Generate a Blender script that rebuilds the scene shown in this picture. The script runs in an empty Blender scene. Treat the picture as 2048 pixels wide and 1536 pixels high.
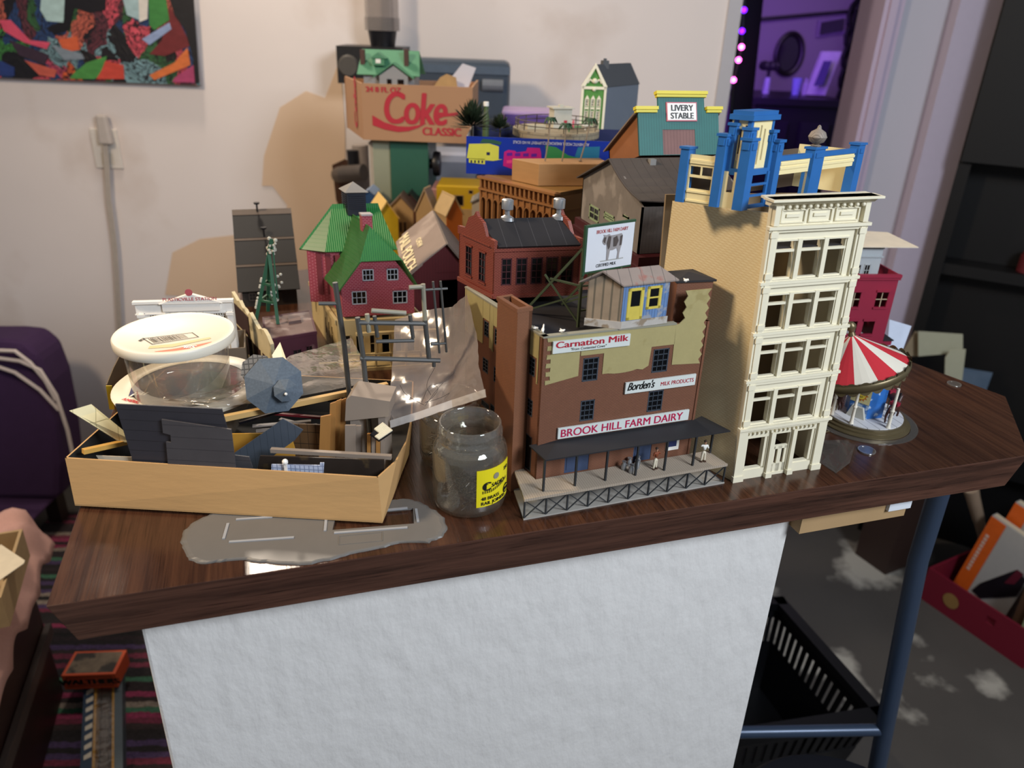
import bpy, bmesh, math, random
from math import sin, cos, pi, radians, hypot
from mathutils import Vector as V, Matrix
random.seed(7)
COL = bpy.context.scene.collection
H = 1.06                       # counter top height
# ---- camera model (2048 x 1536) : point on a horizontal plane / on a y plane seen at a pixel
F, CX, CY, CAMH = 1538.0, 1024.0, 768.0, 1.45
_p, _r, _y = radians(25.4), radians(2.2), radians(18.0)
FW = V((sin(_y)*cos(_p), cos(_y)*cos(_p), -sin(_p)))
_rt = V((cos(_y), -sin(_y), 0)); _up = _rt.cross(FW)
RT = _rt*cos(_r)+_up*sin(_r); UP = _up*cos(_r)-_rt*sin(_r)
EYE = V((0, 0, CAMH))
def ray(px, py): return FW+RT*((px-CX)/F)-UP*((py-CY)/F)
def T(px, py, dz=0.0):         # on the plane dz above the counter top
    d = ray(px, py); return EYE+d*((H+dz-CAMH)/d.z)
def G(px, py, z=0.0): return T(px, py, z-H)
def Yp(px, py, y):
    d = ray(px, py); return EYE+d*(y/d.y)
def over(px, py, p):           # height above counter of the pixel on the vertical through p
    d = ray(px, py); t = hypot(p[0], p[1])/hypot(d.x, d.y); return CAMH+d.z*t-H
def W(px, py, dist):           # on the plane at forward horizontal distance dist (the back wall's direction)
    d = ray(px, py); f = V((sin(_y), cos(_y), 0)); return EYE+d*(dist/d.dot(f))
def fr(p0, p1, z=None):        # frame: x runs p0->p1 (level), z up, y inwards
    a = V((p0[0], p0[1], p0[2] if z is None else z)); d = V((p1[0]-p0[0], p1[1]-p0[1], 0)); d.normalize()
    y = V((0, 0, 1)).cross(d)
    return Matrix(((d.x, y.x, 0, a.x), (d.y, y.y, 0, a.y), (0, 0, 1, a.z), (0, 0, 0, 1)))
def dist(p0, p1): return hypot(p1[0]-p0[0], p1[1]-p0[1])
def rot(deg, ax='Z'): return Matrix.Rotation(radians(deg), 4, ax)
def tr(x, y, z): return Matrix.Translation((x, y, z))
# ---- materials
def lin(h):
    if isinstance(h, tuple): return h
    o = []
    for i in (0, 2, 4):
        c = int(h[i:i+2], 16)/255; o.append(c/12.92 if c <= .04045 else ((c+.055)/1.055)**2.4)
    return (*o, 1)
_M = {}
def nd(nt, t, **k):
    n = nt.nodes.new('ShaderNode'+t)
    for a, b in k.items():
        if a.startswith('i_'): n.inputs[a[2:].replace('_', ' ')].default_value = b
        else: setattr(n, a, b)
    return n
def mixc(nt, fac, a, b, mode='MIX'):
    n = nt.nodes.new('ShaderNodeMix'); n.data_type = 'RGBA'; n.blend_type = mode
    for s, v in ((n.inputs[0], fac), (n.inputs[6], a), (n.inputs[7], b)):
        if hasattr(v, 'links') or hasattr(v, 'is_linked'): nt.links.new(v, s)
        else: s.default_value = v
    return n.outputs[2]
def mth(nt, op, a, b=None):
    n = nt.nodes.new('ShaderNodeMath'); n.operation = op
    for s, v in zip(n.inputs, (a, b)):
        if v is None: continue
        if hasattr(v, 'is_linked'): nt.links.new(v, s)
        else: s.default_value = v
    return n.outputs[0]
def mat(name, c, r=.5, m=0., var=.12, sc=60, bump=0., bsc=None, pat=None, c2=None, p=.003, q=.0012, ax='z', w=.12,
        trans=0., ior=1.45, alpha=1., emit=0., spec=.5, stretch=(1, 1, 1), coat=0., stain=None, ssc=8, sth=.55):
    """procedural material. pat: brick / line / corr / grid; p, q = pitch; c2 = mortar or line colour; stain = worn colour"""
    if name in _M: return _M[name]
    M = bpy.data.materials.new(name); M.use_nodes = True; nt = M.node_tree; L = nt.links.new
    b = nt.nodes['Principled BSDF']; _M[name] = M
    tc = nd(nt, 'TexCoord'); mp = nd(nt, 'Mapping'); mp.inputs['Scale'].default_value = stretch; L(tc.outputs['Object'], mp.inputs[0])
    base = lin(c); lo = tuple(x*(1-var) for x in base[:3])+(1,); hi = tuple(min(1, x*(1+var)) for x in base[:3])+(1,)
    nz = nd(nt, 'TexNoise'); nz.inputs['Scale'].default_value = sc; nz.inputs['Detail'].default_value = 4; L(mp.outputs[0], nz.inputs['Vector'])
    col = mixc(nt, nz.outputs['Fac'], lo, hi)
    hgt = None
    sep = nd(nt, 'SeparateXYZ'); L(tc.outputs['Object'], sep.inputs[0]); X, Y, Z = sep.outputs
    if pat == 'brick':
        cmb = nd(nt, 'CombineXYZ'); L(mth(nt, 'ADD', X, Y), cmb.inputs[0]); L(Z, cmb.inputs[1])
        bt = nd(nt, 'TexBrick'); L(cmb.outputs[0], bt.inputs['Vector']); bt.inputs['Scale'].default_value = 1
        bt.inputs['Brick Width'].default_value = p; bt.inputs['Row Height'].default_value = q
        bt.inputs['Mortar Size'].default_value = q*w; bt.inputs['Mortar Smooth'].default_value = .1
        L(col, bt.inputs['Color1']); L(mixc(nt, .5, col, lo), bt.inputs['Color2']); bt.inputs['Mortar'].default_value = lin(c2 or c)
        col = bt.outputs['Color']; hgt = mth(nt, 'SUBTRACT', 1., bt.outputs['Fac'])
    elif pat in ('line', 'corr', 'grid'):
        src = {'x': X, 'y': Y, 'z': Z, 'xy': mth(nt, 'ADD', X, Y), 'xz': mth(nt, 'ADD', X, Z)}[ax]
        f = mth(nt, 'FRACT', mth(nt, 'DIVIDE', mth(nt, 'ADD', src, 10.), p))
        if pat == 'corr':
            hgt = mth(nt, 'SINE', mth(nt, 'MULTIPLY', f, 2*pi)); fac = mth(nt, 'MULTIPLY_ADD', hgt, .25); 
            nt.nodes[-1].inputs[2].default_value = .25
        else:
            fac = mth(nt, 'LESS_THAN', f, w)
            if pat == 'grid':
                f2 = mth(nt, 'FRACT', mth(nt, 'DIVIDE', mth(nt, 'ADD', Z, 10.), q)); fac = mth(nt, 'MAXIMUM', fac, mth(nt, 'LESS_THAN', f2, w))
            hgt = mth(nt, 'SUBTRACT', 1., fac)
        col = mixc(nt, fac, col, lin(c2 or c))
    if stain:
        n2 = nd(nt, 'TexNoise'); n2.inputs['Scale'].default_value = ssc; n2.inputs['Detail'].default_value = 6; L(tc.outputs['Object'], n2.inputs['Vector'])
        rp = nd(nt, 'ValToRGB'); rp.color_ramp.elements[0].position = sth; rp.color_ramp.elements[1].position = sth+.08
        L(n2.outputs['Fac'], rp.inputs[0]); col = mixc(nt, rp.outputs[0], col, lin(stain))
    L(col, b.inputs['Base Color'])
    b.inputs['Roughness'].default_value = r; b.inputs['Metallic'].default_value = m; b.inputs['Specular IOR Level'].default_value = spec
    b.inputs['Transmission Weight'].default_value = trans; b.inputs['IOR'].default_value = ior; b.inputs['Alpha'].default_value = alpha
    b.inputs['Coat Weight'].default_value = coat
    if emit: L(col, b.inputs['Emission Color']); b.inputs['Emission Strength'].default_value = emit
    if bump or hgt is not None:
        bp = nd(nt, 'Bump'); bp.inputs['Strength'].default_value = bump or .3; bp.inputs['Distance'].default_value = .0006 if hgt is not None or sc > 30 else .003
        if hgt is None:
            n3 = nd(nt, 'TexNoise'); n3.inputs['Scale'].default_value = bsc or sc*3; n3.inputs['Detail'].default_value = 5; L(mp.outputs[0], n3.inputs['Vector']); hgt = n3.outputs['Fac']
        L(hgt, bp.inputs['Height']); L(bp.outputs[0], b.inputs['Normal'])
    return M
def film(name, tint='ffffff', gloss=.12, r=.08, haze=.0, bump=.3, bsc=30, dc=(.8, .74, .68, 1)):
    """thin clear plastic: see-through with a shiny crinkled surface"""
    M = bpy.data.materials.new(name); M.use_nodes = True; nt = M.node_tree; L = nt.links.new; nt.nodes.clear(); _M[name] = M
    out = nd(nt, 'OutputMaterial'); t = nd(nt, 'BsdfTransparent'); t.inputs[0].default_value = lin(tint)
    g = nd(nt, 'BsdfGlossy'); g.inputs['Roughness'].default_value = r
    d = nd(nt, 'BsdfDiffuse'); d.inputs[0].default_value = dc
    lw = nd(nt, 'LayerWeight'); lw.inputs[0].default_value = .25
    tc = nd(nt, 'TexCoord'); nz = nd(nt, 'TexNoise'); nz.inputs['Scale'].default_value = bsc; nz.inputs['Detail'].default_value = 3
    L(tc.outputs['Object'], nz.inputs['Vector']); bp = nd(nt, 'Bump'); bp.inputs['Strength'].default_value = bump; bp.inputs['Distance'].default_value = .01
    L(nz.outputs['Fac'], bp.inputs['Height'])
    for n in (g, d, lw): L(bp.outputs[0], n.inputs['Normal'])
    fac = mth(nt, 'ADD', mth(nt, 'MULTIPLY', lw.outputs['Facing'], .5), gloss)
    m1 = nd(nt, 'MixShader'); L(fac, m1.inputs[0]); L(t.outputs[0], m1.inputs[1]); L(g.outputs[0], m1.inputs[2])
    m2 = nd(nt, 'MixShader'); m2.inputs[0].default_value = haze; L(m1.outputs[0], m2.inputs[1]); L(d.outputs[0], m2.inputs[2])
    L(m2.outputs[0], out.inputs[0]); return M
# ---- mesh builder
class B:
    def __init__(s): s.bm = bmesh.new(); s.mi = 0; s.M = Matrix.Identity(4)
    def f(s, pts):
        vs = [s.bm.verts.new(s.M @ V(p)) for p in pts]
        try: fc = s.bm.faces.new(vs)
        except ValueError: return
        fc.material_index = s.mi; return fc
    def mesh(s, verts, faces):
        vs = [s.bm.verts.new(s.M @ V(p)) for p in verts]
        for fa in faces:
            try: fc = s.bm.faces.new([vs[i] for i in fa]); fc.material_index = s.mi
            except ValueError: pass
    def box(s, x0, x1, y0, y1, z0, z1, tp=0., tpy=None):
        tq = tp if tpy is None else tpy
        v = [(x0, y0, z0), (x1, y0, z0), (x1, y1, z0), (x0, y1, z0), (x0+tp, y0+tq, z1), (x1-tp, y0+tq, z1), (x1-tp, y1-tq, z1), (x0+tp, y1-tq, z1)]
        s.mesh(v, [(3, 2, 1, 0), (4, 5, 6, 7), (0, 1, 5, 4), (1, 2, 6, 5), (2, 3, 7, 6), (3, 0, 4, 7)]); return s
    def prism(s, poly, a, b, ax='z', off=0.):
        """polygon extruded a->b along ax; poly in (x,y) / (x,z) / (y,z)"""
        g = {'z': lambda u, v, w: (u, v, w), 'y': lambda u, v, w: (u, w, v), 'x': lambda u, v, w: (w, u, v)}[ax]
        n = len(poly); v = [g(u, w, a) for u, w in poly]+[g(u, w, b) for u, w in poly]
        s.mesh(v, [tuple(range(n))[::-1], tuple(range(n, 2*n))]+[(i, (i+1) % n, n+(i+1) % n, n+i) for i in range(n)]); return s
    def lathe(s, prof, n=32, cx=0, cy=0, a0=0, a1=2*pi):
        full = abs(a1-a0-2*pi) < 1e-6; m = n if full else n+1; k = len(prof)
        v = [(cx+r*cos(a0+(a1-a0)*i/n), cy+r*sin(a0+(a1-a0)*i/n), z) for i in range(m) for r, z in prof]
        fs = [(i*k+j, ((i+1) % m)*k+j, ((i+1) % m)*k+j+1, i*k+j+1) for i in range(n) for j in range(k-1)]
        s.mesh(v, fs); return s
    def cyl(s, x, y, z0, z1, r, n=20, r2=None):
        r2 = r if r2 is None else r2
        return s.lathe([(1e-5, z0), (r, z0), (r2, z1), (1e-5, z1)], n, x, y)
    def tube(s, pts, r, n=8, r2=None):
        pts = [V(p) for p in pts]; k = len(pts); rings = []; up = V((0, 0, 1)); prev = None
        for i, p in enumerate(pts):
            d = (pts[min(i+1, k-1)]-pts[max(i-1, 0)]).normalized()
            if prev is None: u = d.cross(up if abs(d.z) < .9 else V((1, 0, 0))).normalized()
            else: u = (prev-d*prev.dot(d)).normalized()
            prev = u; w = d.cross(u); rr = r+((r2 if r2 is not None else r)-r)*i/max(1, k-1)
            rings.append([p+(u*cos(2*pi*j/n)+w*sin(2*pi*j/n))*rr for j in range(n)])
        v = [q for g in rings for q in g]
        fs = [(i*n+j, i*n+(j+1) % n, (i+1)*n+(j+1) % n, (i+1)*n+j) for i in range(k-1) for j in range(n)]
        fs += [tuple(range(n))[::-1], tuple(range((k-1)*n, k*n))]
        s.mesh(v, fs); return s
    def bar(s, a, b, w, h=None):
        """square bar from a to b"""
        a, b = V(a), V(b); h = w if h is None else h; d = (b-a).normalized()
        u = d.cross(V((0, 0, 1)) if abs(d.z) < .95 else V((0, 1, 0))).normalized()*w/2; t = u.cross(d).normalized()*h/2
        v = [p+x*u+y*t for p in (a, b) for x, y in ((-1, -1), (1, -1), (1, 1), (-1, 1))]
        s.mesh(v, [(3, 2, 1, 0), (4, 5, 6, 7), (0, 1, 5, 4), (1, 2, 6, 5), (2, 3, 7, 6), (3, 0, 4, 7)]); return s
    def ball(s, c, r, n=12, sz=1.):
        k = n//2; prof = [(max(1e-6, r*sin(pi*i/k)), c[2]-r*sz*cos(pi*i/k)) for i in range(k+1)]
        return s.lathe(prof, n, c[0], c[1])
    def slab(s, quad, t):
        """four corners given a thickness t along the face normal"""
        q = [V(p) for p in quad]; n = (q[1]-q[0]).cross(q[-1]-q[0]).normalized()*t; k = len(q)
        v = q+[p-n for p in q]
        s.mesh(v, [tuple(range(k)), tuple(range(k, 2*k))[::-1]]+[(i, k+i, k+(i+1) % k, (i+1) % k) for i in range(k)]); return s
    def wall(s, w, h, t, holes=(), x0=0., z0=0., top=None, y0=0.):
        """panel in xz with rectangular holes; front at y0, back at y0+t; top: optional function x->z that clips the head"""
        xs = sorted({x0, x0+w, *[q for o in holes for q in o[:2]]}); zs = sorted({z0, z0+h, *[q for o in holes for q in o[2:4]]})
        hol = lambda x, z: any(o[0] < x < o[1] and o[2] < z < o[3] for o in holes)
        nx, nz = len(xs)-1, len(zs)-1
        sol = [[not hol((xs[i]+xs[i+1])/2, (zs[j]+zs[j+1])/2) for j in range(nz)] for i in range(nx)]
        S = lambda i, j: 0 <= i < nx and 0 <= j < nz and sol[i][j]
        y1 = y0+t; vt = {}
        def vv(x, y, z):
            k = (round(x, 6), round(y, 6), round(z, 6))
            if k not in vt: vt[k] = s.bm.verts.new(s.M @ V((x, y, z)))
            return vt[k]
        def F4(*p):
            try: fc = s.bm.faces.new([vv(*q) for q in p]); fc.material_index = s.mi
            except ValueError: pass
        for i in range(nx):
            for j in range(nz):
                if not S(i, j): continue
                a, b, c, d = xs[i], xs[i+1], zs[j], zs[j+1]
                F4((a, y0, c), (b, y0, c), (b, y0, d), (a, y0, d)); F4((a, y1, d), (b, y1, d), (b, y1, c), (a, y1, c))
                if not S(i-1, j): F4((a, y0, c), (a, y0, d), (a, y1, d), (a, y1, c))
                if not S(i+1, j): F4((b, y0, c), (b, y1, c), (b, y1, d), (b, y0, d))
                if not S(i, j-1): F4((a, y0, c), (a, y1, c), (b, y1, c), (b, y0, c))
                if not S(i, j+1): F4((a, y0, d), (b, y0, d), (b, y1, d), (a, y1, d))
        return s
    def build(s, name, mats, par=None, smooth=False, label=None, bevel=0., sub=0):
        me = bpy.data.meshes.new(name)
        if s.bm.faces: bmesh.ops.recalc_face_normals(s.bm, faces=s.bm.faces)
        s.bm.to_mesh(me); s.bm.free()
        for m_ in (mats if isinstance(mats, (list, tuple)) else [mats]): me.materials.append(m_)
        if smooth:
            for p_ in me.polygons: p_.use_smooth = True
            if smooth != 2: me.set_sharp_from_angle(angle=radians(40))
        o = bpy.data.objects.new(name, me); COL.objects.link(o)
        if par: o.parent = par
        if label: o['label'] = label
        if bevel:
            mo = o.modifiers.new('bevel', 'BEVEL'); mo.width = bevel; mo.segments = 2; mo.limit_method = 'ANGLE'
        if sub:
            mo = o.modifiers.new('smooth', 'SUBSURF'); mo.levels = sub; mo.render_levels = sub
        return o
def tag(o, label, cat, group=None, kind=None):
    o['label'] = label; o['category'] = cat
    if group: o['group'] = group
    o['kind'] = kind or 'thing'
    return o
def thing(name, label, cat, loc=(0, 0, 0), rz=0., group=None, rx=0., ry=0.):
    o = bpy.data.objects.new(name, None); COL.objects.link(o); o.empty_display_size = .02
    o.location = loc; o.rotation_euler = (radians(rx), radians(ry), radians(rz)); tag(o, label, cat, group); return o
def struct(o): o['kind'] = 'structure'; return o
def copy_tree(o, par=None):
    c = o.copy(); COL.objects.link(c); c.parent = par
    for ch in [x for x in o.children]: copy_tree(ch, c)
    return c
def text(name, s, size, m, par, M, label=None, off=0., shear=0., sx=1., space=1., ext=.0001, align='LEFT'):
    cu = bpy.data.curves.new(name, 'FONT'); cu.body = s; cu.size = size; cu.shear = shear; cu.extrude = ext
    cu.space_character = space; cu.align_x = align
    t = bpy.data.objects.new('t', cu); COL.objects.link(t); dg = bpy.context.evaluated_depsgraph_get(); dg.update()
    me = bpy.data.meshes.new_from_object(t.evaluated_get(dg)); me.name = name
    bpy.data.objects.remove(t); bpy.data.curves.remove(cu)
    if off:                      # embolden: overlapping copies nudged sideways
        bm = bmesh.new(); base = me.copy()
        for k in range(-2, 3): base2 = base.copy(); base2.transform(Matrix.Translation((k*off*size*.8, (k % 2)*off*size*.5, k*ext*.05))); bm.from_mesh(base2); bpy.data.meshes.remove(base2)
        bm.to_mesh(me); bm.free(); bpy.data.meshes.remove(base)
    me.transform(Matrix.Diagonal((sx, 1, 1, 1))); me.transform(rot(90, 'X')); me.transform(M)   # text stands in xz, facing -y
    me.materials.clear(); me.materials.append(m)
    o = bpy.data.objects.new(name, me); COL.objects.link(o); o.parent = par
    if label: o['label'] = label
    return o
def skin(name, verts, edges, radii, m, par=None, sub=1, scale=1., root=0):
    me = bpy.data.meshes.new(name); me.from_pydata([V(v)*scale for v in verts], edges, []); o = bpy.data.objects.new(name, me); COL.objects.link(o)
    o.modifiers.new('skin', 'SKIN'); sl = me.skin_vertices[0] if me.skin_vertices else None
    if sl is None:
        bm = bmesh.new(); bm.from_mesh(me); bm.verts.layers.skin.verify(); bm.to_mesh(me); bm.free(); sl = me.skin_vertices[0]
    for i, r in enumerate(radii): sl.data[i].radius = (r*scale, r*scale); sl.data[i].use_root = (i == root)
    mo = o.modifiers.new('sub', 'SUBSURF'); mo.levels = sub; mo.render_levels = sub
    dg = bpy.context.evaluated_depsgraph_get(); dg.update(); m2 = bpy.data.meshes.new_from_object(o.evaluated_get(dg)); m2.name = name
    bpy.data.objects.remove(o); bpy.data.meshes.remove(me)
    m2.materials.clear(); m2.materials.append(m)
    for p_ in m2.polygons: p_.use_smooth = True
    q = bpy.data.objects.new(name, m2); COL.objects.link(q); q.parent = par
    return q
def onf(px, py, M, y=0.):
    """pixel -> local coordinates on the plane y of an (affine) frame M"""
    Mi = M.inverted(); o = Mi @ EYE; d = Mi.to_3x3() @ ray(px, py); t = (y-o.y)/d.y; return o+d*t
def skew(o, px_, py_):
    """affine frame: x along o->px_, y along o->py_, z up (unit lengths)"""
    u = V((px_[0]-o[0], px_[1]-o[1], 0)).normalized(); w = V((py_[0]-o[0], py_[1]-o[1], 0)).normalized()
    return Matrix(((u.x, w.x, 0, o[0]), (u.y, w.y, 0, o[1]), (0, 0, 1, o[2]), (0, 0, 0, 1)))
def rect(M, *pts, y=0.):
    q = [onf(px, py, M, y) for px, py in pts]; xs = [p.x for p in q]; zs = [p.z for p in q]; return min(xs), max(xs), min(zs), max(zs)
def side(M):                    # frame of the left wall of M: x runs from its far end towards the viewer's corner
    u = M.to_3x3() @ V((0, 1, 0)); o = M.to_translation(); return lambda L: fr((o+u*L), o, o.z)
PANE = mat('dark_pane', '0c0d10', .15, var=0)
def win(par, M, x0, x1, z0, z1, cols=2, rows=3, fm=None, pane=True, d=.0008, w=.0009, arch=False, name='window', y=0., label=None):
    b = B(); b.M = M; fm = fm or DKGREY
    b.box(x0, x0+w, y-d, y+d, z0, z1); b.box(x1-w, x1, y-d, y+d, z0, z1); b.box(x0, x1, y-d, y+d, z0, z0+w); b.box(x0, x1, y-d, y+d, z1-w, z1)
    for i in range(1, cols): x = x0+(x1-x0)*i/cols; b.box(x-w*.3, x+w*.3, y-d*.7, y+d, z0, z1)
    for j in range(1, rows): z = z0+(z1-z0)*j/rows; b.box(x0, x1, y-d*.7, y+d, z-w*.3, z+w*.3)
    if pane: b.mi = 1; b.box(x0, x1, y+d*.1, y+d*.4, z0, z1)
    return b.build(name, [fm, PANE], par, label=label)
def gab(b, w, dpt, z0, ze, zr, ov=0., t=.001, rt=None):
    pass
# ================= materials shared
PL = mat('white_plaster', 'dddad6', .55, var=.05, sc=6, bump=1., bsc=45, stretch=(1, 1, .55))
WALLM = mat('wall_paint', 'e4dad5', .6, var=.06, sc=3, bump=.12, bsc=14, stain='d9ccc4', ssc=2.2, sth=.6)
TAN = mat('bare_tan_plaster', 'dcc0a4', .7, var=.06, sc=4)
CARD = mat('kraft_card', 'bd9562', .8, var=.09, sc=25, bump=.1, bsc=160, stretch=(.25, .25, 1))
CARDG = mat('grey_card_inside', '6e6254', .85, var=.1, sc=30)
BLK = mat('black_plastic', '16161a', .4, var=.1)
DKGREY = mat('dark_grey_plastic', '3a3a3c', .5, var=.15, sc=80)
WHITE = mat('white_plastic', 'ece8e0', .4, var=.03)
CREAM = mat('cream_plastic', 'e6dcc0', .42, var=.04, sc=90)
def wood_mat(name, a, b, ax):
    M = bpy.data.materials.new(name); M.use_nodes = True; nt = M.node_tree; L = nt.links.new; b_ = nt.nodes['Principled BSDF']
    tc = nd(nt, 'TexCoord'); mp = nd(nt, 'Mapping'); L(tc.outputs['Object'], mp.inputs[0]); mp.inputs['Scale'].default_value = ax
    n1 = nd(nt, 'TexNoise'); n1.inputs['Scale'].default_value = 1; n1.inputs['Detail'].default_value = 7; n1.inputs['Roughness'].default_value = .65; n1.inputs['Distortion'].default_value = .4; L(mp.outputs[0], n1.inputs['Vector'])
    rp = nd(nt, 'ValToRGB'); e = rp.color_ramp.elements; e[0].position = .36; e[0].color = lin(a); e[1].position = .66; e[1].color = lin(b); L(n1.outputs['Fac'], rp.inputs[0])
    n2 = nd(nt, 'TexNoise'); n2.inputs['Scale'].default_value = 5; n2.inputs['Detail'].default_value = 5; L(mp.outputs[0], n2.inputs['Vector'])
    rp2 = nd(nt, 'ValToRGB'); e = rp2.color_ramp.elements; e[0].position = .57; e[0].color = (1, 1, 1, 1); e[1].position = .72; e[1].color = (.45, .4, .4, 1); L(n2.outputs['Fac'], rp2.inputs[0])
    L(mixc(nt, 1., rp.outputs[0], rp2.outputs[0], 'MULTIPLY'), b_.inputs['Base Color'])
    n3 = nd(nt, 'TexNoise'); n3.inputs['Scale'].default_value = 40; L(tc.outputs['Object'], n3.inputs['Vector'])
    L(mth(nt, 'ADD', mth(nt, 'MULTIPLY', n3.outputs['Fac'], .12), .16), b_.inputs['Roughness'])
    bp = nd(nt, 'Bump'); bp.inputs['Strength'].default_value = .08; bp.inputs['Distance'].default_value = .001; L(n2.outputs['Fac'], bp.inputs['Height']); L(bp.outputs[0], b_.inputs['Normal'])
    return M
LAM = wood_mat('woodgrain_laminate_top', '321d14', '4f3222', (150, 5, 20))
LAMF = wood_mat('woodgrain_laminate_edge', '36221b', '583a2e', (5, 5, 130))
PURW = mat('lilac_lit_wall', 'a893b4', .6, var=.06, sc=3)
# ================= room
D = 2.17
wl, wr = W(-500, 300, D), W(1466, 110, D)
M0 = fr((wl.x, wl.y, 0), (wr.x, wr.y, 0)); LW = dist(wl, wr)
b = B(); b.M = M0; b.box(0, LW, 0, .12, 0, 2.7); struct(b.build('wall_back', WALLM))
WALL = bpy.data.objects['wall_back']
def onwall(px, py, d=D): return W(px, py, d)
for pts in ([(528, 312), (560, 215), (612, 182), (650, 196), (668, 150), (680, 118), (690, 250), (692, 470), (640, 560), (566, 560), (574, 410), (545, 372), (524, 372)],
            [(330, 590), (345, 505), (400, 478), (470, 470), (480, 600)]):
    b = B(); q = [onwall(x, y, D-.002) for x, y in pts]; b.f(q); o = b.build('bare_plaster_patch', TAN, WALL); o['label'] = 'bare tan plaster patch'
b = B(); q = [onwall(x, y, D-.004) for x, y in [(664, 330), (690, 318), (712, 330), (716, 400), (690, 440), (672, 400)]]; b.f(q)
o = b.build('broken_plaster_hole', mat('hole_brown', '4a2f20', .9, var=.5, sc=20), WALL); o['label'] = 'dark broken hole in the plaster'
# corner pipe chase ridge seen as a vertical crease
# doorway right side wall with its casing
jl, jr = W(1752, 60, D), W(2500, 60, D)
b = B(); b.M = fr((jl.x, jl.y, 0), (jr.x, jr.y, 0)); b.box(.035, dist(jl, jr), 0, .12, 0, 2.7); struct(b.build('wall_right', mat('wall_right_paint', 'b9b6c0', .6, var=.05, sc=3)))
b = B(); b.M = fr((jl.x, jl.y, 0), (jr.x, jr.y, 0)); b.box(0, .05, -.02, .14, 0, 2.7); b.box(.012, .03, -.03, -.02, 0, 2.7); struct(b.build('trim_1', mat('lilac_lit_casing', 'b6a6bb', .5, var=.03)))  # lavender light on the jamb put into the casing colour
b = B(); b.M = fr((jl.x, jl.y, 0), (jr.x, jr.y, 0)); b.box(.17, .29, -.05, 0, 0, 2.7); struct(b.build('trim_2', mat('grey_pilaster', 'b4aabb', .55, var=.04)))
b = B(); b.M = M0; b.box(LW-.03, LW+.004, -.006, .13, 0, 2.7); struct(b.build('trim_3', mat('grey_jamb', 'b9b6ba', .55, var=.03)))
# floor
M = mat('floor_concrete', '4d4843', .75, var=.25, sc=4, bump=.15, bsc=60, stain='aaa498', ssc=4.5, sth=.55)
b = B(); b.box(-3, 5, -2, 7, -.05, 0); struct(b.build('floor', M))
# room beyond the doorway
D2 = 4.3
f0, f1 = W(1100, 100, D2), W(2300, 100, D2)
b = B(); b.M = fr((f0.x, f0.y, 0), (f1.x, f1.y, 0)); b.box(0, dist(f0, f1), 0, .1, 0, 2.7); struct(b.build('wall_far', mat('far_wall_paint', '9a8c9c', .7, var=.05, sc=2)))
e0 = W(1340, 100, 2.6); e1 = W(1340, 100, D2)
b = B(); b.M = fr((f0.x, f0.y, 0), (f1.x, f1.y, 0)); b.box(0, dist(f0, f1), -1.9, .1, 2.6, 2.7); struct(b.build('ceiling', mat('far_ceiling', '8d8390', .8)))
b = B(); b.M = fr((f0.x, f0.y, 0), (f1.x, f1.y, 0)); b.box(-.1, 0, -1.9, .1, 0, 2.7); struct(b.build('wall_far_left', mat('far_wall_paint2', '8c8092', .8)))
b = B(); b.M = fr((f0.x, f0.y, 0), (f1.x, f1.y, 0)); b.box(dist(f0, f1), dist(f0, f1)+.1, -1.9, .1, 0, 2.7); struct(b.build('wall_far_right', mat('far_wall_paint2', '8c8092', .8)))
# ================= counter
top = [(-.180, .502), (.728, .497), (.825, .615), (.781, .753), (.72, 1.02), (.64, 1.285), (-.055, 1.285), (-.055, 1.1), (-.18, .93)]
c = thing('bar_counter', 'dark woodgrain laminate counter top with thick edge on a white textured base', 'counter', (0, 0, 0))
b = B(); n = len(top); cx, cy = .3, .85; HS = .0365
bot = [(-.166, .503), (.712, .499), (.808, .618), (.766, .753), (.708, 1.01), (.63, 1.273), (-.043, 1.273), (-.043, 1.1), (-.168, .93)]
v = [(x, y, H-HS) for x, y in bot]+[(x, y, H) for x, y in top]
b.mi = 1; b.mesh(v, [tuple(range(n))[::-1]]+[(i, (i+1) % n, n+(i+1) % n, n+i) for i in range(n)]); b.mi = 0; b.mesh(v[n:], [tuple(range(n))])
bmesh.ops.remove_doubles(b.bm, verts=b.bm.verts, dist=1e-6)
b.build('counter_top', [LAM, LAMF], c, bevel=.0008)
b = B(); b.mi = 0
b.box(-.1302, .4757, .53, 1.15, .0, H-HS); o = b.build('base_panel', PL, c, bevel=.003); o['label'] = 'white textured plaster base'
b = B(); b.box(-.134, .48, .522, .53, 0, .64-.03); o = b.build('base_skirting', mat('tan_board', 'b7a283', .7), c); o['label'] = 'tan board at foot of base'
b = B(); b.box(.4757, .605, .515, .555, H-HS-.030, H-HS); o = b.build('support_board', mat('tan_plywood', 'a98a62', .75, var=.12, sc=20), c); o['label'] = 'tan plywood support board'
b = B(); b.box(.578, .606, .511, .515, H-HS-.018, H-HS); o = b.build('paper_label', mat('pale_paper', 'd6dae0', .6), c)
LEG = mat('blue_grey_metal', '39465a', .32, m=.3, var=.05)
lt, lb = Yp(1836, 1120, .60), Yp(1757, 1520, .60); dz = lb-lt; ft = lt+dz*((lt.z-.0)/(lt.z-lb.z))
p = [V((lt.x-.06, .60, 1.012)), V((lt.x-.035, .60, 1.008)), V((lt.x-.012, .60, .992)), V((lt.x-.002, .60, .97)), lt, ft]
b = B(); b.tube(p, .0125, 14); o = b.build('leg', LEG, c, smooth=True); o['label'] = 'bent blue-grey metal tube leg'
cr = lt+dz*((1450-1120)/400.)
b = B(); b.tube([cr, V((cr.x-.22, .66, cr.z-.005)), V((.47, .7, cr.z-.005))], .009, 10); o = b.build('crossbar', LEG, c, smooth=True)
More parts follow.
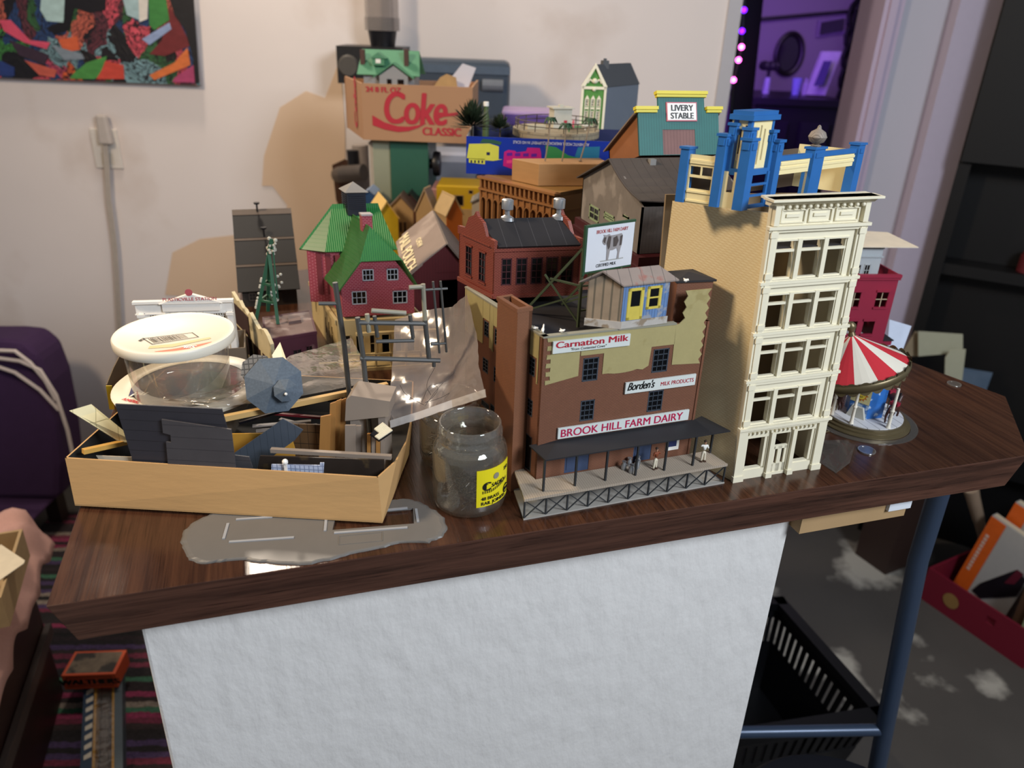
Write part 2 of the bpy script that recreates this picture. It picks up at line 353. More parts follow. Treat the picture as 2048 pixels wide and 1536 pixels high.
# ================= the dairy
fl = T(1072, 960, .02); fl.z = H
M0_ = fr(fl, V((fl.x+.999, fl.y+.047, 0)), H)
pz = over(1089, 676, fl)                       # parapet height
bk = T(943, 583, pz)
DM = skew(fl, fl+V((.999, .047, 0)), bk); DM[2][3] = H
DW = onf(1392, 820, DM).x; DL = dist(fl, bk)+.012
ex = onf(1357, 610, DM).x; ez = onf(1400, 570, DM).z
BR = mat('brown_brick', '7a4f3a', .6, var=.14, sc=150, pat='brick', p=.0034, q=.0013, c2='62402f', bump=.35, w=.14)
ROOF = mat('black_roof_paper', '232124', .75, var=.25, sc=30)
STU = mat('ochre_stucco', 'a39768', .6, var=.08, sc=120, bump=.15, stain='96895a', ssc=60, sth=.6)
dairy = thing('dairy_building_model', 'brown brick and ochre dairy model with milk signs and a porch, at the counter front', 'model building', fl)
iD = Matrix.Translation(-fl)
DMl = iD @ DM
b = B(); b.M = DMl; t = .003
LF = fr(V((0, 0, 0))+DMl.to_3x3() @ V((0, DL, 0)), (0, 0, 0), 0)     # left wall frame (local)
LFw = Matrix.Translation(fl) @ LF
fw = [rect(DM, (1167, 716), (1194, 761)), rect(DM, (1308, 698), (1333, 743)), rect(DM, (1162, 801), (1186, 840)), rect(DM, (1298, 782), (1322, 821))]
fw = [(a, bb, (c+.0005), d_-.0005) for a, bb, c, d_ in fw]
drs = [rect(DM, (1130, 917), (1175, 950)), rect(DM, (1268, 895), (1300, 918))]
drs = [(a, bb, .022, .052) for a, bb, c, d_ in drs]
b.wall(DW, pz, t, fw+drs)
pFR = DMl @ V((DW, 0, 0)); pBR = V((.312, .68, 0))-V((fl.x, fl.y, 0)); pBL = DMl @ V((0, DL, 0))
b.M = fr(pFR, pBR, 0); b.wall(dist(pFR, pBR), pz, t); b.M = fr(pBR, pBL, 0); b.wall(dist(pBR, pBL), pz, t)
tq = [T(1355, 565, ez)-fl, T(1427, 562, ez)-fl, T(1384, 543, ez)-fl, T(1338, 547, ez)-fl]
b.M = LF
lw = [rect(LFw, *q) for q in (((969, 640), (977, 676)), ((990, 656), (999, 695)), ((966, 713), (976, 749)), ((988, 732), (997, 770)), ((1057, 709), (1069, 755)), ((1054, 793), (1064, 835)), ((963, 797), (978, 822)), ((981, 806), (993, 832)))]
ldr = rect(LFw, (1047, 881), (1061, 939)); ldr = (ldr[0], ldr[1], .022, .058)
b.wall(DL, pz, t, lw+[ldr])
b.M = tr(0, 0, 0); b.prism([(p.x, p.y) for p in tq], pz-.009, ez)                    # lift tower
b.build('walls', BR, dairy)
b = B(); b.M = DMl; b.M = tr(0, 0, 0); i_ = lambda p: (p.x*.96+.004, p.y*.96+.004); b.prism([i_(V((0, 0, 0))), i_(pFR), i_(pBR), i_(pBL)], pz-.012, pz-.008); o = b.build('roof', ROOF, dairy)
b = B(); ctr = sum(tq, V())/4; eq = [ctr+(p-ctr)*1.12 for p in tq]; b.prism([(p.x, p.y) for p in eq], ez, ez+.0018)
b.mesh([(p.x, p.y, ez+.0018) for p in eq]+[(ctr.x, ctr.y, ez+.005)], [(0, 1, 4), (1, 2, 4), (2, 3, 4), (3, 0, 4)])
b.build('tower_roof', ROOF, dairy)
b = B(); b.M = DMl; b.box(-.0012, ex, -.0012, t+.001, pz, pz+.0016); b.M = LF; b.box(0, DL+.0012, -.0012, t+.001, pz, pz+.0016)
b.build('coping', mat('grey_coping', '8b8878', .7), dairy)
for r_ in fw: win(dairy, DMl, *r_, cols=3, rows=4, fm=mat('slate_window', '3c434c', .5), w=.001, y=.0006)
for r_ in lw: win(dairy, LF, *r_, cols=2, rows=4, fm=mat('slate_window', '3c434c', .5), w=.0009, y=.0006)
win(dairy, LF, *ldr, cols=1, rows=1, name='side_door', y=.0006)
for i, r_ in enumerate(drs):
    b = B(); b.M = DMl; b.box(r_[0], r_[1], .0005, .002, r_[2], r_[3]); b.box(r_[0]+.002, r_[1]-.002, 0, .0005, r_[2]+.003, r_[3]-.004); b.build('door', mat('slate_blue_door', '3a4864', .5, var=.1), dairy)
# stucco coats with toothed edges round the brick corners and windows
def ragged(pts, amp, n):
    o = []
    for i, p in enumerate(pts):
        q = pts[(i+1) % len(pts)]
        for k in range(n): f_ = k/n; o.append((p[0]+(q[0]-p[0])*f_+random.uniform(-amp, amp), p[1]+(q[1]-p[1])*f_+random.uniform(-amp, amp)))
    return o
def tooth(x, z0, z1, d, n):
    o = []
    for k in range(n):
        za, zb = z0+(z1-z0)*k/n, z0+(z1-z0)*(k+1)/n; x_ = x+(d if k % 2 else 0); o += [(x_+random.uniform(-.0004, .0004), za), (x_+random.uniform(-.0004, .0004), zb)]
    return o
zl = onf(1090, 768, DM).z; zr_ = onf(1392, 727, DM).z
b = B(); b.M = DMl; w0, w1 = fw[0], fw[1]; yb = -.0005
def stuc(b, poly): b.prism(poly, -.0006, .0002, 'y')
rt_ = [(DW-.004, zr_), *[(DW-.0035-(.003 if k % 2 else 0), zr_+(ez-.004-zr_)*k/16) for k in range(1, 17)]]
stuc(b, [(w0[0]-.004, zl+.004), *tooth(.003, zl-.001, pz, .004, 11), (w0[0]-.003, pz), (w0[0]-.004, w0[3]+.003)])
stuc(b, [(w0[0]-.003, w0[3]+.003), (w0[0]-.003, pz), (w0[1]+.003, pz), (w0[1]+.004, w0[3]+.003)])
stuc(b, [(w0[1]+.004, zl+.003), *[(w0[1]+.004+(w1[0]-.004-w0[1]-.004)*k/8, zl+.002+(zr_-zl)*k/9+random.uniform(-.001, .001)) for k in range(1, 8)], (w1[0]-.004, zr_+.004), (w1[0]-.003, w1[3]+.003), (w1[0]-.003, pz), (w0[1]+.003, pz), (w0[1]+.004, w0[3]+.003)])
stuc(b, [(w1[0]-.003, w1[3]+.003), (w1[1]+.004, w1[3]+.003), (w1[1]+.003, pz), (w1[0]-.003, pz)])
stuc(b, [(w1[1]+.004, zr_+.002), *rt_, (ex+.005, ez-.004), *[(ex+.005+(.003 if k % 2 else 0), ez-.004-(ez-.004-pz)*k/6) for k in range(1, 6)], (ex+.003, pz), (w1[1]+.003, pz)])
b.build('stucco', STU, dairy)
b = B(); b.M = LF; chx0, chx1 = onf(1018, 750, LFw).x, onf(1058, 760, LFw).x
zz = onf(1080, 770, LFw).z
zq = lambda b, a, c_: stuc(b, ragged([(a, zz), (c_, zz)], .0012, 4)+[(c_, zz), (c_, pz), (a, pz)]) if c_ > a else None
cap = lambda b, r_: stuc(b, [(r_[0]-.003, r_[3]+.002), (r_[1]+.003, r_[3]+.002), (r_[1]+.003, pz), (r_[0]-.003, pz)])
for a, c_ in ((0, lw[0][0]-.002), (lw[0][1]+.002, lw[1][0]-.002), (lw[1][1]+.002, chx0-.001)): zq(b, a, c_)
cap(b, lw[0]); cap(b, lw[1]); b.build('stucco', STU, dairy); b = B(); b.M = LF
for a, c_ in ((chx1+.003, lw[4][0]-.003), (lw[4][1]+.003, DL-.006)): zq(b, a, c_)
cap(b, lw[4])
b.build('stucco', STU, dairy)
# chimney on the left wall
czt = over(1040, 590, LFw @ V((chx0, 0, 0)))
b = B(); b.M = LF; m_ = chx1; 
b.wall(m_-chx0, czt, .003, (), x0=chx0, y0=-.014); b.box(chx0, chx0+.003, -.011, 0, 0, czt); b.box(m_-.003, m_, -.011, 0, 0, czt); b.box(chx0, m_, -.003, 0, 0, czt)
b.box(chx0-.0006, m_+.0006, -.0148, -.011, czt-.003, czt+.0004); b.box(chx0-.0006, chx0+.003, -.011, 0, czt-.003, czt+.0004); b.box(m_-.003, m_+.0006, -.011, 0, czt-.003, czt+.0004); b.mi = 1; b.box(chx0+.003, m_-.003, -.011, -.003, czt-.006, czt-.005)
b.build('chimney', [mat('tan_brick', '80543a', .6, var=.12, sc=150, pat='brick', p=.0034, q=.0013, c2='6c4530', bump=.35), BLK], dairy)
# signs
RED = mat('sign_red', 'a81c30', .5, var=.05); INK = mat('black_ink', '141414', .5, var=0); SIGN = mat('sign_card', 'cfd4cf', .6, var=.05)
def sign(name, lab, M, q, lines, t=.0008, back=None):
    x0, x1, z0, z1 = q; b = B(); b.M = M; b.box(x0, x1, -.0015-t, -.0008, z0, z1); o = b.build(name, back or SIGN, dairy, label=lab)
    for s_, x_, z_, sz_, m__, kw in lines: text('lettering', s_, sz_, m__, o, M @ tr(x0+x_, -.0016-t, z0+z_), **kw)
    return o
q = rect(DM, (1104, 682), (1256, 687)); w_ = q[1]-q[0]; q = (q[0], q[1], onf(1104, 706, DM).z, onf(1104, 682, DM).z); h_ = q[3]-q[2]
sign('sign', 'white sign in red serif type above the top windows', DMl, q, [('Carnation Milk', w_*.03, h_*.44, h_*.74, RED, dict(off=.018, sx=w_*.94/(h_*.74)/6.05)), ('"From Contented Cows"', w_*.22, h_*.12, h_*.3, INK, dict(off=.004, shear=.2, sx=1.))])
q = rect(DM, (1249, 764), (1387, 762)); q = (q[0], q[1], onf(1249, 786, DM).z, onf(1249, 764, DM).z); w_ = q[1]-q[0]; h_ = q[3]-q[2]
sign('sign', 'white sign with black script and small red capitals', DMl, q, [("Borden's", w_*.02, h_*.28, h_*.98, INK, dict(off=.02, shear=.35, sx=.74, space=.95)), ('MILK PRODUCTS', w_*.49, h_*.33, h_*.5, RED, dict(off=.008, sx=w_*.5/(h_*.5)/7.9))])
q = rect(DM, (1114, 855), (1373, 835)); q = (q[0], q[1], onf(1114, 876, DM).z, onf(1114, 855, DM).z); w_ = q[1]-q[0]; h_ = q[3]-q[2]
sign('sign', 'long white sign in tall red capitals above the porch roof', DMl, q, [('BROOK HILL FARM DAIRY', w_*.015, h_*.14, h_*1.02, mat('sign_crimson', 'b01c48', .5, var=.03), dict(off=.012, sx=w_*.97/(h_*1.02)/12.1))])
q = rect(DM, (1332, 881), (1355, 897)); b = B(); b.M = DMl; b.box(q[0], q[1], -.001, -.0002, q[2], q[3]); b.mi = 1; b.box(q[0]+.002, q[1]-.003, -.0014, -.001, q[2]+.004, q[3]-.001); b.build('notice', [WHITE, mat('navy_print', '27305c', .5)], dairy)
# porch: deck, base plate, canopy, posts, braces
zd = .0215; dp = -(onf(1250, 960, DM@Matrix.Translation((0, 0, 0)), 0).y)
fdeck = T(1049, 999, zd); li = DM.inverted() @ fdeck; dy = li.y; dx0 = li.x; dx1 = (DM.inverted() @ T(1445, 921, zd)).x
DECK = mat('weathered_deck', 'a39584', .8, var=.12, sc=60, pat='line', ax='x', p=.0022, w=.1, c2='6a5f54')
dq2 = DM.inverted() @ T(1023, 924, zd); dk_ = (dx0+(dq2.x-dx0)*1.25, dy+(dq2.y-dy)*1.25)
dpoly = [(dx0, dy), (dx1, dy), (dx1, -.0012), (-.0012, -.0012), (-.0012, dk_[1]), dk_]
b = B(); b.M = DMl; b.prism(dpoly, zd-.0025, zd); b.build('deck', DECK, dairy)
b = B(); b.M = DMl; b.prism(dpoly, 0, .0015); b.build('base_plate', mat('base_grey', '9f9a92', .7), dairy)
PM = mat('dark_trestle', '2c2e30', .5)
nb = 10
for i in range(nb+1):
    x = dx0+.001+(dx1-dx0-.002)*i/nb; b = B(); b.M = DMl; b.box(x-.0006, x+.0006, dy+.0006, dy+.0018, .0015, zd-.0025)
    if i < nb:
        x2 = dx0+.001+(dx1-dx0-.002)*(i+1)/nb; b.bar((x, dy+.0012, .0015), (x2, dy+.0012, zd-.0025), .0008); b.bar((x2, dy+.0014, .0015), (x, dy+.0014, zd-.0025), .0008)
    b.build('trestle_post', PM, dairy, label='trestle post with crossed braces' if i < nb else None)
cf = DM.inverted()
cz = onf(1250, 845, DM).z
def cpt(px, py, y): return onf(px, py, DM, y)
cy = dy+.006
zc0 = cpt(1091, 922, cy); zc1 = cpt(1467, 859, cy); zf = (zc0.z+zc1.z)/2; hi = onf(1114, 880, DM).z
b = B(); b.M = DMl; x0_, x1_ = zc0.x, zc1.x; xl = x0_+.004
pv = [(x0_, cy, zf), (x1_-.003, cy, zf), (x1_-.010, .008, zf+.002), (DW, 0, hi), (onf(1114, 880, DM).x, 0, hi), (-.006, .004, zf+.001)]
b.mesh(pv+[(p[0], p[1], p[2]-.0012) for p in pv], [(0, 1, 3, 4), (1, 2, 3), (0, 4, 5), (6, 7, 9, 10), (7, 8, 9), (6, 10, 11), (0, 6, 7, 1), (1, 7, 8, 2), (5, 11, 6, 0)])
b.build('canopy', mat('canopy_black', '27272a', .55, var=.15, sc=30), dairy)
for px_ in (1091, 1155, 1216, 1276, 1333, 1389): 
    x = cpt(px_, 900, cy+.0015).x; b = B(); b.M = DMl; b.box(x-.0008, x+.0008, cy+.0005, cy+.0021, zd, zf-.0008); b.build('canopy_post', PM, dairy)
x = x1_-.006; b = B(); b.M = DMl; b.box(x-.0008, x+.0008, -.006, -.0044, zd, zf-.0005); b.build('canopy_post', PM, dairy)
# ---- brick penthouse resting on the roof
RB = mat('red_brick_speckled', '6e2c22', .5, var=.25, sc=200, pat='brick', p=.003, q=.0012, c2='94503f', bump=.4, w=.16)
zr = pz-.008
pc = T(987, 597, pz+.0016); pr = T(1155, 589, pz+.0016)
pbk = T(940, 572, pz+.0016); PHM = skew(pc, pr, pbk); PW = dist(pc, pr); PD = dist(pc, pbk); PHM[2][3] = pc.z
ph = thing('brick_penthouse_model', 'small red brick house with black roof and two silver vents on the dairy roof', 'model building', pc); PL_ = Matrix.Translation(-pc) @ PHM
ez_ = onf(1003, 497, PHM).z
PD = .062; rz_ = ez_+.018
pw = [rect(PHM, (1003+ (1122-1003)*i/4., 521), (1022+(1144-1022)*i/4., 574)) for i in range(5)]; pw = [(a, c_, ez_*.26, ez_*.8) for a, c_, *_ in pw]
b = B(); b.M = PL_; b.wall(PW, ez_, .002, pw); b.wall(PW, ez_, .002, (), y0=PD-.002)
PLF = fr(PL_ @ V((0, PD, 0)), PL_ @ V((0, 0, 0)), 0)
gw = [(PD*.2, PD*.38, ez_*.22, ez_*.82), (PD*.58, PD*.76, ez_*.22, ez_*.82)]
b.M = PLF; b.wall(PD, ez_, .002, gw)
gp = [(-.001, ez_), (PD+.001, ez_), (PD+.001, ez_+.007), (PD*.8, ez_+.008), (PD*.7, ez_+.019), (PD*.55, ez_+.023), (PD*.5, ez_+.027), (PD*.45, ez_+.023), (PD*.3, ez_+.019), (PD*.2, ez_+.008), (-.001, ez_+.007)]
b.prism(gp, -.001, .0022, 'y'); b.box(PD*.1, PD*.9, -.0016, 0, ez_+.0, ez_+.0014); b.box(0, PD, -.002, 0, 0, .004)
for g_ in gw: b.box(g_[0]-.001, g_[1]+.001, -.0012, 0, g_[3], g_[3]+.0016); b.box(g_[0]-.001, g_[1]+.001, -.0012, 0, g_[2]-.0016, g_[2])
b.M = PL_ @ tr(PW, 0, 0) @ Matrix(((0, 1, 0, 0), (1, 0, 0, 0), (0, 0, 1, 0), (0, 0, 0, 1))); b.wall(PD, ez_, -.002, ()); b.prism(gp, -.0022, .001, 'y')
b.M = PL_; b.box(-.001, PW+.001, -.0012, 0, ez_-.003, ez_); b.box(-.001, PW+.001, -.0016, 0, 0, .003)
b.build('walls', RB, ph)
for r_ in pw: win(ph, PL_, *r_, cols=2, rows=4, fm=mat('maroon_frame', '4a2226', .5), w=.001, y=.0006)
for r_ in gw: win(ph, PLF, *r_, cols=2, rows=4, fm=mat('maroon_frame', '4a2226', .5), w=.001, y=.0006)
b = B(); b.M = PL_; rf = mat('black_seamed_roof', '262528', .5, var=.15, pat='line', ax='x', p=.014, w=.04, c2='3c3b3e')
b.prism([(-.001, ez_), (PD*.5, rz_), (PD+.001, ez_), (PD+.001, ez_+.002), (PD*.5, rz_+.002), (-.003, ez_+.002)], .0022, PW-.0022, 'x'); b.build('roof', rf, ph)
ST = mat('dull_silver', 'b5b8bc', .35, m=.8, var=.08)
for px_ in (1014, 1116):
    c_ = onf(px_, 452, PHM, PD*.5); v_ = B(); v_.M = PL_; x, y = c_.x, PD*.5
    v_.lathe([(.0001, rz_), (.0058, rz_), (.0052, rz_+.003), (.0022, rz_+.005), (.002, rz_+.009), (.0048, rz_+.0105), (.005, rz_+.0185), (.004, rz_+.0195), (.0001, rz_+.02)], 16, x, y); v_.build('roof_vent', ST, ph, smooth=True)
# ---- weathered shed
sc0 = T(1240, 658, pz+.0018); sr = T(1330, 646, pz+.0018); sb = T(1170, 650, pz+.0018)
SM = skew(sc0, sr, sb); SM[2][3] = sc0.z; SW = dist(sc0, sr); SD = dist(sc0, sb)
shed = thing('rooftop_shed_model', 'tiny weathered shed with blue front and yellow door on the dairy roof edge', 'model building', sc0); SL = Matrix.Translation(-sc0) @ SM
se = onf(1243, 570, SM).z; spk = se+.008
sd = rect(SM, (1258, 572), (1281, 640)); sd = (sd[0], sd[1], se*.18, se*.9); sw_ = rect(SM, (1296, 572), (1318, 620)); sw_ = (sw_[0], sw_[1], se*.38, se*.9)
BLUEB = mat('blue_board', '5d7ba6', .7, var=.2, sc=150, pat='line', ax='x', p=.0028, w=.16, c2='3f5678', stain='8f9298', ssc=90, sth=.58)
GREYB = mat('weathered_board', '93806a', .8, var=.25, sc=90, pat='line', ax='y', p=.0036, w=.22, c2='665c4c', stain='a0694a', ssc=50, sth=.6)
b = B(); b.M = SL; b.wall(SW, se, .0012, [sd, sw_]); b.build('front_wall', BLUEB, shed)
SLF = fr(SL @ V((0, SD, 0)), SL @ V((0, 0, 0)), 0)
b = B(); b.M = SLF; b.prism([(0, 0), (SD, 0), (SD, se), (SD*.5, spk), (0, se)], 0, .0012, 'y'); b.M = SL; b.wall(SW, se, .0012, (), y0=SD-.0012); b.box(SW-.0012, SW, .0012, SD-.0012, 0, se); b.build('side_wall', GREYB, shed)
b = B(); b.M = SL; b.box(-.0008, SW+.0008, -.0008, 0, 0, .0065); b.M = SLF; b.box(-.0008, SD+.0008, -.0008, 0, 0, .0065); b.build('footing', mat('pale_footing', 'b0aaa2', .8, var=.15, sc=150, stain='8a7a66', ssc=80), shed)
YEL = mat('faded_yellow', 'c9b64e', .6, var=.15, sc=120)
win(shed, SL, *sd, cols=1, rows=1, fm=YEL, w=.0025, name='door'); win(shed, SL, *sw_, cols=1, rows=2, fm=YEL, w=.0022)
b = B(); b.M = SL; b.box(sd[0]+.0022, sd[1]-.0022, -.0006, .0006, sd[2], sd[2]+(sd[3]-sd[2])*.42); b.build('door_panel', YEL, shed)
b = B(); b.M = SL; o_ = .0035
b.prism([(-o_, se-.0012), (SD*.5, spk+.0012), (SD+o_, se-.0012), (SD+o_, se), (SD*.5, spk+.0028), (-o_, se)], -o_*1.3, SW+o_*1.3, 'x')
b.build('roof', mat('weathered_roof', '877a72', .75, var=.18, sc=60, pat='line', ax='x', p=.0105, w=.05, c2='55504c', stain='8d5f55', ssc=60, sth=.6), shed)
# ---- billboard on trestle
bf = T(1157, 655, zr+.0012); z0b, z1b = over(1171, 545, bf), over(1173, 456, bf)
pR = T(1262, 528, z0b); BM = fr(bf, pR, bf.z); bw = onf(1262, 528, BM).x
bb = thing('billboard_model', 'green framed billboard with a dairy cow picture standing on the dairy roof', 'model billboard', bf); BL = Matrix.Translation(-bf) @ BM
GRN = mat('dark_green_metal', '24452f', .5, var=.2, sc=100)
zb, zt = z0b+H-bf.z, z1b+H-bf.z
b = B(); b.M = BL; b.box(0, bw, 0, .0015, zb-.002, zt+.002); b.box(-.001, .001, -.0012, .0015, zb-.003, zt+.002); b.box(0, bw, -.001, 0, zt, zt+.002); b.build('panel', GRN, bb)
b = B(); b.M = BL; b.box(.0016, bw-.001, -.0008, 0, zb, zt); po = b.build('poster', mat('poster_white', 'cdd0d6', .5, var=.06, sc=40, bump=.4, bsc=60), bb)
hh = zt-zb
text('lettering', 'BROOK HILL FARM DAIRY', hh*.115, mat('poster_red', 'b0524e', .6), po, BL @ tr(bw*.2, -.001, zb+hh*.84), off=.005, sx=bw*.74/(hh*.115)/13.4)
text('lettering', 'CERTIFIED MILK', hh*.1, INK, po, BL @ tr(bw*.24, -.001, zb+hh*.07), off=.005, sx=bw*.5/(hh*.1)/8.6)
cow = [(.33, .66), (.36, .76), (.345, .8), (.41, .78), (.46, .8), (.5, .76), (.6, .765), (.72, .78), (.745, .72), (.735, .5), (.72, .45), (.7, .3), (.7, .2), (.655, .2), (.665, .36), (.64, .45), (.56, .42), (.5, .42), (.48, .2), (.44, .2), (.435, .42), (.42, .58), (.39, .56), (.35, .6)]
b = B(); b.M = BL; b.prism([(x*bw, zb+z*hh) for x, z in cow], -.0012, -.0008, 'y')
b.mi = 1
for pl in ([(.42, .6), (.45, .76), (.5, .74), (.49, .5), (.46, .45)], [(.56, .5), (.55, .7), (.62, .74), (.66, .62), (.62, .5)], [(.69, .5), (.69, .72), (.735, .74), (.73, .52)], [(.345, .66), (.36, .74), (.4, .74), (.385, .6)]): b.prism([(x*bw, zb+z*hh) for x, z in pl], -.0015, -.0012, 'y')
b.mi = 2; b.box(bw*.32, bw*.8, -.00085, -.0008, zb+hh*.18, zb+hh*.205)
b.build('cow_picture', [mat('cow_pale', '8f8a8a', .6), mat('cow_dark', '4a4240', .6), mat('cow_ground', '9a9c98', .6)], po)
for lx in (0., bw*.8):
    b = B(); b.M = BL; dB = .055
    b.bar((lx, .001, 0), (lx, .001, zb+.02), .0022); b.bar((lx-.02, dB, 0), (lx, .002, zt*.8), .002); b.bar((lx, .001, zb*.75), (lx-.011, dB*.55, zb*.75), .0016); b.bar((lx, .001, .004), (lx-.013, dB*.65, zb*.8), .0014)
    b.bar((lx-.02, dB, .001), (lx, .001, zb*.6), .0014)
    b.build('trestle', mat('olive_metal', '3f4a33', .6, var=.2, sc=100), bb)
for i in range(2):
    b = B(); b.M = BL; z = zb*(.3+.45*i); b.bar((0, .001, z), (bw*.8, .001, z*.9), .0014); b.build('cross_brace', mat('olive_metal', '3f4a33', .6), bb)
# ---- birds, milk cans, figures
def bird(px, py, z, s, ang, tall, lab):
    p = T(px, py, z); r_ = thing('bird_figure', lab, 'bird figure', p, ang, 'white birds on the dairy roof')
    if tall: vs = [(0, 0, .0016), (.0005, 0, .0026), (.0016, 0, .003), (.0024, 0, .0048), (.0032, 0, .0052), (-.0016, 0, .0022), (0, 0, 0)]; ed = [(0, 1), (1, 2), (2, 3), (3, 4), (0, 5), (0, 6)]; rd = [.0013, .0012, .0007, .0005, .0003, .0003, .0003]
    else: vs = [(0, 0, .0014), (.0016, 0, .0018), (.0026, 0, .002), (-.002, 0, .0016), (.0003, .0024, .0022), (.0003, -.0024, .0022), (0, 0, 0)]; ed = [(0, 1), (1, 2), (0, 3), (0, 4), (0, 5), (0, 6)]; rd = [.0009, .0006, .0003, .0003, .0003, .0003, .0003]
    skin('body', vs, ed, rd, WHITE, r_, scale=s)
bird(1072, 660, pz+.0016, 1.2, 200, 0, 'white bird on the parapet right beside the brick chimney')
bird(1085, 667, pz+.0016, 1.3, 60, 1, 'long-necked white bird on the front corner of the dairy parapet')
bird(1123, 666, pz+.0016, 1.3, 10, 0, 'white bird with spread wings on the front parapet above the red serif sign')
bird(1371, 565, ez+.0045, 1.3, 20, 0, 'white bird on the lift tower roof of the dairy')
for i, (px, py) in enumerate([(1247, 938), (1258, 931), (1262, 945), (1273, 936), (1275, 928)]):
    p = T(px, py, zd); k = thing('milk_can', ['silver milk can at the left end of the porch cluster', 'silver milk can at the back of the porch cluster', 'silver milk can foremost in the porch cluster', 'silver milk can at the front right of the porch cluster', 'silver milk can behind the right porch post'][i], 'milk can', p, 0, 'milk cans on the dairy porch')
    b = B(); b.lathe([(.0001, 0), (.0024, 0), (.0026, .0005), (.0026, .005), (.0015, .0066), (.0015, .0075), (.0021, .0078), (.0021, .0083), (.0001, .0086)], 14); b.build('can_body', ST, k, smooth=True)
def figure(px, py, z, lab, ang, shirt, trous, arm):
    p = T(px, py, z); r_ = thing('person_figure', lab, 'person', p, ang); s = 1.0
    SK = mat('figure_skin', 'b98a6e', .6); hh_ = .0222
    # trousers, shirt, head
    skin('trousers', [(0, 0, .0112), (-.0011, 0, .0105), (-.0014, -.0003, .0058), (-.0017, 0, .0008), (.0011, 0, .0105), (.0015, .0005, .0058), (.0019, .0004, .0008), (0, 0, .0122)], [(0, 1), (1, 2), (2, 3), (0, 4), (4, 5), (5, 6), (0, 7)], [.0016, .0015, .0012, .001, .0015, .0012, .001, .0015], trous, r_)
    a = arm
    skin('shirt', [(0, 0, .0122), (0, 0, .0152), (0, 0, .0178), (-.0024, 0, .0175), a[0], (.0024, 0, .0175), a[2]], [(0, 1), (1, 2), (2, 3), (3, 4), (2, 5), (5, 6)], [.0016, .0019, .0017, .001, .0008, .001, .0008], shirt, r_)
    bvs = [(0, 0, .0178), (0, 0, .0192), (0, -.0001, .0206), (0, -.0002, .022)]; ed = [(0, 1), (1, 2), (2, 3)]; rd = [.0009, .0007, .0014, .0012]
    for q0, q1 in ((a[0], a[1]), (a[2], a[3])):
        n = len(bvs); q0, q1 = V(q0), V(q1); d_ = (q1-q0).normalized(); bvs += [q0, q0.lerp(q1, .8), q1]; ed += [(n, n+1), (n+1, n+2)]; rd += [.0007, .00055, .0006]
        for k in range(4): bvs.append(q1+d_*.0012+V((.0004*(k-1.5), 0, .0003*(k-1.5)))); ed.append((n+2, len(bvs)-1)); rd.append(.00018)
    skin('body', bvs, ed, rd, SK, r_)
    b = B(); b.ball((0, .0002, .0216), .0015, 10); b.build('hair', mat('figure_hair', '3b2a20', .7), r_, smooth=True)
    b = B(); b.box(-.0026, -.0006, -.0018, .0006, 0, .001); b.box(.0009, .0029, -.0016, .001, 0, .001); b.build('shoes', mat('figure_shoe', '4a3428', .6), r_)
figure(1309, 938, zd, 'tiny man figure in a brown shirt and cream trousers on the dairy porch', 15, mat('brown_shirt', '7c3f24', .6), mat('cream_trousers', 'd9cfb8', .6), [(-.0034, -.0004, .0145), (-.003, -.001, .0115), (.004, -.0012, .0155), (.0062, -.0022, .0165)])
figure(1405, 923, zd, 'tiny man figure in white shirt and trousers at the porch right end', -10, mat('white_shirt', 'e2e0d8', .6), mat('cream_trousers', 'd9cfb8', .6), [(-.0042, -.0006, .0168), (-.0056, -.001, .0182), (.0036, -.0008, .0142), (.0046, -.0014, .0115)])
# ================= cream tower
tp0, tp1 = T(1465, 962), T(1632, 935); TM = fr(tp0, tp1, H); TW = dist(tp0, tp1)
tower = thing('office_tower_model', 'tall cream plastic office tower with triple windows standing at the counter front', 'model building', tp0)
SH = Matrix(((1, 0, -.041, 0), (0, 1, 0, 0), (0, 0, 1, 0), (0, 0, 0, 1)))
TL = Matrix.Translation(-tp0) @ TM @ SH
TMs = TM @ SH
ledge = [onf(x, y, TMs).z for x, y in ((1482, 857), (1497, 762), (1513, 667), (1529, 566), (1546, 455))]; ztop = onf(1562, 397, TMs, -.004).z
WX = [(.088, .308), (.354, .588), (.628, .848)]
holes = []; tw = []
for i in range(4):
    z0, z1 = ledge[i], ledge[i+1]; h = z1-z0
    for a, c_ in WX: q = (a*TW, c_*TW, z0+h*.045, z0+h*.75); tw.append(q)
g = ledge[0]; gq = [(.105*TW, .345*TW, g*.17, g*.78), (.43*TW, .60*TW, g*.05, g*.80), (.675*TW, .90*TW, g*.17, g*.80)]
TWALL = mat('tower_cream', 'e4dcc2', .42, var=.03, sc=120)
b = B(); b.M = TL; b.wall(TW, ztop-.004, .004, tw+gq)
for x0, x1 in ((0, .075), (.925, 1.0)):                                   # corner pilasters
    b.box(x0*TW-.001, x1*TW+.001, -.0024, 0, 0, ledge[4]); b.box(x0*TW+.0012, x1*TW-.0012, -.0034, -.0024, ledge[0], ledge[4]-.002)
    b.box(x0*TW-.002, x1*TW+.002, -.0036, 0, 0, .006); b.box(x0*TW+.001, x1*TW-.001, -.0042, 0, ledge[4]+.002, ztop-.006)
    for i in range(4):
        for zz_ in (ledge[i]+.004, ledge[i+1]-.008): b.box(x0*TW, x1*TW, -.0042, -.003, zz_, zz_+.005)
for x0, x1 in ((.36, .41), (.615, .66)): b.box(x0*TW, x1*TW, -.003, 0, 0, g*.86); b.box(x0*TW-.001, x1*TW+.001, -.0045, 0, 0, .005)
for i, z in enumerate(ledge): b.box(-.003, TW+.003, -.005 if i in (0, 4) else -.0036, 0, z-.0012, z+.0014); b.box(-.0015, TW+.0015, -.0028, 0, z-.004, z-.0012)
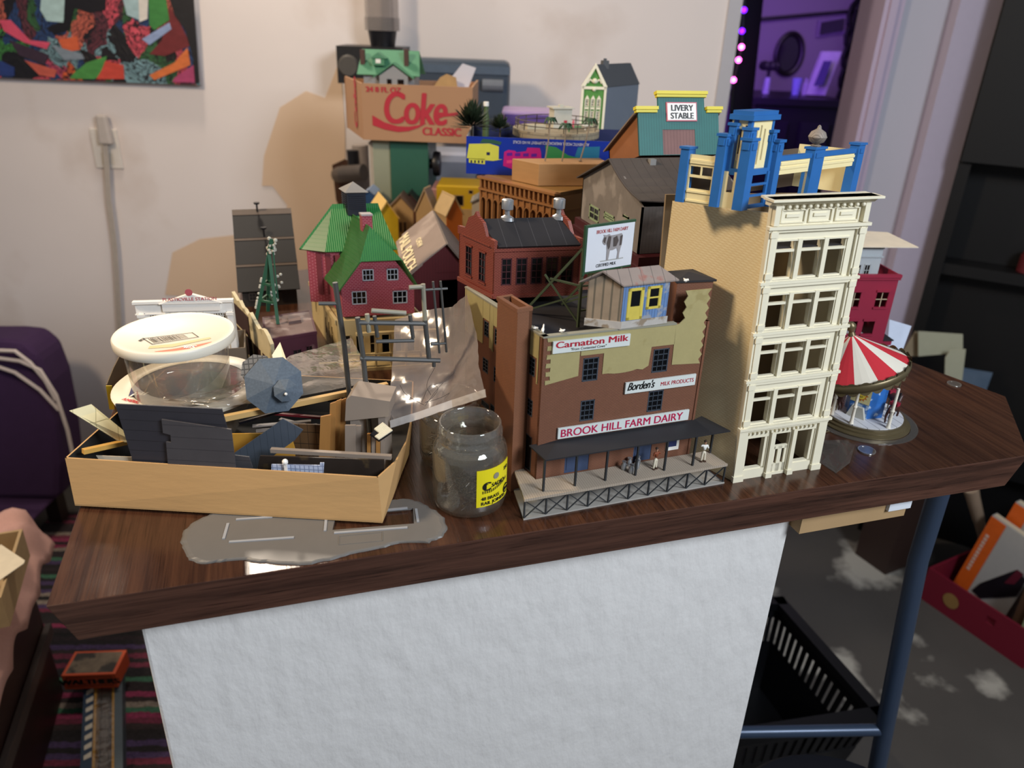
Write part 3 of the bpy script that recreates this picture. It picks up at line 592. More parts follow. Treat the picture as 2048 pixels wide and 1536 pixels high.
for i in range(4):
    for (a, c_) in WX: h = ledge[i+1]-ledge[i]; b.box(a*TW-.0012, c_*TW+.0012, -.0014, 0, ledge[i]+h*.75, ledge[i]+h*.775); b.box(a*TW-.0012, c_*TW+.0012, -.002, 0, ledge[i]+h*.025, ledge[i]+h*.045)
    for xx in (.331, .608): b.box(xx*TW-.0022, xx*TW+.0022, -.0018, 0, ledge[i]+.001, ledge[i]+(ledge[i+1]-ledge[i])*.78)
for k in range(16): b.box(TW*(.1+.8*k/16), TW*(.1+.8*k/16)+.0022, -.0026, 0, g-.0075, g-.0055)
zc_ = ledge[4]
for x0, x1 in ((.1, .34), (.385, .615), (.66, .9)):                       # frieze panels
    for q in ((x0, x1, .30, .33), (x0, x1, .72, .75)): b.box(q[0]*TW, q[1]*TW, -.0016, 0, zc_+(ztop-zc_)*q[2]-.004, zc_+(ztop-zc_)*q[3]-.004)
    for xx in (x0, x1): b.box(xx*TW-.0006, xx*TW+.0006, -.0016, 0, zc_+(ztop-zc_)*.30-.004, zc_+(ztop-zc_)*.75-.004)
    m_ = (x0+x1)/2; b.box((m_-.07)*TW, (m_+.07)*TW, -.0012, 0, zc_+(ztop-zc_)*.45-.003, zc_+(ztop-zc_)*.56-.003)
b.build('front_wall', TWALL, tower)
b = B(); b.M = TL; b.prism([(.004, ztop-.006), (-.002, ztop-.006), (-.004, ztop-.004), (-.0075, ztop-.0018), (-.0075, ztop), (.011, ztop), (.011, ztop-.002), (.004, ztop-.002)], -.004, TW+.004, 'x'); b.box(-.0065, TW+.0065, -.01, .004, ztop-.0018, ztop)
for k in range(13): b.ball((TW*(.08+.84*k/12), -.0028, ztop-.0075), .0019, 8)
b.build('cornice', TWALL, tower)
wl_ = (Matrix.Translation(-tp0) @ TM) @ V((0, 0, 0))
dirL = V((-sin(radians(25)), cos(radians(25)), 0)); TLen = .105; zs = over(1530, 432, tp0+V((-.012, 0, 0)))
TS = mat('tower_side_warm_lit', 'f0dfb6', .5, var=.04, sc=90, pat='grid', ax='xz', p=.003, q=.0022, w=.3, c2='e6d0a0', bump=.35)  # warm light on the left wall put into its base colour
b = B(); pA = dirL*TLen; LFt = fr(pA, (0, 0, 0), 0) @ SH; b.M = fr(pA, (0, 0, 0), 0) @ Matrix(((1, 0, -.04, 0), (0, 1, 0, 0), (0, 0, 1, 0), (0, 0, 0, 1))); b.prism([(0, 0), (TLen, 0), (TLen, zs), (0, zs-.008)], 0, .0035, 'y')
b.build('side_wall', TS, tower, label='textured cream side wall, coloured tan for warm light')
b = B(); b.M = b.M; R_ = V((TW, 0, 0)); 
b.M = TL; b.box(TW-.0035, TW, .004, .085, 0, zs-.001); o = b.build('side_wall', TWALL, tower)
b = B(); q0 = TL @ V((TW-.0035, .085, 0)); b.M = fr(pA+V((.002, .003, 0)), q0, 0) @ SH; b.wall(dist(pA, q0), zs-.002, .003); b.build('back_wall', mat('tower_inside', '8a765a', .6, var=.05), tower)
b = B(); b.M = TL; b.prism([(.006, .0045), (TW-.004, .0045), (TW-.004, .08), (-.004, .07), (.002, .04)], zs-.030, zs-.028); b.build('roof', ROOF, tower)
for q in tw:
    b = B(); b.M = TL; x0, x1, z0, z1 = q; zt_ = z0+(z1-z0)*.74; b.box(x0, x1, .0006, .003, zt_-.0011, zt_+.0011); b.box(x0, x0+.0012, .001, .004, z0, z1); b.box(x1-.0012, x1, .001, .006, z0, z1); b.box(x0, x1, .001, .004, z0, z0+.0012)
    b.build('window', TWALL, tower)
x0, x1, z0, z1 = gq[1]; b = B(); b.M = TL; zt_ = z0+(z1-z0)*.66
b.box(x0, x1, .001, .003, zt_-.003, zt_+.001); b.box(x0, x0+.003, .001, .003, z0, zt_); b.box(x1-.003, x1, .001, .003, z0, zt_); m_ = (x0+x1)/2; b.box(m_-.0022, m_+.0022, .001, .003, z0, zt_); b.box(x0, x1, .001, .003, z0, z0+.009); b.build('door', TWALL, tower)
for q in (gq[0], gq[2]):
    b = B(); b.M = TL; x0, x1, z0, z1 = q; b.box(x0, x0+.0015, .001, .005, z0, z1); b.box(x1-.003, x1, .001, .006, z0, z1); b.box(x0, x1, .001, .005, z0, z0+.0015); b.build('shop_window', TWALL, tower)
# ================= blue and cream corner building on top
zb_ = zs+.0005
bc, brr, bll = T(1480, 421, zb_), T(1702, 386, zb_), T(1357, 403, zb_)
BMx = skew(bc, brr, bll); BMx[2][3] = bc.z; bW, bD = dist(bc, brr), dist(bc, bll)
blue = thing('corner_store_model', 'half painted blue and cream corner building shell resting on the tower top', 'model building', bc); BLm = Matrix.Translation(-bc) @ BMx
BLU = mat('painted_blue', '2b65a4', .35, var=.15, sc=60); CRP = mat('cream_panel', 'ead9a4', .45, var=.05, sc=80)
Z = lambda px, py: onf(px, py, BMx).z
hp = Z(1700, 289); hr = Z(1660, 302); h1 = Z(1660, 306); h2 = Z(1660, 337); h3 = Z(1660, 391)
xm0, xm1 = onf(1606, 390, BMx).x, onf(1626, 390, BMx).x; tx = onf(1540, 412, BMx).x
b = B(); b.M = BLm
b.wall(bW-tx, hr-.001, .002, [(tx+.002, xm0, h3*.35, h2), (xm1, bW-.006, h3*.35, h2)], x0=tx)
for a, c_ in ((tx+.004, xm0-.002), (xm1+.002, bW-.008)): b.box(a, c_, -.0008, 0, h2+.004, h2+.006); b.box(a, c_, -.0008, 0, h1-.006, h1-.004)
b.build('front_wall', CRP, blue)
Lb = fr(BLm @ V((0, bD, 0)), BLm @ V((0, 0, 0)), 0); Lw = Matrix.Translation(bc) @ Lb
lx = onf(1425, 410, Lw).x; lh = onf(1365, 282, Lw).z
b = B(); b.M = Lb; wh = [(lx*.24, lx*.86, lh*.30, lh*.56), (lx*.24, lx*.86, lh*.60, lh*.70)]
zA, zB, zC = onf(1390, 378, Lw).z, onf(1390, 355, Lw).z, onf(1395, 333, Lw).z
b.wall(lx, hr-.001, .002, [(lx*.22, lx*.52, zB+.002, zC), (lx*.56, lx*.86, zB+.002, zC), (lx*.22, lx*.86, zA, zB)])
for z in (zA*.12, zA*.75, zC+.004, hr-.008): b.box(lx*.2, lx*.92, -.0009, 0, z, z+.0016)
b.build('side_wall', CRP, blue)
b = B(); b.M = BLm; b.wall(bW, hr*.85, .002, [(bW*.25, bW*.45, hr*.1, hr*.6), (bW*.55, bW*.8, hr*.1, hr*.6)], y0=bD); o = b.build('back_wall', mat('back_brown', '54463a', .6), blue)
b = B(); b.M = BLm; b.box(bW-.002, bW, .002, bD, 0, hr-.002); b.build('side_wall', CRP, blue)
b = B(); b.M = BLm; b.box(tx, bW, -.0012, .003, hr-.004, hr); b.build('rail', BLU, blue)
for a, c_, yy in ((bW-.0085, bW+.001, 0), (xm0, xm1, 0)):
    b = B(); b.M = BLm; b.box(a, c_, yy-.003, yy+.005, 0, hp); b.box(a-.001, c_+.001, yy-.004, yy+.006, hp-.001, hp+.001); b.box(a+.002, c_-.002, -.0038, -.003, hp-.008, hp-.004); b.build('post', BLU, blue)
b = B(); b.M = BLm; b.box(-.002, .006, bD-.005, bD+.002, 0, hp); b.box(-.003, .007, bD-.006, bD+.003, hp-.001, hp+.001); b.build('post', BLU, blue)
# corner turret
z_b = Z(1505, 340); z_s = Z(1480, 300); z_t = Z(1500, 225); ty = bD-lx
hA, hB, hC = Z(1434, 258), Z(1470, 262), Z(1521, 266); lA, lB, lC = Z(1421, 282), Z(1470, 282), Z(1535, 284)
def tpost(x0, x1, y0, y1, z0, z1):
    b = B(); b.M = BLm; b.box(x0, x1, y0, y1, z0, z1); b.box(x0-.001, x1+.001, y0-.001, y1+.001, z1-.001, z1+.0012); b.box(x0+.0012, x1-.0012, y0-.0009, y0, z1-.008, z1-.003); b.box(x0-.0009, x0, y0+.0012, y1-.0012, z1-.008, z1-.003); b.build('turret_post', BLU, blue)
tpost(-.002, .006, -.002, .006, 0, lB); tpost(tx-.006, tx+.001, -.002, .005, 0, lC); tpost(-.002, .005, ty-.005, ty+.002, 0, lA)
tpost(.002, .0085, .002, .0085, lB, hB); tpost(tx-.0095, tx-.004, .002, .0075, z_b, hC); tpost(.002, .0075, ty-.009, ty-.003, z_b, hA)
b = B(); b.M = BLm; b.box(.002, tx, .002, ty, z_b-.005, z_b); b.build('turret_band', BLU, blue)
b = B(); b.M = BLm; i0 = .0065; x9 = tx-.0065; b.wall(x9-i0, z_b-.005, .0016, [(i0+.0025, x9-.0025, z_b*.64, z_b*.92), (i0+.0025, x9-.0025, z_b*.36, z_b*.58), (i0+.0025, x9-.0025, z_b*.1, z_b*.3)], x0=i0, y0=.001); b.build('turret_door', BLU, blue)
b = B(); b.M = Lb; b.wall(ty-.012, z_b-.005, .0016, [(bD-ty+.009, bD-.0095, z_b*.4, z_b*.92)], x0=bD-ty+.0055, y0=.001); b.build('turret_window', CRP, blue)
b = B(); b.M = BLm; wS = z_t-.007-z_b
b.wall(tx-.012, wS, .0015, [(.0125, .0145, z_b+.006, z_t-.014), (.0175, .0195, z_b+.003, z_t-.011), (.0225, .0245, z_b+.006, z_t-.014)], x0=.006, z0=z_b, y0=.005)
b.M = Lb; b.wall(ty-.010, wS, .0015, [(bD-ty+.012, bD-ty+.0135, z_b+.006, z_t-.014), (bD-ty+.016, bD-ty+.0175, z_b+.003, z_t-.011)], x0=bD-ty+.005, z0=z_b, y0=.005)
b.build('turret_shaft', CRP, blue)
b = B(); b.M = BLm; b.box(.0045, .0075, .0045, .0075, hB, z_t-.006); b.box(tx-.008, tx-.0055, .0045, .008, hC, z_t-.006); b.box(.0045, .008, ty-.008, ty-.005, hA, z_t-.006)
for k_ in range(5): z = z_b+.004+(wS-.01)*k_/5; b.box(.0095, .0115, .004, .005, z, z+.0016)
b.build('turret_pilasters', BLU, blue)
b = B(); b.M = BLm; b.box(.002, tx-.003, .002, ty-.002, z_t-.007, z_t-.003); b.box(.0035, tx-.0045, .0035, ty-.0035, z_t-.003, z_t); b.build('turret_cap', BLU, blue)
# grey ball finial and bits inside the shell
fp = BMx @ V(((xm0+xm1)/2-.001, .001, hp+.001)); o = thing('ball_ornament', 'small ribbed grey ball standing on the middle blue post', 'ornament', fp)
b = B(); b.lathe([(.0001, 0), (.004, 0), (.0045, .001), (.002, .002), (.006, .004), (.0078, .008), (.006, .012), (.002, .0145), (.0012, .017), (.0001, .0178)], 20); b.build('ball_body', mat('grey_resin', '8c8278', .6, pat='line', ax='xy', p=.002, w=.3, c2='6e655c'), o, smooth=True)
# ================= card tray full of building parts
TB = .0030; tF, tR = T(150, 1011, TB), T(765, 1046, TB); TRM = fr(tF, tR, H); TRW = dist(tF, tR); TRH = .0455; TRD = .19
tray = thing('cardboard_tray', 'shallow tan cardboard tray heaped with model building parts at the left counter end', 'tray', tF); iT = Matrix.Translation(-tF); TRl = iT @ TRM
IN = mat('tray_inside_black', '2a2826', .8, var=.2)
def strip(b, bot, topp, t=.0014, inward=None):
    """upright card wall along two polylines (bottom and top, world)"""
    n = len(bot); bo = [iT @ V(p) for p in bot]; to = [iT @ V(p) for p in topp]; ctr = TRl @ V((TRW/2, TRD/2, 0))
    off = []
    for i in range(n):
        d = (bo[min(i+1, n-1)]-bo[max(i-1, 0)]); d.z = 0; d.normalize(); nn = V((-d.y, d.x, 0))
        if nn.dot(ctr-bo[i]) < 0: nn = -nn
        off.append(nn*t)
    for i in range(n-1):
        b.mi = 0; b.f([bo[i], bo[i+1], to[i+1], to[i]]); b.f([to[i], to[i+1], to[i+1]+off[i+1], to[i]+off[i]])
        b.mi = 1; b.f([bo[i]+off[i], to[i]+off[i], to[i+1]+off[i+1], bo[i+1]+off[i+1]])
    b.mi = 0; b.f([bo[0], to[0], to[0]+off[0], bo[0]+off[0]]); b.f([bo[-1], to[-1], to[-1]+off[-1], bo[-1]+off[-1]])
w3 = lambda x, y, z: TRM @ V((x, y, z))
rb = [tR, V((.080, .575, H+TB)), V((.094, .612, H+TB)), V((.107, .645, H+TB)), V((.124, .720, H+TB))]; rt = [T(756, 955, TRH), V((.083, .566, H+TRH)), V((.098, .598, H+TRH)), V((.110, .640, H+TRH)), V((.126, .720, H+TRH))]
blk_ = w3(0, TRD, TB); ftl = T(130, 916, TRH)
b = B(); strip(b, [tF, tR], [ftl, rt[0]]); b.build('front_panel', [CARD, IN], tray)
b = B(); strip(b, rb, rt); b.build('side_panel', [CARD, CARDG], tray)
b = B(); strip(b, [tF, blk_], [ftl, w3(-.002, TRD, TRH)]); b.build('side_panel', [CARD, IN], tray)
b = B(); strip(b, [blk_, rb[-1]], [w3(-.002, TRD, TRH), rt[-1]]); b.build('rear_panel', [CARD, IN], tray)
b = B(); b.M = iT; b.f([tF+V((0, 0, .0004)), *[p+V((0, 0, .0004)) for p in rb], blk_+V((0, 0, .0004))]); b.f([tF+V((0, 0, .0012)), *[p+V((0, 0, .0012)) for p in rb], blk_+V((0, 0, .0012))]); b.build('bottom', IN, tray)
TZ = TB+.0016
GP = mat('charcoal_plank_panel', '35343a', .5, var=.15, sc=60, pat='line', ax='z', p=.0095, w=.05, c2='232226', bump=.4)
GP2 = mat('grey_plank_panel', '4b484a', .5, var=.18, sc=60, pat='line', ax='z', p=.011, w=.05, c2='38363a', bump=.4)
def slat(name, lab, cat, px, d, m, t=.0012, zmin=None, grp=None, flat=None):
    """flat piece standing in the tray at depth d behind the front wall; px = outline pixels"""
    q = [onf(x, y, TRM, d) for x, y in px]; o = TRM @ V((min(p.x for p in q), d, 0)); k = thing(name, lab, cat, V((o.x, o.y, H+max(TZ, min(p.z for p in q)))), 0, grp)
    b = B(); b.M = Matrix.Translation(-k.location) @ TRM; b.prism([(p.x, max(p.z, TZ) if zmin is None else max(p.z, zmin)) for p in q], d, d+t, 'y'); b.build('panel', m, k); return k
slat('plank_wall_panel', 'large charcoal wall panel with plank grooves standing at the front of the tray', 'model part', [(230, 808), (443, 818), (452, 850), (485, 985), (290, 985), (268, 930)], .0100, GP, .0014)
slat('notched_wall_panel', 'smaller dark grey panel with a notched edge in front of the charcoal plank panel', 'model part', [(323, 839), (462, 859), (472, 940), (480, 990), (352, 985), (344, 930), (336, 931), (332, 884), (342, 885), (341, 870), (326, 866)], .0065, GP2, .0012)
slat('bent_grey_panel', 'small grey panel tucked between the notched panel and the black trestle wall', 'model part', [(466, 910), (498, 914), (505, 935), (500, 985), (470, 985)], .012, GP2, .001)
SLB = mat('slate_blue_sheet', '49525e', .4, var=.12, sc=60, pat='line', ax='x', p=.006, w=.06, c2='39414b')
slat('slate_blue_sheet', 'bent slate blue roof sheet leaning up in the middle of the tray', 'model part', [(565, 838), (606, 860), (590, 880), (515, 935), (505, 960), (455, 960), (470, 905), (545, 853)], .045, SLB, .001)
slat('yellow_wall_panel', 'ochre yellow wall panel standing behind the slate blue sheet', 'model part', [(462, 868), (580, 866), (590, 900), (590, 960), (462, 960)], .062, mat('ochre_panel', 'b98a35', .6, var=.1), .0014)
slat('dark_plank_wall', 'brown wall piece with plank lines left of the upright wood strips', 'model part', [(585, 848), (645, 850), (645, 960), (585, 960)], .066, mat('umber_grid', '5a4128', .6, var=.15, pat='grid', ax='x', p=.007, q=.012, w=.06, c2='2c2014'), .0016)
TRB = mat('dark_trestle_brown', '2f2722', .45, var=.3, sc=60, stain='54452f', ssc=40)
slat('black_trestle_wall', 'dark glossy trestle wall lying under the taupe strip at the tray front', 'model part', [(520, 912), (768, 920), (768, 960), (760, 1000), (505, 985)], .022, TRB, .0016)
slat('white_picket_strip', 'pale bluish white picket strip at the front of the tray', 'model part', [(543, 929), (640, 931), (640, 926), (648, 926), (646, 955), (645, 1000), (541, 1000)], .009, mat('pale_blue_picket', 'b9c4dc', .5, var=.1, pat='grid', ax='x', p=.0036, q=.004, w=.2, c2='7f8aa6'), .001)
k = bpy.data.objects['white_picket_strip']; b = B(); q = onf(570, 924, TRM, .0075); b.M = Matrix.Translation(-k.location) @ TRM; b.box(q.x-.001, q.x+.0012, .0066, .0086, TZ, q.z); b.ball((q.x, .0076, q.z), .0026, 10); b.build('finial_post', WHITE, k)
def wstick(name, lab, cat, a, c_, w, h, m, grp=None, extra=None):
    o = V(a); k = thing(name, lab, cat, o, 0, grp); b = B(); b.bar((0, 0, 0), V(c_)-o, w, h); b.build('strip', m, k); return k
PINE = mat('pale_pine', 'c9a468', .6, var=.12, sc=30, stretch=(1, 1, 1)); TAUPE = mat('taupe_plastic', '8f8276', .5, var=.06)
wstick('taupe_strip', 'long taupe plastic strip lying above the black trestle wall', 'model part', w3(*[v for v in onf(542, 900, TRM, .03)]), w3(*[v for v in onf(783, 914, TRM, .03)]), .004, .0035, TAUPE)
wstick('pine_beam', 'long pale wooden beam lying across the heap towards the plastic bag', 'model part', T(440, 838, .066), T(775, 770, .066), .005, .005, PINE)
wstick('black_sprue_rod', 'thin glossy black rod under the pale wooden beam', 'model part', T(478, 846, .058), T(705, 783, .058), .0022, .0022, mat('gloss_black', '121014', .2))
wstick('black_sprue_rod', 'ragged black strip under the right end of the pale wooden beam', 'model part', T(655, 800, .052), T(718, 786, .052), .004, .003, mat('gloss_black', '121014', .2))
wstick('dark_red_strip', 'dark red strip under the black rod in the heap', 'model part', T(512, 824, .052), T(655, 836, .052), .003, .002, mat('dark_red_strip', '6a1c26', .4))
for i, (a, c_) in enumerate((((505, 852), (622, 842)), ((512, 862), (634, 850)), ((560, 838), (640, 858)))):
    wstick('grey_siding_strip', ['pale grey siding strip topmost of the middle three', 'pale grey siding strip lowest of the middle three', 'pale grey siding strip slanting down toward the upright wood strips'][i], 'model part', T(*a, .042-.004*i), T(*c_, .042-.004*i), .004, .0014, mat('pale_grey_siding', '8d857e', .5, var=.1), 'siding strips in the heap')
wstick('tan_rail', 'tan stick resting on the left rim of the tray', 'model part', T(166, 903, .051), T(252, 884, .045), .0045, .004, mat('tan_stick', 'd0a050', .5, var=.1))
LC_ = mat('cream_tile_strip', 'ded2a4', .5, var=.05, pat='grid', ax='x', p=.016, q=.02, w=.03, c2='a89c70')
q = [T(138, 822, .078), T(182, 809, .078), T(275, 885, .046), T(240, 885, .046)]; k = thing('cream_tiled_strip', 'cream strip with tile lines jutting out over the left tray side', 'model part', q[3]); b = B(); b.slab([p-q[3] for p in q], .0014); b.build('strip', LC_, k)
slat('paper_scrap', 'pale paper scrap inside the left front corner of the tray', 'paper', [(192, 911), (264, 914), (264, 940), (212, 940)], .016, mat('pale_scrap', 'd3c4ac', .7), .0005)
WB = mat('brown_strip_wood', 'a5763f', .6, var=.15, sc=25, stretch=(4, 4, 1))
for i, (x0, x1, y0, d) in enumerate(((641, 662, 830, .058), (660, 672, 804, .0605), (672, 682, 799, .063), (681, 692, 797, .0655))):
    slat('wood_strip', ['broad lower brown wood strip left of the upright row', 'second upright wood strip from the left in the row', 'third upright wood strip from the left in the row', 'upright wood strip touching the taupe block'][i], 'model part', [(x0, y0+4), (x1, y0), (x1-3, 905), (x1-3, 960), (x0-3, 960), (x0-3, 905)], d, WB, .002, grp='upright wood strips in the tray')
b0 = onf(690, 842, TRM, .058); k = thing('taupe_block', 'taupe tapered plastic block propped beside the upright wood strips', 'model part', w3(b0.x, .058, b0.z)); kk = Matrix.Translation(-k.location) @ TRM
q = [onf(x, y, TRM, .058) for x, y in ((690, 842), (778, 833), (780, 803), (702, 791), (692, 800))]; b = B(); b.M = kk; b.prism([(p.x, p.z) for p in q], .058, .088, 'y'); b.build('block', TAUPE, k); z = min(p.z for p in q)
b = B(); b.M = kk; b.box(q[0].x+.004, q[0].x+.012, .060, .086, TZ, z+.0005); b.box(q[1].x-.01, q[1].x-.004, .060, .086, TZ, q[1].z+.0005); b.build('prop', TAUPE, k)
for i, (x0, x1, y0, d, m) in enumerate(((690, 711, 851, .05, 'grey'), (712, 722, 852, .0535, 'grey'), (734, 741, 868, .046, 'wood'), (743, 750, 868, .046, 'grey'), (752, 760, 872, .045, 'wood'), (762, 770, 874, .045, 'grey'))):
    slat('small_post', ['broad grey post below the taupe block', 'narrow grey post below the taupe block', 'left brown post under the ribbed strip', 'thin grey post between the two brown posts', 'right brown post under the ribbed strip', 'grey post nearest the right tray side'][i], 'model part', [(x0, y0), (x1, y0), (x1, 960), (x0, 960)], d, WB if m == 'wood' else TAUPE, .002, grp='small posts in the tray corner')
r0 = T(742, 876, .066); k = thing('ribbed_strip', 'black and ivory ribbed strip sticking out over the right side of the tray', 'model part', r0); q = [T(739, 870, .066), T(765, 850, .066), T(785, 866, .061), T(758, 884, .061)]; b = B(); b.slab([p-r0 for p in q], .002); b.build('backing', BLK, k)
b = B()
for i in range(9):
    f_ = (i+.5)/9; a, c_ = q[0].lerp(q[3], f_), q[1].lerp(q[2], f_); b.bar(a-r0+V((0, -.001, .0030))+(c_-a)*.35*(i < 5), c_-r0+V((0, -.001, .0030)), .0011)
b.build('ivory_ribs', CREAM, k)
# tubs
CLR = film('clear_tub_plastic', 'f2efe8', .10, .06, .10, .05, 20)
def tub(o, r0, r1, h, lid, name, lab, rimc):
    k = thing(name, lab, 'tub', o); b = B(); b.lathe([(.0001, 0), (r0, 0), (r0+.001, .002), (r1-.002, h*.9), (r1, h*.92), (r1+.002, h)], 48); b.build('bowl', CLR, k, smooth=True)
    b = B()
    if lid: b.lathe([(r1+.004, h-.007), (r1+.0048, h-.006), (r1+.005, h+.0005), (r1+.004, h+.0018), (r1-.001, h+.0018), (r1-.0035, h+.0004), (.0001, h+.0004)], 56)
    else: b.lathe([(r1+.0022, h-.004), (r1+.005, h-.004), (r1+.006, h-.001), (r1+.004, h+.0006), (r1-.010, h+.0006), (r1-.012, h-.0004), (r1+.0022, h-.0004)], 56)
    b.build('lid' if lid else 'rim_lid', rimc, k, smooth=True); return k
LIDM = mat('ivory_lid', 'e4dcca', .4, var=.03)
lo = V((-.089, .727, H+TZ)); t1 = tub(lo, .034, .0635, .058, False, 'large_plastic_tub', 'large clear tub with white rim and a blue label, under the lidded tub', LIDM)
lid2 = B(); lid2.lathe([(.0001, .0562), (.0515, .0562), (.0515, .0572), (.0001, .0572)], 40); lid2.build('clear_lid', CLR, t1)
z_ = .0592; lq = [T(x, y, TZ+z_)-lo for x, y in ((263, 775), (279, 773), (294, 792), (257, 792))]; b = B(); b.f(lq); lb_ = b.build('label', mat('navy_label', '201d52', .5), t1, label='navy blue label')
Fl = lambda o, ang: tr(*o) @ rot(ang) @ rot(-90, 'X')        # text lying flat
ta = T(262, 790, TZ+z_+.0003)-lo; text('lettering', 'pu', .0125, WHITE, lb_, Fl(ta, -13), shear=.3, off=.02)
ta = T(243, 799, TZ+z_+.0004)-lo; text('lettering', 'AMERIC', .0055, mat('lid_red', 'c3383a', .5), t1, Fl(ta, -38), off=.02)
hi_ = V((-.094, .712, H+TZ+.0603)); t2 = tub(hi_, .0415, .0475, .055, True, 'lidded_plastic_tub', 'clear tub with an ivory lid showing a barcode and an orange band', LIDM)
zl_ = .0557; fl_ = lambda px, py: T(px, py, hi_.z-H+zl_)-hi_; ob = [fl_(*p) for p in ((308, 703), (345, 698), (390, 690), (424, 683), (412, 695), (385, 703), (350, 706), (330, 706))]
b = B(); b.f(ob); b.build('orange_band', mat('lid_orange', 'd66a48', .5), t2); b = B(); b.f([fl_(*p) for p in ((296, 697), (345, 694), (422, 677), (420, 674), (345, 688), (300, 692))]); b.build('yellow_band', mat('lid_ochre', 'cdbb84', .5), t2)
b = B(); qa, qb, qc, qd = (fl_(*p) for p in ((285, 677), (385, 665), (398, 674), (304, 689)))
P = lambda u, v: qa.lerp(qb, u).lerp(qd.lerp(qc, u), v)+V((0, 0, .0002))
for (u0, u1, v0, v1) in ((0, 1, 0, .06), (0, 1, .94, 1), (0, .02, 0, 1), (.98, 1, 0, 1)): b.f([P(u0, v0), P(u1, v0), P(u1, v1), P(u0, v1)])
u = .08
while u < .8: w_ = random.choice((.008, .008, .016, .02)); b.f([P(u, .14), P(u+w_, .14), P(u+w_, .82), P(u, .82)]); u += w_+random.choice((.01, .014, .02))
b.build('barcode', INK, t2)
ta = fl_(395, 692); text('lettering', 'Silk', .0085, WHITE, t2, Fl(ta+V((0, 0, .0004)), 166), shear=.2, off=.015)
ta = fl_(282, 683); text('lettering', 'B57', .0045, INK, t2, Fl(ta+V((0, 0, .0003)), 60), off=.01)
# film bag over the tubs
def sheet(name, lab, cat, rows, m, sub=6, amp=.003, thick=False, seed=1, par=None):
    """crinkled film through a grid of world points (rows of equal length)"""
    rnd = random.Random(seed); n, k = len(rows), len(rows[0]); g = []
    for i in range((n-1)*sub+1):
        a, f_ = divmod(i, sub); f_ /= sub
        if a == n-1: a, f_ = n-2, 1.
        rw = []
        for j in range((k-1)*sub+1):
            c_, h_ = divmod(j, sub); h_ /= sub
            if c_ == k-1: c_, h_ = k-2, 1.
            p = (rows[a][c_].lerp(rows[a][c_+1], h_)).lerp(rows[a+1][c_].lerp(rows[a+1][c_+1], h_), f_)
            e_ = amp if 0 < i < (n-1)*sub and 0 < j < (k-1)*sub else amp*.4
            rw.append(p+V((rnd.uniform(-1, 1), rnd.uniform(-1, 1), rnd.uniform(-1, 1)))*e_+V((0, -1, .5))*e_*sin(i*1.3+j*.7))
        g.append(rw)
    o = g[0][0].copy(); t = thing(name, lab, cat, o) if par is None else par; b = B(); m_ = len(g[0])
    o2 = o if par is None else par.location
    b.mesh([p-o2 for r_ in g for p in r_], [(i*m_+j, i*m_+j+1, (i+1)*m_+j+1, (i+1)*m_+j) for i in range(len(g)-1) for j in range(m_-1)]); b.build('film', m, t, smooth=2); return t
CLB = film('crinkly_clear_film', 'f4f0ea', .06, .09, .12, .3, 40, (.85, .74, .6, 1))
sheet('clear_film_bag', 'crinkled clear film bag draped over the tub rim and the heap', 'plastic bag', [[T(305, 800, .071), T(430, 815, .075), T(560, 800, .073), T(738, 765, .066)], [T(312, 797, .073), T(440, 797, .080), T(570, 762, .079), T(728, 722, .070)], [T(490, 775, .082), T(520, 742, .080), T(580, 712, .078), T(702, 676, .070)]], CLB, 7, .0014, seed=4)
# gazebo
ga = T(548, 770, .092); gd = (EYE-ga).normalized(); gd = (gd+V((.0, -.1, .1))).normalized(); gt = gd.to_track_quat('Z', 'Y').to_matrix().to_4x4()
gz_ = thing('gazebo_model', 'toppled grey lattice gazebo with a speckled blue-grey octagonal roof, on the film bag', 'model building', ga); SPK = mat('speckled_slate', '56616c', .7, var=.35, sc=500); LAT = mat('grey_lattice', '7a736a', .6, var=.25, sc=200, pat='grid', ax='x', p=.004, q=.004, w=.25, c2='4a453f')
b = B(); b.M = gt @ rot(22.5); b.lathe([(.0001, .009), (.026, -.002), (.0255, -.0035), (.0001, -.002)], 8); b.build('roof', SPK, gz_)
b = B(); b.M = gt @ tr(.009, -.006, .010) @ rot(22.5); b.lathe([(.0001, .006), (.0105, 0), (.010, -.006), (.0001, -.006)], 8); b.build('lantern_roof', SPK, gz_)
b = B(); b.M = gt @ tr(.009, -.0065, .016); b.ball((0, -.003, 0), .0014, 8); b.build('finial', WHITE, gz_)
b = B(); b.M = gt @ tr(-.012, .014, -.026) @ rot(10); b.lathe([(.0001, .022), (.015, .022), (.015, 0), (.0001, 0)], 8); b.build('lattice_body', LAT, gz_)
q = [T(545, 712, .088), T(561, 686, .096), T(576, 728, .086), T(570, 745, .08), T(552, 742, .08)]; k = thing('ivory_gable_piece', 'small pointed ivory plastic piece behind the gazebo roof', 'model part', q[4]); b = B(); b.slab([p-q[4] for p in q], .0014); b.build('piece', CREAM, k)
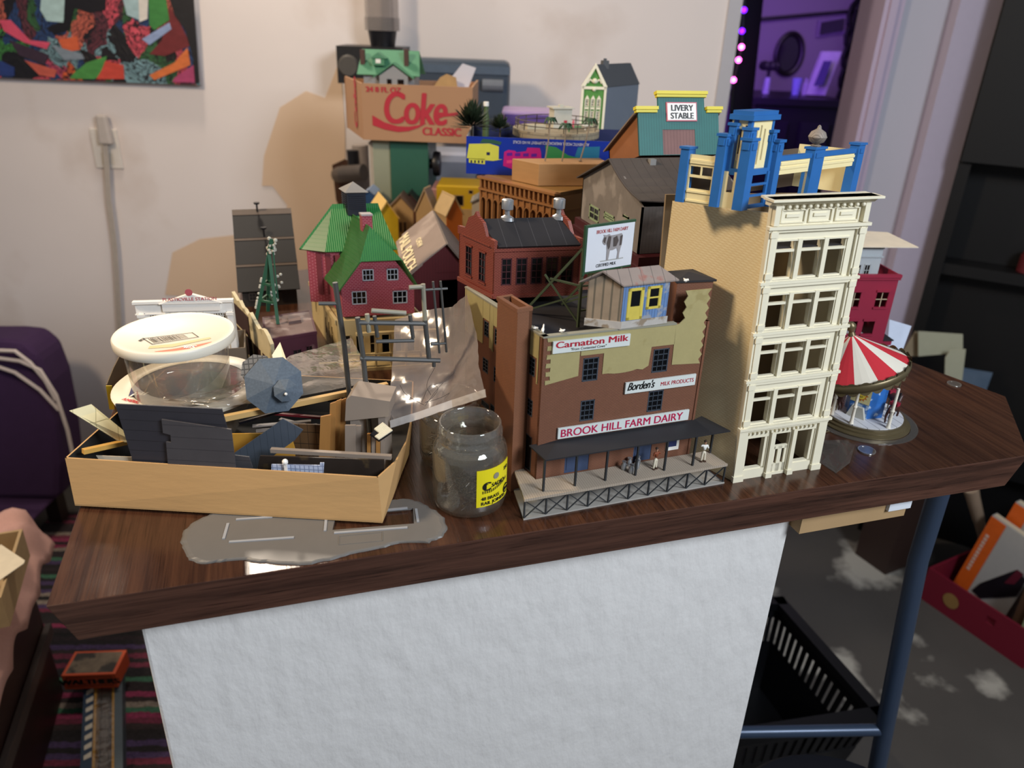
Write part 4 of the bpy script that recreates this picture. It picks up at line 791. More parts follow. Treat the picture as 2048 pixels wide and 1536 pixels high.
# second card box behind with a raised flap
bx = thing('yellow_edged_box', 'grey-brown card box with a curled flap and yellow edge behind the tubs', 'box', V((-.165, .86, H)))
o_ = -V((-.165, .86, H)); YE = mat('yellow_card_edge', 'e0c02a', .5)
b = B(); b.M = Matrix.Translation(o_) @ tr(0, 0, H)
b.box(-.162, -.042, .862, .8634, .0006, .040); b.box(-.162, -.042, .918, .9194, .0006, .040); b.box(-.162, -.1606, .8634, .918, .0006, .052); b.box(-.0434, -.042, .8634, .918, .0006, .04); b.box(-.1606, -.0434, .8634, .918, .0006, .0018); b.build('box_body', CARDG, bx)
fl1 = [T(213, 840, .030), T(214, 769, .066), T(228, 735, .072), T(246, 700, .076), T(262, 672, .078), T(276, 650, .078)]
b = B(); b.M = Matrix.Translation(o_); top_ = [Yp(214, 769, .755), Yp(228, 735, .775), Yp(246, 700, .80), Yp(262, 672, .83), Yp(276, 648, .866)]
botm = [V((p.x+.004, p.y, H+.012)) for p in top_]
for i in range(4): b.slab([botm[i], botm[i+1], top_[i+1], top_[i]], .0012)
b.build('flap', CARDG, bx); b = B(); b.M = Matrix.Translation(o_); b.slab([Yp(212, 771, .7535), Yp(224, 771, .7535), Yp(229, 818, .7535), Yp(219, 818, .7535)], .001); b.build('yellow_edge', YE, bx)
# sprue frames
SPR = mat('sprue_grey', '4a4a48', .42, var=.1); SPL = mat('sprue_pale', '8a8676', .5, var=.1)
sy = .635
def sp(*pts, y=sy): return [Yp(x, yy, y) for x, yy in pts]
s0 = Yp(727, 718, sy); ft = V((s0.x+.004, sy, H+TZ)); spr = thing('model_sprue', 'large dark grey plastic sprue frame standing up in front of the green roofed house', 'sprue frame', ft); iS = Matrix.Translation(-ft)
def rods(name, lines, r, m, par, M): 
    for l in lines: b = B(); b.tube([M @ p for p in l], r, 8); b.build(name, m, par, smooth=True)
rods('runner', [[*sp((715, 635), (727, 718)), ft], sp((720, 716), (880, 721)), sp((717, 645), (852, 647))], .0023, SPR, spr, iS)
rods('gate_rod', [sp((749, 632), (755, 674)), sp((820, 630), (826, 676)), sp((752, 683), (828, 681)), sp((862, 688), (876, 687)), sp((868, 722), (868, 733))], .0018, SPR, spr, iS)
rods('pale_rod', [sp((743, 621), (812, 626)), sp((846, 568), (850, 640)), sp((818, 575), (846, 573)), sp((734, 628), (738, 664))], .0021, SPL, spr, iS)
rods('runner', [sp((850, 640), (858, 716))], .0022, SPR, spr, iS)
rods('ladder_rail', [sp((866, 563), (879, 706)), sp((881, 562), (893, 704))], .0011, SPR, spr, iS); rods('ladder_rung', [sp((846, 580), (895, 577)), sp((877, 688), (892, 686))], .0012, SPR, spr, iS)
y2 = .66; s1 = Yp(670, 565, y2); s2 = Yp(688, 685, y2); f2_ = V((s2.x+.004, y2, H+TZ)); sp2 = thing('model_sprue', 'slim dark grey sprue post with a side arm left of the large sprue frame', 'sprue frame', f2_)
rods('runner', [[s1, s2, f2_]], .0024, SPR, sp2, Matrix.Translation(-f2_)); rods('side_arm', [[Yp(637, 607, y2), Yp(675, 607, y2)]], .0018, SPR, sp2, Matrix.Translation(-f2_))
# bag of wires
BAG = film('pinkish_poly_film', 'cfc4bd', .07, .2, .34, .4, 16, (.42, .36, .33, 1))
yy_ = lambda x, y, yv: Yp(x, y, yv)
rows = [[yy_(781, 856, .605), yy_(840, 838, .595), yy_(905, 815, .585), yy_(972, 794, .556)], [yy_(781, 780, .655), yy_(840, 770, .645), yy_(905, 755, .63), yy_(958, 735, .588)], [yy_(786, 704, .69), yy_(850, 700, .68), yy_(905, 690, .665), yy_(955, 680, .62)], [yy_(790, 640, .725), yy_(841, 622, .715), yy_(905, 613, .70), yy_(934, 588, .66)]]
bag = sheet('poly_bag', 'wrinkled translucent poly bag holding thin wires, hanging between tray and dairy', 'plastic bag', rows, BAG, 7, .0010, seed=9)
b = B(); e_ = [p+V((0, -.001, .002)) for p in rows[0]]; b.mesh([p-bag.location for p in rows[0]]+[p-bag.location+V((0, .003, .006)) for p in rows[0]], [(i, i+1, i+5, i+4) for i in range(3)]); b.build('zip_seal', film('bag_zip', 'e8e2dc', .3, .1, .5), bag)
for i, ln in enumerate((((850, 812), (880, 770), (915, 740), (940, 690), (935, 668), (905, 660)), ((843, 805), (860, 765), (880, 775), (862, 800), (843, 808), (900, 790), (930, 750)), ((848, 810), (810, 790), (800, 770)), ((870, 735), (850, 770), (862, 790)))):
    b = B(); pts = []
    for j, (x, y) in enumerate(ln): pts.append(Yp(x, y, .57+(.70-.57)*(856-y)/230)-bag.location)
    for _ in range(3): pts = [pts[0]]+[q for i_ in range(len(pts)-1) for q in (pts[i_].lerp(pts[i_+1], .25), pts[i_].lerp(pts[i_+1], .75))]+[pts[-1]]
    b.tube(pts, .00022, 5); b.build('wire', mat('thin_wire', '3a3432', .4), bag)
# ================= jars
GL = film('jar_glass', 'f6f6f1', .07, .03, .04, .06, 25, (.6, .55, .48, 1)); GLR = film('jar_neck_glass', 'f4f4ee', .16, .05, .06, .1, 60, (.7, .66, .6, 1)); SCR = mat('steel_pins', '6d6a6c', .3, m=.85, var=.3, sc=200)
def jar(o, r, h, lab, fill, rz=0):
    k = thing('glass_jar', lab, 'jar', o, rz); b = B(); t = .0016
    prof = [(.0001, .0012), (r*.86, .0008), (r*.96, .003), (r, .009), (r, h*.66), (r*.96, h*.73), (r*.84, h*.78), (r*.82, h*.80), (r*.86, h*.815), (r*.82, h*.83), (r*.86, h*.86), (r*.82, h*.88), (r*.86, h*.905), (r*.82, h*.925), (r*.82, h*.985), (r*.80, h), (r*.76, h*.985), (r*.76, h*.79), (r*.9, h*.72), (r-t, h*.65), (r-t, .010), (r*.9, .0045), (.0001, .0042)]
    b.lathe(prof[:7], 56); b.lathe(prof[18:], 56); b.build('glass', GL, k, smooth=2); b = B(); b.lathe(prof[6:19], 56); b.build('threaded_neck', GLR, k, smooth=2); return k
j1 = jar(V((.1455, .5585, H)), .0325, .081, 'open glass jar with metal pins and a bright yellow label, in front of the dairy', 1)
j2 = jar(V((.1475, .634, H)), .0315, .068, 'dusty glass jar half hidden behind the open jar with a yellow label', 1)
def pins(k, r, n, zmax, seed, nm='rail_joiner_pins'):
    rn = random.Random(seed); b = B()
    for i in range(n):
        a = rn.uniform(0, 2*pi); d = r*.9*rn.random()**.5; z = .0062+rn.random()*zmax*(1-.3*d/r); l_ = rn.uniform(.004, .0075); th = rn.uniform(0, 2*pi); e = rn.uniform(-.6, .6)
        c_ = V((d*cos(a), d*sin(a), z)); v_ = V((cos(th)*cos(e), sin(th)*cos(e), sin(e)))*l_/2
        p, q = c_-v_, c_+v_
        for w_ in (p, q):
            m_ = hypot(w_.x, w_.y)
            if m_ > r*.97: w_.x *= r*.97/m_; w_.y *= r*.97/m_
            w_.z = max(w_.z, .0052)
        b.bar(p, q, .0006)
    o = b.build(nm, SCR, None); o.location = k.location; tag(o, 'heap of loose thin metal pins lying inside the open jar with a yellow label' if seed == 1 else 'dark heap of thin metal pins inside the dusty rear jar', 'metal pins', kind='stuff')
pins(j1, .0300, 420, .012, 1); pins(j2, .0290, 250, .018, 2, 'metal_pins')
LBY = mat('label_yellow', 'e3d21c', .45, var=.04); JR = .0329
lab_ = thing('jar_label', 'bright yellow label', 'label', (0, 0, 0)); bpy.data.objects.remove(lab_)
def cyl_pt(a, z, r=JR): return V((r*sin(a), -r*cos(a), z))
def ang_of(px, py):
    best = None
    for i in range(-400, 1100):
        a = i/1000; p = j1.location+cyl_pt(a, .03); v = p-EYE; x = CX+F*v.dot(RT)/v.dot(FW)
        if best is None or abs(x-px) < best[0]: best = (abs(x-px), a)
    return best[1]
a0, a1 = ang_of(953, 970), ang_of(1021, 950); lz0, lz1 = over(955, 1016, j1.location+cyl_pt(a0, 0)), over(955, 943, j1.location+cyl_pt(a0, 0))
lb2 = B(); n = 16
lb2.mesh([cyl_pt(a0+(a1-a0)*i/n, z, JR+d) for d in (0, .0002) for i in range(n+1) for z in (lz0, lz1)], [(d*2*(n+1)+i*2, d*2*(n+1)+i*2+2, d*2*(n+1)+i*2+3, d*2*(n+1)+i*2+1) for d in (0, 1) for i in range(n)]); yl = lb2.build('label', LBY, j1, label='bright yellow label')
def wrap_text(s, size, aa, z, m, **kw):
    o = text('lettering', s, size, m, yl, Matrix.Identity(4), **kw)
    for v in o.data.vertices: c_ = cyl_pt(aa+v.co.x/JR, z+v.co.z, JR+.0006-v.co.y*.5); v.co = c_
hL = lz1-lz0
wrap_text('48 BRASS', .0046, a0+.12, lz0+.0066, INK, off=.02); wrap_text('RAIL JOINERS', .0046, a0+.12, lz0+.0018, INK, off=.02); wrap_text('C', .0115, a0+.155, lz0+hL*.44, INK, off=.03); wrap_text('T', .0065, a0+.19, lz0+hL*.49, INK, off=.02); wrap_text('SADIO', .0052, a0+.40, lz0+hL*.50, INK, off=.025, shear=.25); wrap_text('250', .0046, a0+.86, lz1-.008, INK, off=.02)
b = B(); n = 14
for i in range(n): 
    a = a0+.16+(a1-a0-.3)*i/n; z = lz0+hL*.40+.0045*max(0, (i-4)/n)*1.6
    b.f([cyl_pt(a, z-.0014, JR+.0005), cyl_pt(a+.018, z-.0014, JR+.0005), cyl_pt(a+.018, z+.0014, JR+.0005), cyl_pt(a, z+.0014, JR+.0005)])
for s_ in (-.0007, .0007):
    for i in range(n): a, a2 = a0+.15+(a1-a0-.3)*i/n, a0+.15+(a1-a0-.3)*(i+1)/n; z, z2 = (lz0+hL*.40+.0045*max(0, (q-4)/n)*1.6+s_ for q in (i, i+1)); b.f([cyl_pt(a, z-.0002, JR+.0006), cyl_pt(a2, z2-.0002, JR+.0006), cyl_pt(a2, z2+.0002, JR+.0006), cyl_pt(a, z+.0002, JR+.0006)])
b.build('printed_track', INK, yl)
def dot(a, z, r, m, nm):
    b = B(); b.f([cyl_pt(a+r*cos(2*pi*k/18)/JR, z+r*sin(2*pi*k/18), JR+.0007) for k in range(18)]); b.build(nm, m, yl)
dot(a0+.56, lz1-.0085, .0030, mat('label_grey', '8a8574', .5), 'punched_hole'); dot(a0+1.0, lz0+.0085, .0046, INK, 'printed_emblem'); 
b = B()
for z0, z1 in ((lz0+.0102, lz0+.0112), (lz0+.0060, lz0+.0068)): b.f([cyl_pt(a0+1.0-.08, z0, JR+.0009), cyl_pt(a0+1.0+.08, z0, JR+.0009), cyl_pt(a0+1.0+.08, z1, JR+.0009), cyl_pt(a0+1.0-.08, z1, JR+.0009)])
b.build('emblem_lines', LBY, yl)
# ================= grey scenic base plate
ol = [(361, 1085), (368, 1062), (385, 1045), (420, 1030), (470, 1024), (560, 1022), (680, 1030), (745, 1018), (775, 1005), (800, 1000), (826, 1000), (850, 1010), (872, 1022), (888, 1036), (895, 1060), (885, 1075), (858, 1086), (800, 1087), (760, 1098), (700, 1110), (660, 1122), (610, 1131), (560, 1130), (520, 1125), (480, 1120), (440, 1126), (400, 1128), (378, 1120), (370, 1105)]
rn = random.Random(3); fine = []
for i, p in enumerate(ol):
    q = ol[(i+1) % len(ol)]
    for k in range(4): fine.append((p[0]+(q[0]-p[0])*k/4+rn.uniform(-1.6, 1.6), p[1]+(q[1]-p[1])*k/4+rn.uniform(-1.2, 1.2)))
cxp = [T(*p) for p in fine]; ctr = sum(cxp, V())/len(cxp); hole = [T(*p) for p in ((665, 1064), (828, 1051), (826, 1020), (672, 1033))]
bp = thing('scenic_base_plate', 'flat grey plastic base plate with ragged edge and rectangular hole, under the tray', 'model part', V((ctr.x, ctr.y, H))); oo = bp.location
GBP = mat('base_plate_grey', '686561', .38, var=.07, sc=50, bump=.08, bsc=200); n = len(cxp)
import mathutils.geometry as mg
def ringmesh(z):
    outer = [V((p.x, p.y, 0)) for p in inn]; tri = mg.tessellate_polygon([outer, [V((p.x, p.y, 0)) for p in hole]]); return tri
inn = [ctr+(p-ctr)*.955 for p in cxp]
b = B(); b.M = Matrix.Translation(-oo); tri = ringmesh(0); pts = [V((p.x, p.y, H+.0021)) for p in inn+hole]; 
vs = [V((p.x, p.y, H+.0002)) for p in cxp]+[V((p.x, p.y, H+.0014)) for p in [ctr+(q-ctr)*.985 for q in cxp]]+pts
b.mesh(vs, [(2*n+i, 2*n+j, 2*n+k) for i, j, k in tri]+[(i, (i+1) % n, n+(i+1) % n, n+i) for i in range(n)]+[(n+i, n+(i+1) % n, 2*n+(i+1) % n, 2*n+i) for i in range(n)])
for i in range(4): p, q = hole[i], hole[(i+1) % 4]; b.f([V((p.x, p.y, H+.0021)), V((q.x, q.y, H+.0021)), V((q.x, q.y, H+.0002)), V((p.x, p.y, H+.0002))])
b.build('plate', GBP, bp)
for l in (((472, 1039), (545, 1034)), ((447, 1078), (456, 1047)), ((458, 1084), (588, 1075)), ((650, 1062), (652, 1040)), ((668, 1066), (815, 1055)), ((772, 1020), (815, 1016)), ((836, 1044), (832, 1018))):
    b = B(); b.bar(T(*l[0], .0023)-oo, T(*l[1], .0023)-oo, .0022, .0011); b.build('locating_rib', mat('rib_grey', '9a9c9f', .4), bp)
b = B(); q = [T(*p, .0023)-oo for p in ((678, 1072), (765, 1064), (765, 1081), (678, 1089))]
for i in range(4): b.bar(q[i], q[(i+1) % 4], .0006, .0004)
b.build('outline_groove', mat('rib_dark', '6e6a64', .5), bp)
# ================= green roofed brick house
hz = .055; hl, hr_ = T(686, 634, hz), T(829, 626, hz); HM = fr(hl, hr_, H+hz); HW = dist(hl, hr_)
hm2 = rot(9); HM = HM @ hm2 if False else HM
house = thing('green_roof_house_model', 'red brick station house with bright green tiled roof and dark louvred cupola', 'model building', hl+V((0, 0, 0)))
HSK = Matrix(((1, -.22, 0, 0), (0, .975, 0, 0), (0, 0, 1, 0), (0, 0, 0, 1)))
HL = Matrix.Translation(-hl) @ HM @ HSK; HMs = HM @ HSK
ev = onf(683, 567, HMs).z; evr = onf(835, 560, HMs).z; gk = onf(745, 453, HMs, .012).z
RBK = mat('crimson_brick', '8f3040', .5, var=.1, sc=120, pat='brick', p=.0042, q=.0021, c2='b06a72', bump=.35, w=.13)
GRF = mat('green_tiles', '2c7a3c', .42, var=.18, sc=60, pat='corr', ax='x', p=.0026, c2='1d6a2a', bump=.7)
GRF2 = mat('green_tiles_shaded', '345f30', .42, var=.18, sc=60, pat='line', ax='z', p=.0042, w=.14, c2='235f27', bump=.5)  # darker copy of the green tiles, shade put into the side slopes
pts = [onf(x, y, HMs) for x, y in ((710, 595), (723, 617))]
hw = [rect(HMs, (724, 539), (748, 561)), rect(HMs, (773, 538), (797, 560)), rect(HMs, (703, 583), (734, 608)), rect(HMs, (785, 582), (815, 606))]
shx0, shx1 = onf(719, 521, HMs).x, onf(801, 519, HMs).x; shz = onf(760, 520, HMs).z
HD = .125; HD1 = .055
my = HD1+.036; mzt = onf(745, 407, HMs, my).z; ec = onf(650, 504, HMs, HD1-.005); mz0, x0, x1 = ec.z, ec.x, HW-.002
rx0, rx1 = onf(664, 405, HMs, my).x, onf(755, 405, HMs, my).x; ebk = HMs.inverted() @ T(598, 498, hz+mz0); HD = ebk.y-.004; xl_ = ebk.x
b = B(); b.M = HL
b.wall(HW, ev-.006, .0025, [q for q in hw if q[3] < ev-.006])
up = [q for q in hw if q[3] >= ev-.006]
gx = lambda z: shx0*(z-(ev-.006))/(shz-(ev-.006))
zs_ = ev-.006; uz0, uz1 = min(q[2] for q in up), max(q[3] for q in up)
def trap(a, c_): b.prism([(gx(a), a), (HW-gx(a), a), (HW-gx(c_), c_), (gx(c_), c_)], 0, .0025, 'y')
if uz0 > zs_: trap(zs_, uz0)
b.prism([(gx(uz0), uz0), (up[0][0], uz0), (up[0][0], uz1), (gx(uz1), uz1)], 0, .0025, 'y'); b.prism([(up[0][1], uz0), (up[1][0], uz0), (up[1][0], uz1), (up[0][1], uz1)], 0, .0025, 'y'); b.prism([(up[1][1], uz0), (HW-gx(uz0), uz0), (HW-gx(uz1), uz1), (up[1][1], uz1)], 0, .0025, 'y')
trap(uz1, shz)
b.box(0, .0025, .0025, HD1, 0, zs_); b.box(HW-.0025, HW, .0025, HD1, 0, zs_)
mw_ = mz0; wx = min(x0+.004, .003); wk = xl_+.008; b.prism([(wx, HD1), (HW-.01, HD1), (HW-.01, HD), (wk, HD)], 0, mw_-.001)
for q in hw:
    n_ = 9; 
    for k in range(n_): x = q[0]-.001+(q[1]-q[0]+.002)*k/(n_-1); b.box(x-.0007, x+.0007, -.0006, 0, q[3]+.0006, q[3]+.0042-abs(k-4)*.0003)
b.build('walls', RBK, house)
for q in hw: win(house, HL, *q, cols=3, rows=2, fm=mat('pale_grey_window', 'a9aeb6', .5), w=.0012, y=.0006)
# front wing roof: hipped gable
rz0 = zs_-.004; ax_ = HW*.47; ovx = .006
A_, B__ = (-ovx, -.004, rz0), (HW+ovx, -.004, rz0); P_, Q_ = (shx0-.001, -.004, shz), (shx1+.001, -.004, shz); R_ = (ax_, .014, gk); S_ = (ax_, HD1+.03, gk); Al, Br = (-ovx, HD1, rz0), (HW+ovx, HD1+.0, rz0)
def slabs(faces, nm, m):
    b = B(); b.M = HL
    for f_ in faces: b.slab(f_, .0016)
    return b.build(nm, m, house)
slabs([[A_, P_, R_, S_, Al]], 'roof_slope', GRF2); slabs([[P_, Q_, R_]], 'roof_hip', GRF); slabs([[B__, Br, S_, R_, Q_]], 'roof_slope', GRF2)
# main block roof behind
fr_ = [(x0, HD1-.005, mz0), (x1, HD1-.005, mz0), (rx1, my, mzt), (rx0, my, mzt)]
slabs([fr_], 'roof_slope', GRF); slabs([[(xl_, HD+.004, mz0), (x0, HD1-.005, mz0), (rx0, my, mzt)]], 'roof_hip', GRF2); slabs([[(x1, HD1-.005, mz0), (x1, HD+.004, mz0), (rx1, my, mzt)]], 'roof_hip', GRF2); slabs([[(x1, HD+.004, mz0), (xl_, HD+.004, mz0), (rx0, my, mzt), (rx1, my, mzt)]], 'roof_slope', GRF)
b = B(); b.M = HL; sl_ = fr(HL @ V((wk, HD, 0)), HL @ V((wx, HD1, 0)), 0); b.M = sl_
for k in range(4): x = .012+.012*k; b.box(x, x+.006, -.001, 0, .012, mw_-.004)
b.build('side_windows', mat('maroon_panel', '6f3038', .5), house)
cx_ = onf(709, 420, HMs, my).x; b = B(); b.M = HL; cw = .0115; c0 = mzt-.012
ct = onf(708, 384, HMs, my-.01).z
b.box(cx_-cw, cx_+cw, my-cw, my+cw, c0, ct)
for k in range(7): z = c0+(ct-c0)*.3+(ct-c0)*.62*k/7; b.box(cx_-cw+.002, cx_+cw-.002, my-cw-.0012, my-cw, z, z+.0012); b.box(cx_-cw-.0012, cx_-cw, my-cw+.002, my+cw-.002, z, z+.0012)
b.build('cupola', mat('navy_black_louvre', '23262f', .45, var=.1), house)
b = B(); b.M = HL; e_ = cw+.003; b.mesh([(cx_-e_, my-e_, ct), (cx_+e_, my-e_, ct), (cx_+e_, my+e_, ct), (cx_-e_, my+e_, ct), (cx_, my, ct+.011)], [(3, 2, 1, 0), (0, 1, 4), (1, 2, 4), (2, 3, 4), (3, 0, 4)]); b.build('cupola_roof', mat('grey_metal_cap', '85827e', .5), house)
kx = onf(733, 450, HMs, .03).x; kt = onf(733, 430, HMs, .03).z
b = B(); b.M = HL; b.box(kx-.006, kx+.006, .026, .036, gk-.012, kt); b.mi = 1; b.box(kx-.0066, kx+.0066, .0254, .0366, kt, kt+.002); b.build('chimney', [RBK, mat('chimney_cap', 'a8a0a0', .6)], house)
# ================= cream building under the house
ca, cb_ = T(690, 652, .05), T(597, 572, .05); cr_ = T(800, 640, .05)
CBM = fr(V((.066, .875, 0)), V((.172, .868, 0)), H); cbo = V((.066, .875, H))
cream = thing('cream_station_model', 'old ivory station building with railed porch under the green roofed house', 'model building', cbo)
CSK = Matrix(((1, -.2, 0, 0), (0, 1, 0, 0), (0, 0, 1, 0), (0, 0, 0, 1)))
CL_ = Matrix.Translation(-cbo) @ CBM @ CSK; IV = mat('aged_ivory', 'c2ad7c', .6, var=.12, sc=40, stain='9d8a60', ssc=30)
b = B(); b.M = CL_; hs = [(.006+.0155*k, .015+.0155*k, .010, .036) for k in range(6)]; b.wall(.105, .0545, .002, hs, y0=.012); b.wall(.105, .0545, .002, (), y0=.17); b.box(.103, .105, .014, .17, 0, .0545)
LC = fr(CL_ @ V((0, .172, 0)), CL_ @ V((0, .012, 0)), 0); b.M = LC; L_ = .160; b.wall(L_, .0545, .002, [(.09, .097, .012, .036), (.108, .115, .012, .036), (.126, .133, .012, .036), (.03, .035, .02, .036)]); b.box(0, L_, -.002, 0, .049, .0545)
b.build('walls', IV, cream)
b = B(); b.M = CL_; b.box(.002, .103, .014, .17, .049, .0512); b.build('roof', IV, cream)
for q in ((.09, .097), (.108, .115), (.126, .133)): win(cream, LC, q[0], q[1], .012, .036, 1, 2, fm=IV, w=.001, y=.0005)
for q in hs[::2]: win(cream, CL_ @ tr(0, .012, 0), *q, 1, 2, fm=IV, w=.001, y=.0005)
b = B(); b.M = CL_; b.box(-.002, .11, -.018, .0118, 0, .004); b.build('porch_floor', IV, cream)
for k in range(7): b = B(); b.M = CL_; x = .0+.018*k; b.box(x, x+.002, -.017, -.015, .004, .046 if k > 1 else .022); b.build('porch_post', IV, cream)
b = B(); b.M = CL_; b.box(-.002, .11, -.0175, -.0145, .020, .022); b.box(-.03, .11, -.0165, -.0155, .012, .0135); b.box(.015, .11, -.0185, -.0135, .046, .049); b.build('porch_rail', IV, cream)
# ================= barn with painted roof
bz = .0; n0 = Yp(893, 489, 1.02); rzB = n0.z-H
nl, nr_ = Yp(823, 540, 1.02), Yp(946, 555, 1.02)
far_ = T(860, 410, rzB); bo = V((n0.x-.045, 1.02, H))
bdir = V((far_.x-n0.x, far_.y-n0.y, 0)); BLn = min(bdir.length, .19); bdir.normalize()
BRM = Matrix(((1, bdir.x, 0, n0.x), (0, bdir.y, 0, n0.y), (0, 0, 1, H), (0, 0, 0, 1))); 
barn = thing('barn_model', 'dark red barn with weathered grey roof and big cream painted lettering behind the green house', 'model building', V((n0.x, n0.y, H)))
BaL = Matrix.Translation(-V((n0.x, n0.y, H))) @ BRM
eL, eR = onf(828, 541, BRM), onf(946, 556, BRM); 
hwL, hwR = -eL.x, eR.x; ezL, ezR = eL.z, max(eR.z, .02)
BARN = mat('dark_red_board', '571a1f', .65, var=.15, sc=50, pat='line', ax='x', p=.004, w=.08, c2='3c1013')
dq = rect(BRM, (878, 558), (915, 600)); dq = (dq[0], dq[1], 0, onf(890, 560, BRM).z)
b = B(); b.M = BaL; w_ = hwL+hwR; zl_ = min(ezL, ezR)-.001
b.wall(w_, max(dq[3], zl_), .0025, [(dq[0], dq[1], -.001, dq[3])] if 0 else [(dq[0], dq[1], .0005, dq[3])], x0=-hwL)
zz_ = max(dq[3], zl_); b.prism([(-hwL, zz_), (hwR, zz_), (hwR, max(ezR, zz_+.0005)), (0, rzB), (-hwL, max(ezL, zz_+.0005))], 0, .0025, 'y')
b.prism([(-hwL, 0), (hwR, 0), (hwR, ezR), (0, rzB), (-hwL, ezL)], BLn-.0025, BLn, 'y'); b.box(-hwL, -hwL+.0025, .0025, BLn, 0, ezL); b.box(hwR-.0025, hwR, .0025, BLn, 0, ezR)
b.box(-.014, .012, -.0006, 0, rzB*.62, rzB*.62+.0008); b.build('walls', BARN, barn)
BRF = mat('weathered_grey_roof', '8b7a70', .55, var=.2, sc=25, pat='line', ax='y', p=.0024, w=.14, c2='7d6c60', stain='a08f84', ssc=14, sth=.52)
BRD = mat('dark_slate_roof', '6d625a', .6, var=.18, sc=30, pat='line', ax='y', p=.0024, w=.14, c2='544b45')
def onroof(u, v, s, lift=0.):       # u along ridge, v down the slope 0..1, s = side
    e_ = (-hwL-.004, ezL-.003) if s < 0 else (hwR+.004, ezR-.003)
    return BaL @ V((e_[0]*v, -.006+u*(BLn+.01), rzB+.0018+(e_[1]-rzB)*v+lift))
for s, m in ((-1, BRF), (1, BRD)):
    b = B(); b.slab([onroof(0, 0, s), onroof(0, 1, s), onroof(1, 1, s), onroof(1, 0, s)], .0018 if s < 0 else -.0018)
    if s < 0: b.slab([onroof(.0, .68, s, -.0018), onroof(.0, 1.2, s, -.0035), onroof(1, 1.2, s, -.0035), onroof(1, .68, s, -.0018)], .0016)
    ro = b.build('roof_slope', m, barn)
    if s < 0: rfo = ro
def rtext(s_, u0, v0, size, sx):
    o0 = onroof(u0, v0, -1, .0036); xd = (onroof(0, v0, -1)-onroof(1, v0, -1)).normalized(); up_ = (onroof(u0, 0, -1)-onroof(u0, 1, -1)).normalized(); yd = up_.cross(xd)
    Mx = Matrix(((xd.x, -xd.cross(up_).x, up_.x, o0.x), (xd.y, -xd.cross(up_).y, up_.y, o0.y), (xd.z, -xd.cross(up_).z, up_.z, o0.z), (0, 0, 0, 1)))
    text('lettering', s_, size, mat('cream_paint', 'f0e0b4', .6), rfo, Mx, off=.02, sx=sx)
rtext('MAIL POUCH', .93, 1.14, .027, 1.16); rtext('CHEW', .56, .70, .013, 1.1)
# ================= dark stepped breaker building
yb0, yb1 = 1.115, 1.235
dk = thing('stepped_roof_model', 'black roofed stepped mill building in three tiers behind the green derrick', 'model building', V((0, yb0, H)))
fr0 = [Yp(x, y, yb0) for x, y in ((497, 590), (613, 562))]; xl0, xr0 = fr0[0].x+.003, fr0[1].x
bt = [Yp(x, y, yb1) for x, y in ((458, 427), (568, 416))]; ztp = (bt[0].z+bt[1].z)/2-H; xa, xb = bt[0].x, bt[1].x; zlo = (fr0[0].z+fr0[1].z)/2-H
DW_ = mat('sooty_board', '2c2622', .75, var=.25, sc=60, pat='line', ax='x', p=.004, w=.12, c2='332c27'); DR_ = mat('sooty_roof', '141213', .6, var=.25, sc=30); TRM = mat('mud_grey_trim', '5a4e45', .75, var=.2, sc=60)
xw0, xw1 = (xl0+xa)/2-.004, (xr0+xb)/2-.002
st = []; b = B(); lo = V((0, -yb0, 0))
n_ = 3; yy = [yb0+(yb1-yb0)*k/n_ for k in range(n_+1)]; zr2 = [zlo+(ztp-zlo)*k/n_ for k in range(n_+1)]
pf = [(0, 0)]
for k in range(n_): pf += [(yy[k]-yb0, zr2[k]), (yy[k+1]-yb0, zr2[k+1]-.010)]
pf = [(0, 0)]; 
for k in range(n_): pf += [(yy[k]-yb0, zr2[k]-.006), (yy[k+1]-yb0-.0001, zr2[k+1]-.005)]
pf += [(yb1-yb0, 0)]
b.prism([(p[0], p[1]) for p in pf], xw0+.003, xw1-.003, 'x'); b.build('walls', DW_, dk)
for k in range(n_):
    y0, y1, z0, z1 = yy[k]-yb0, yy[k+1]-yb0, zr2[k]+.003, zr2[k+1]+.001; b = B(); e_ = -.006
    b.slab([(xw0-.002, y0+e_, z0-.004), (xw1+.002, y0+e_, z0-.004), (xw1+.002, y1, z1+.001), (xw0-.002, y1, z1+.001)], .0016); b.build('roof_tier', DR_, dk)
    b = B(); f_ = .8; ya, za = y0+e_+(y1-y0-e_)*f_, z0-.004+(z1-z0+.005)*f_; b.slab([(xw0-.0022, ya, za+.0006), (xw1+.0022, ya, za+.0006), (xw1+.0022, y1+.0004, z1+.0016), (xw0-.0022, y1+.0004, z1+.0016)], .001); b.build('ridge_trim', TRM, dk)
for k, xx in ((3, .42), (2, .5)):
    x = xw0+(xw1-xw0)*xx; b = B(); zt_ = zr2[k]; b.cyl(x, yy[k]-yb0-.004, zt_-.002, zt_+.011, .0014, 8); b.cyl(x, yy[k]-yb0-.004, zt_+.011, zt_+.0135, .004, 10, .0045); b.build('smoke_pipe', BLK, dk)
win(dk, tr(0, 0, 0), xw0+.012, xw0+.022, zlo*.35, zlo*.8, 2, 2, fm=TRM); b = B(); b.box(xw1-.024, xw1-.006, -.001, .0002, zlo*.2, zlo*.85); b.build('doorway', BLK, dk)
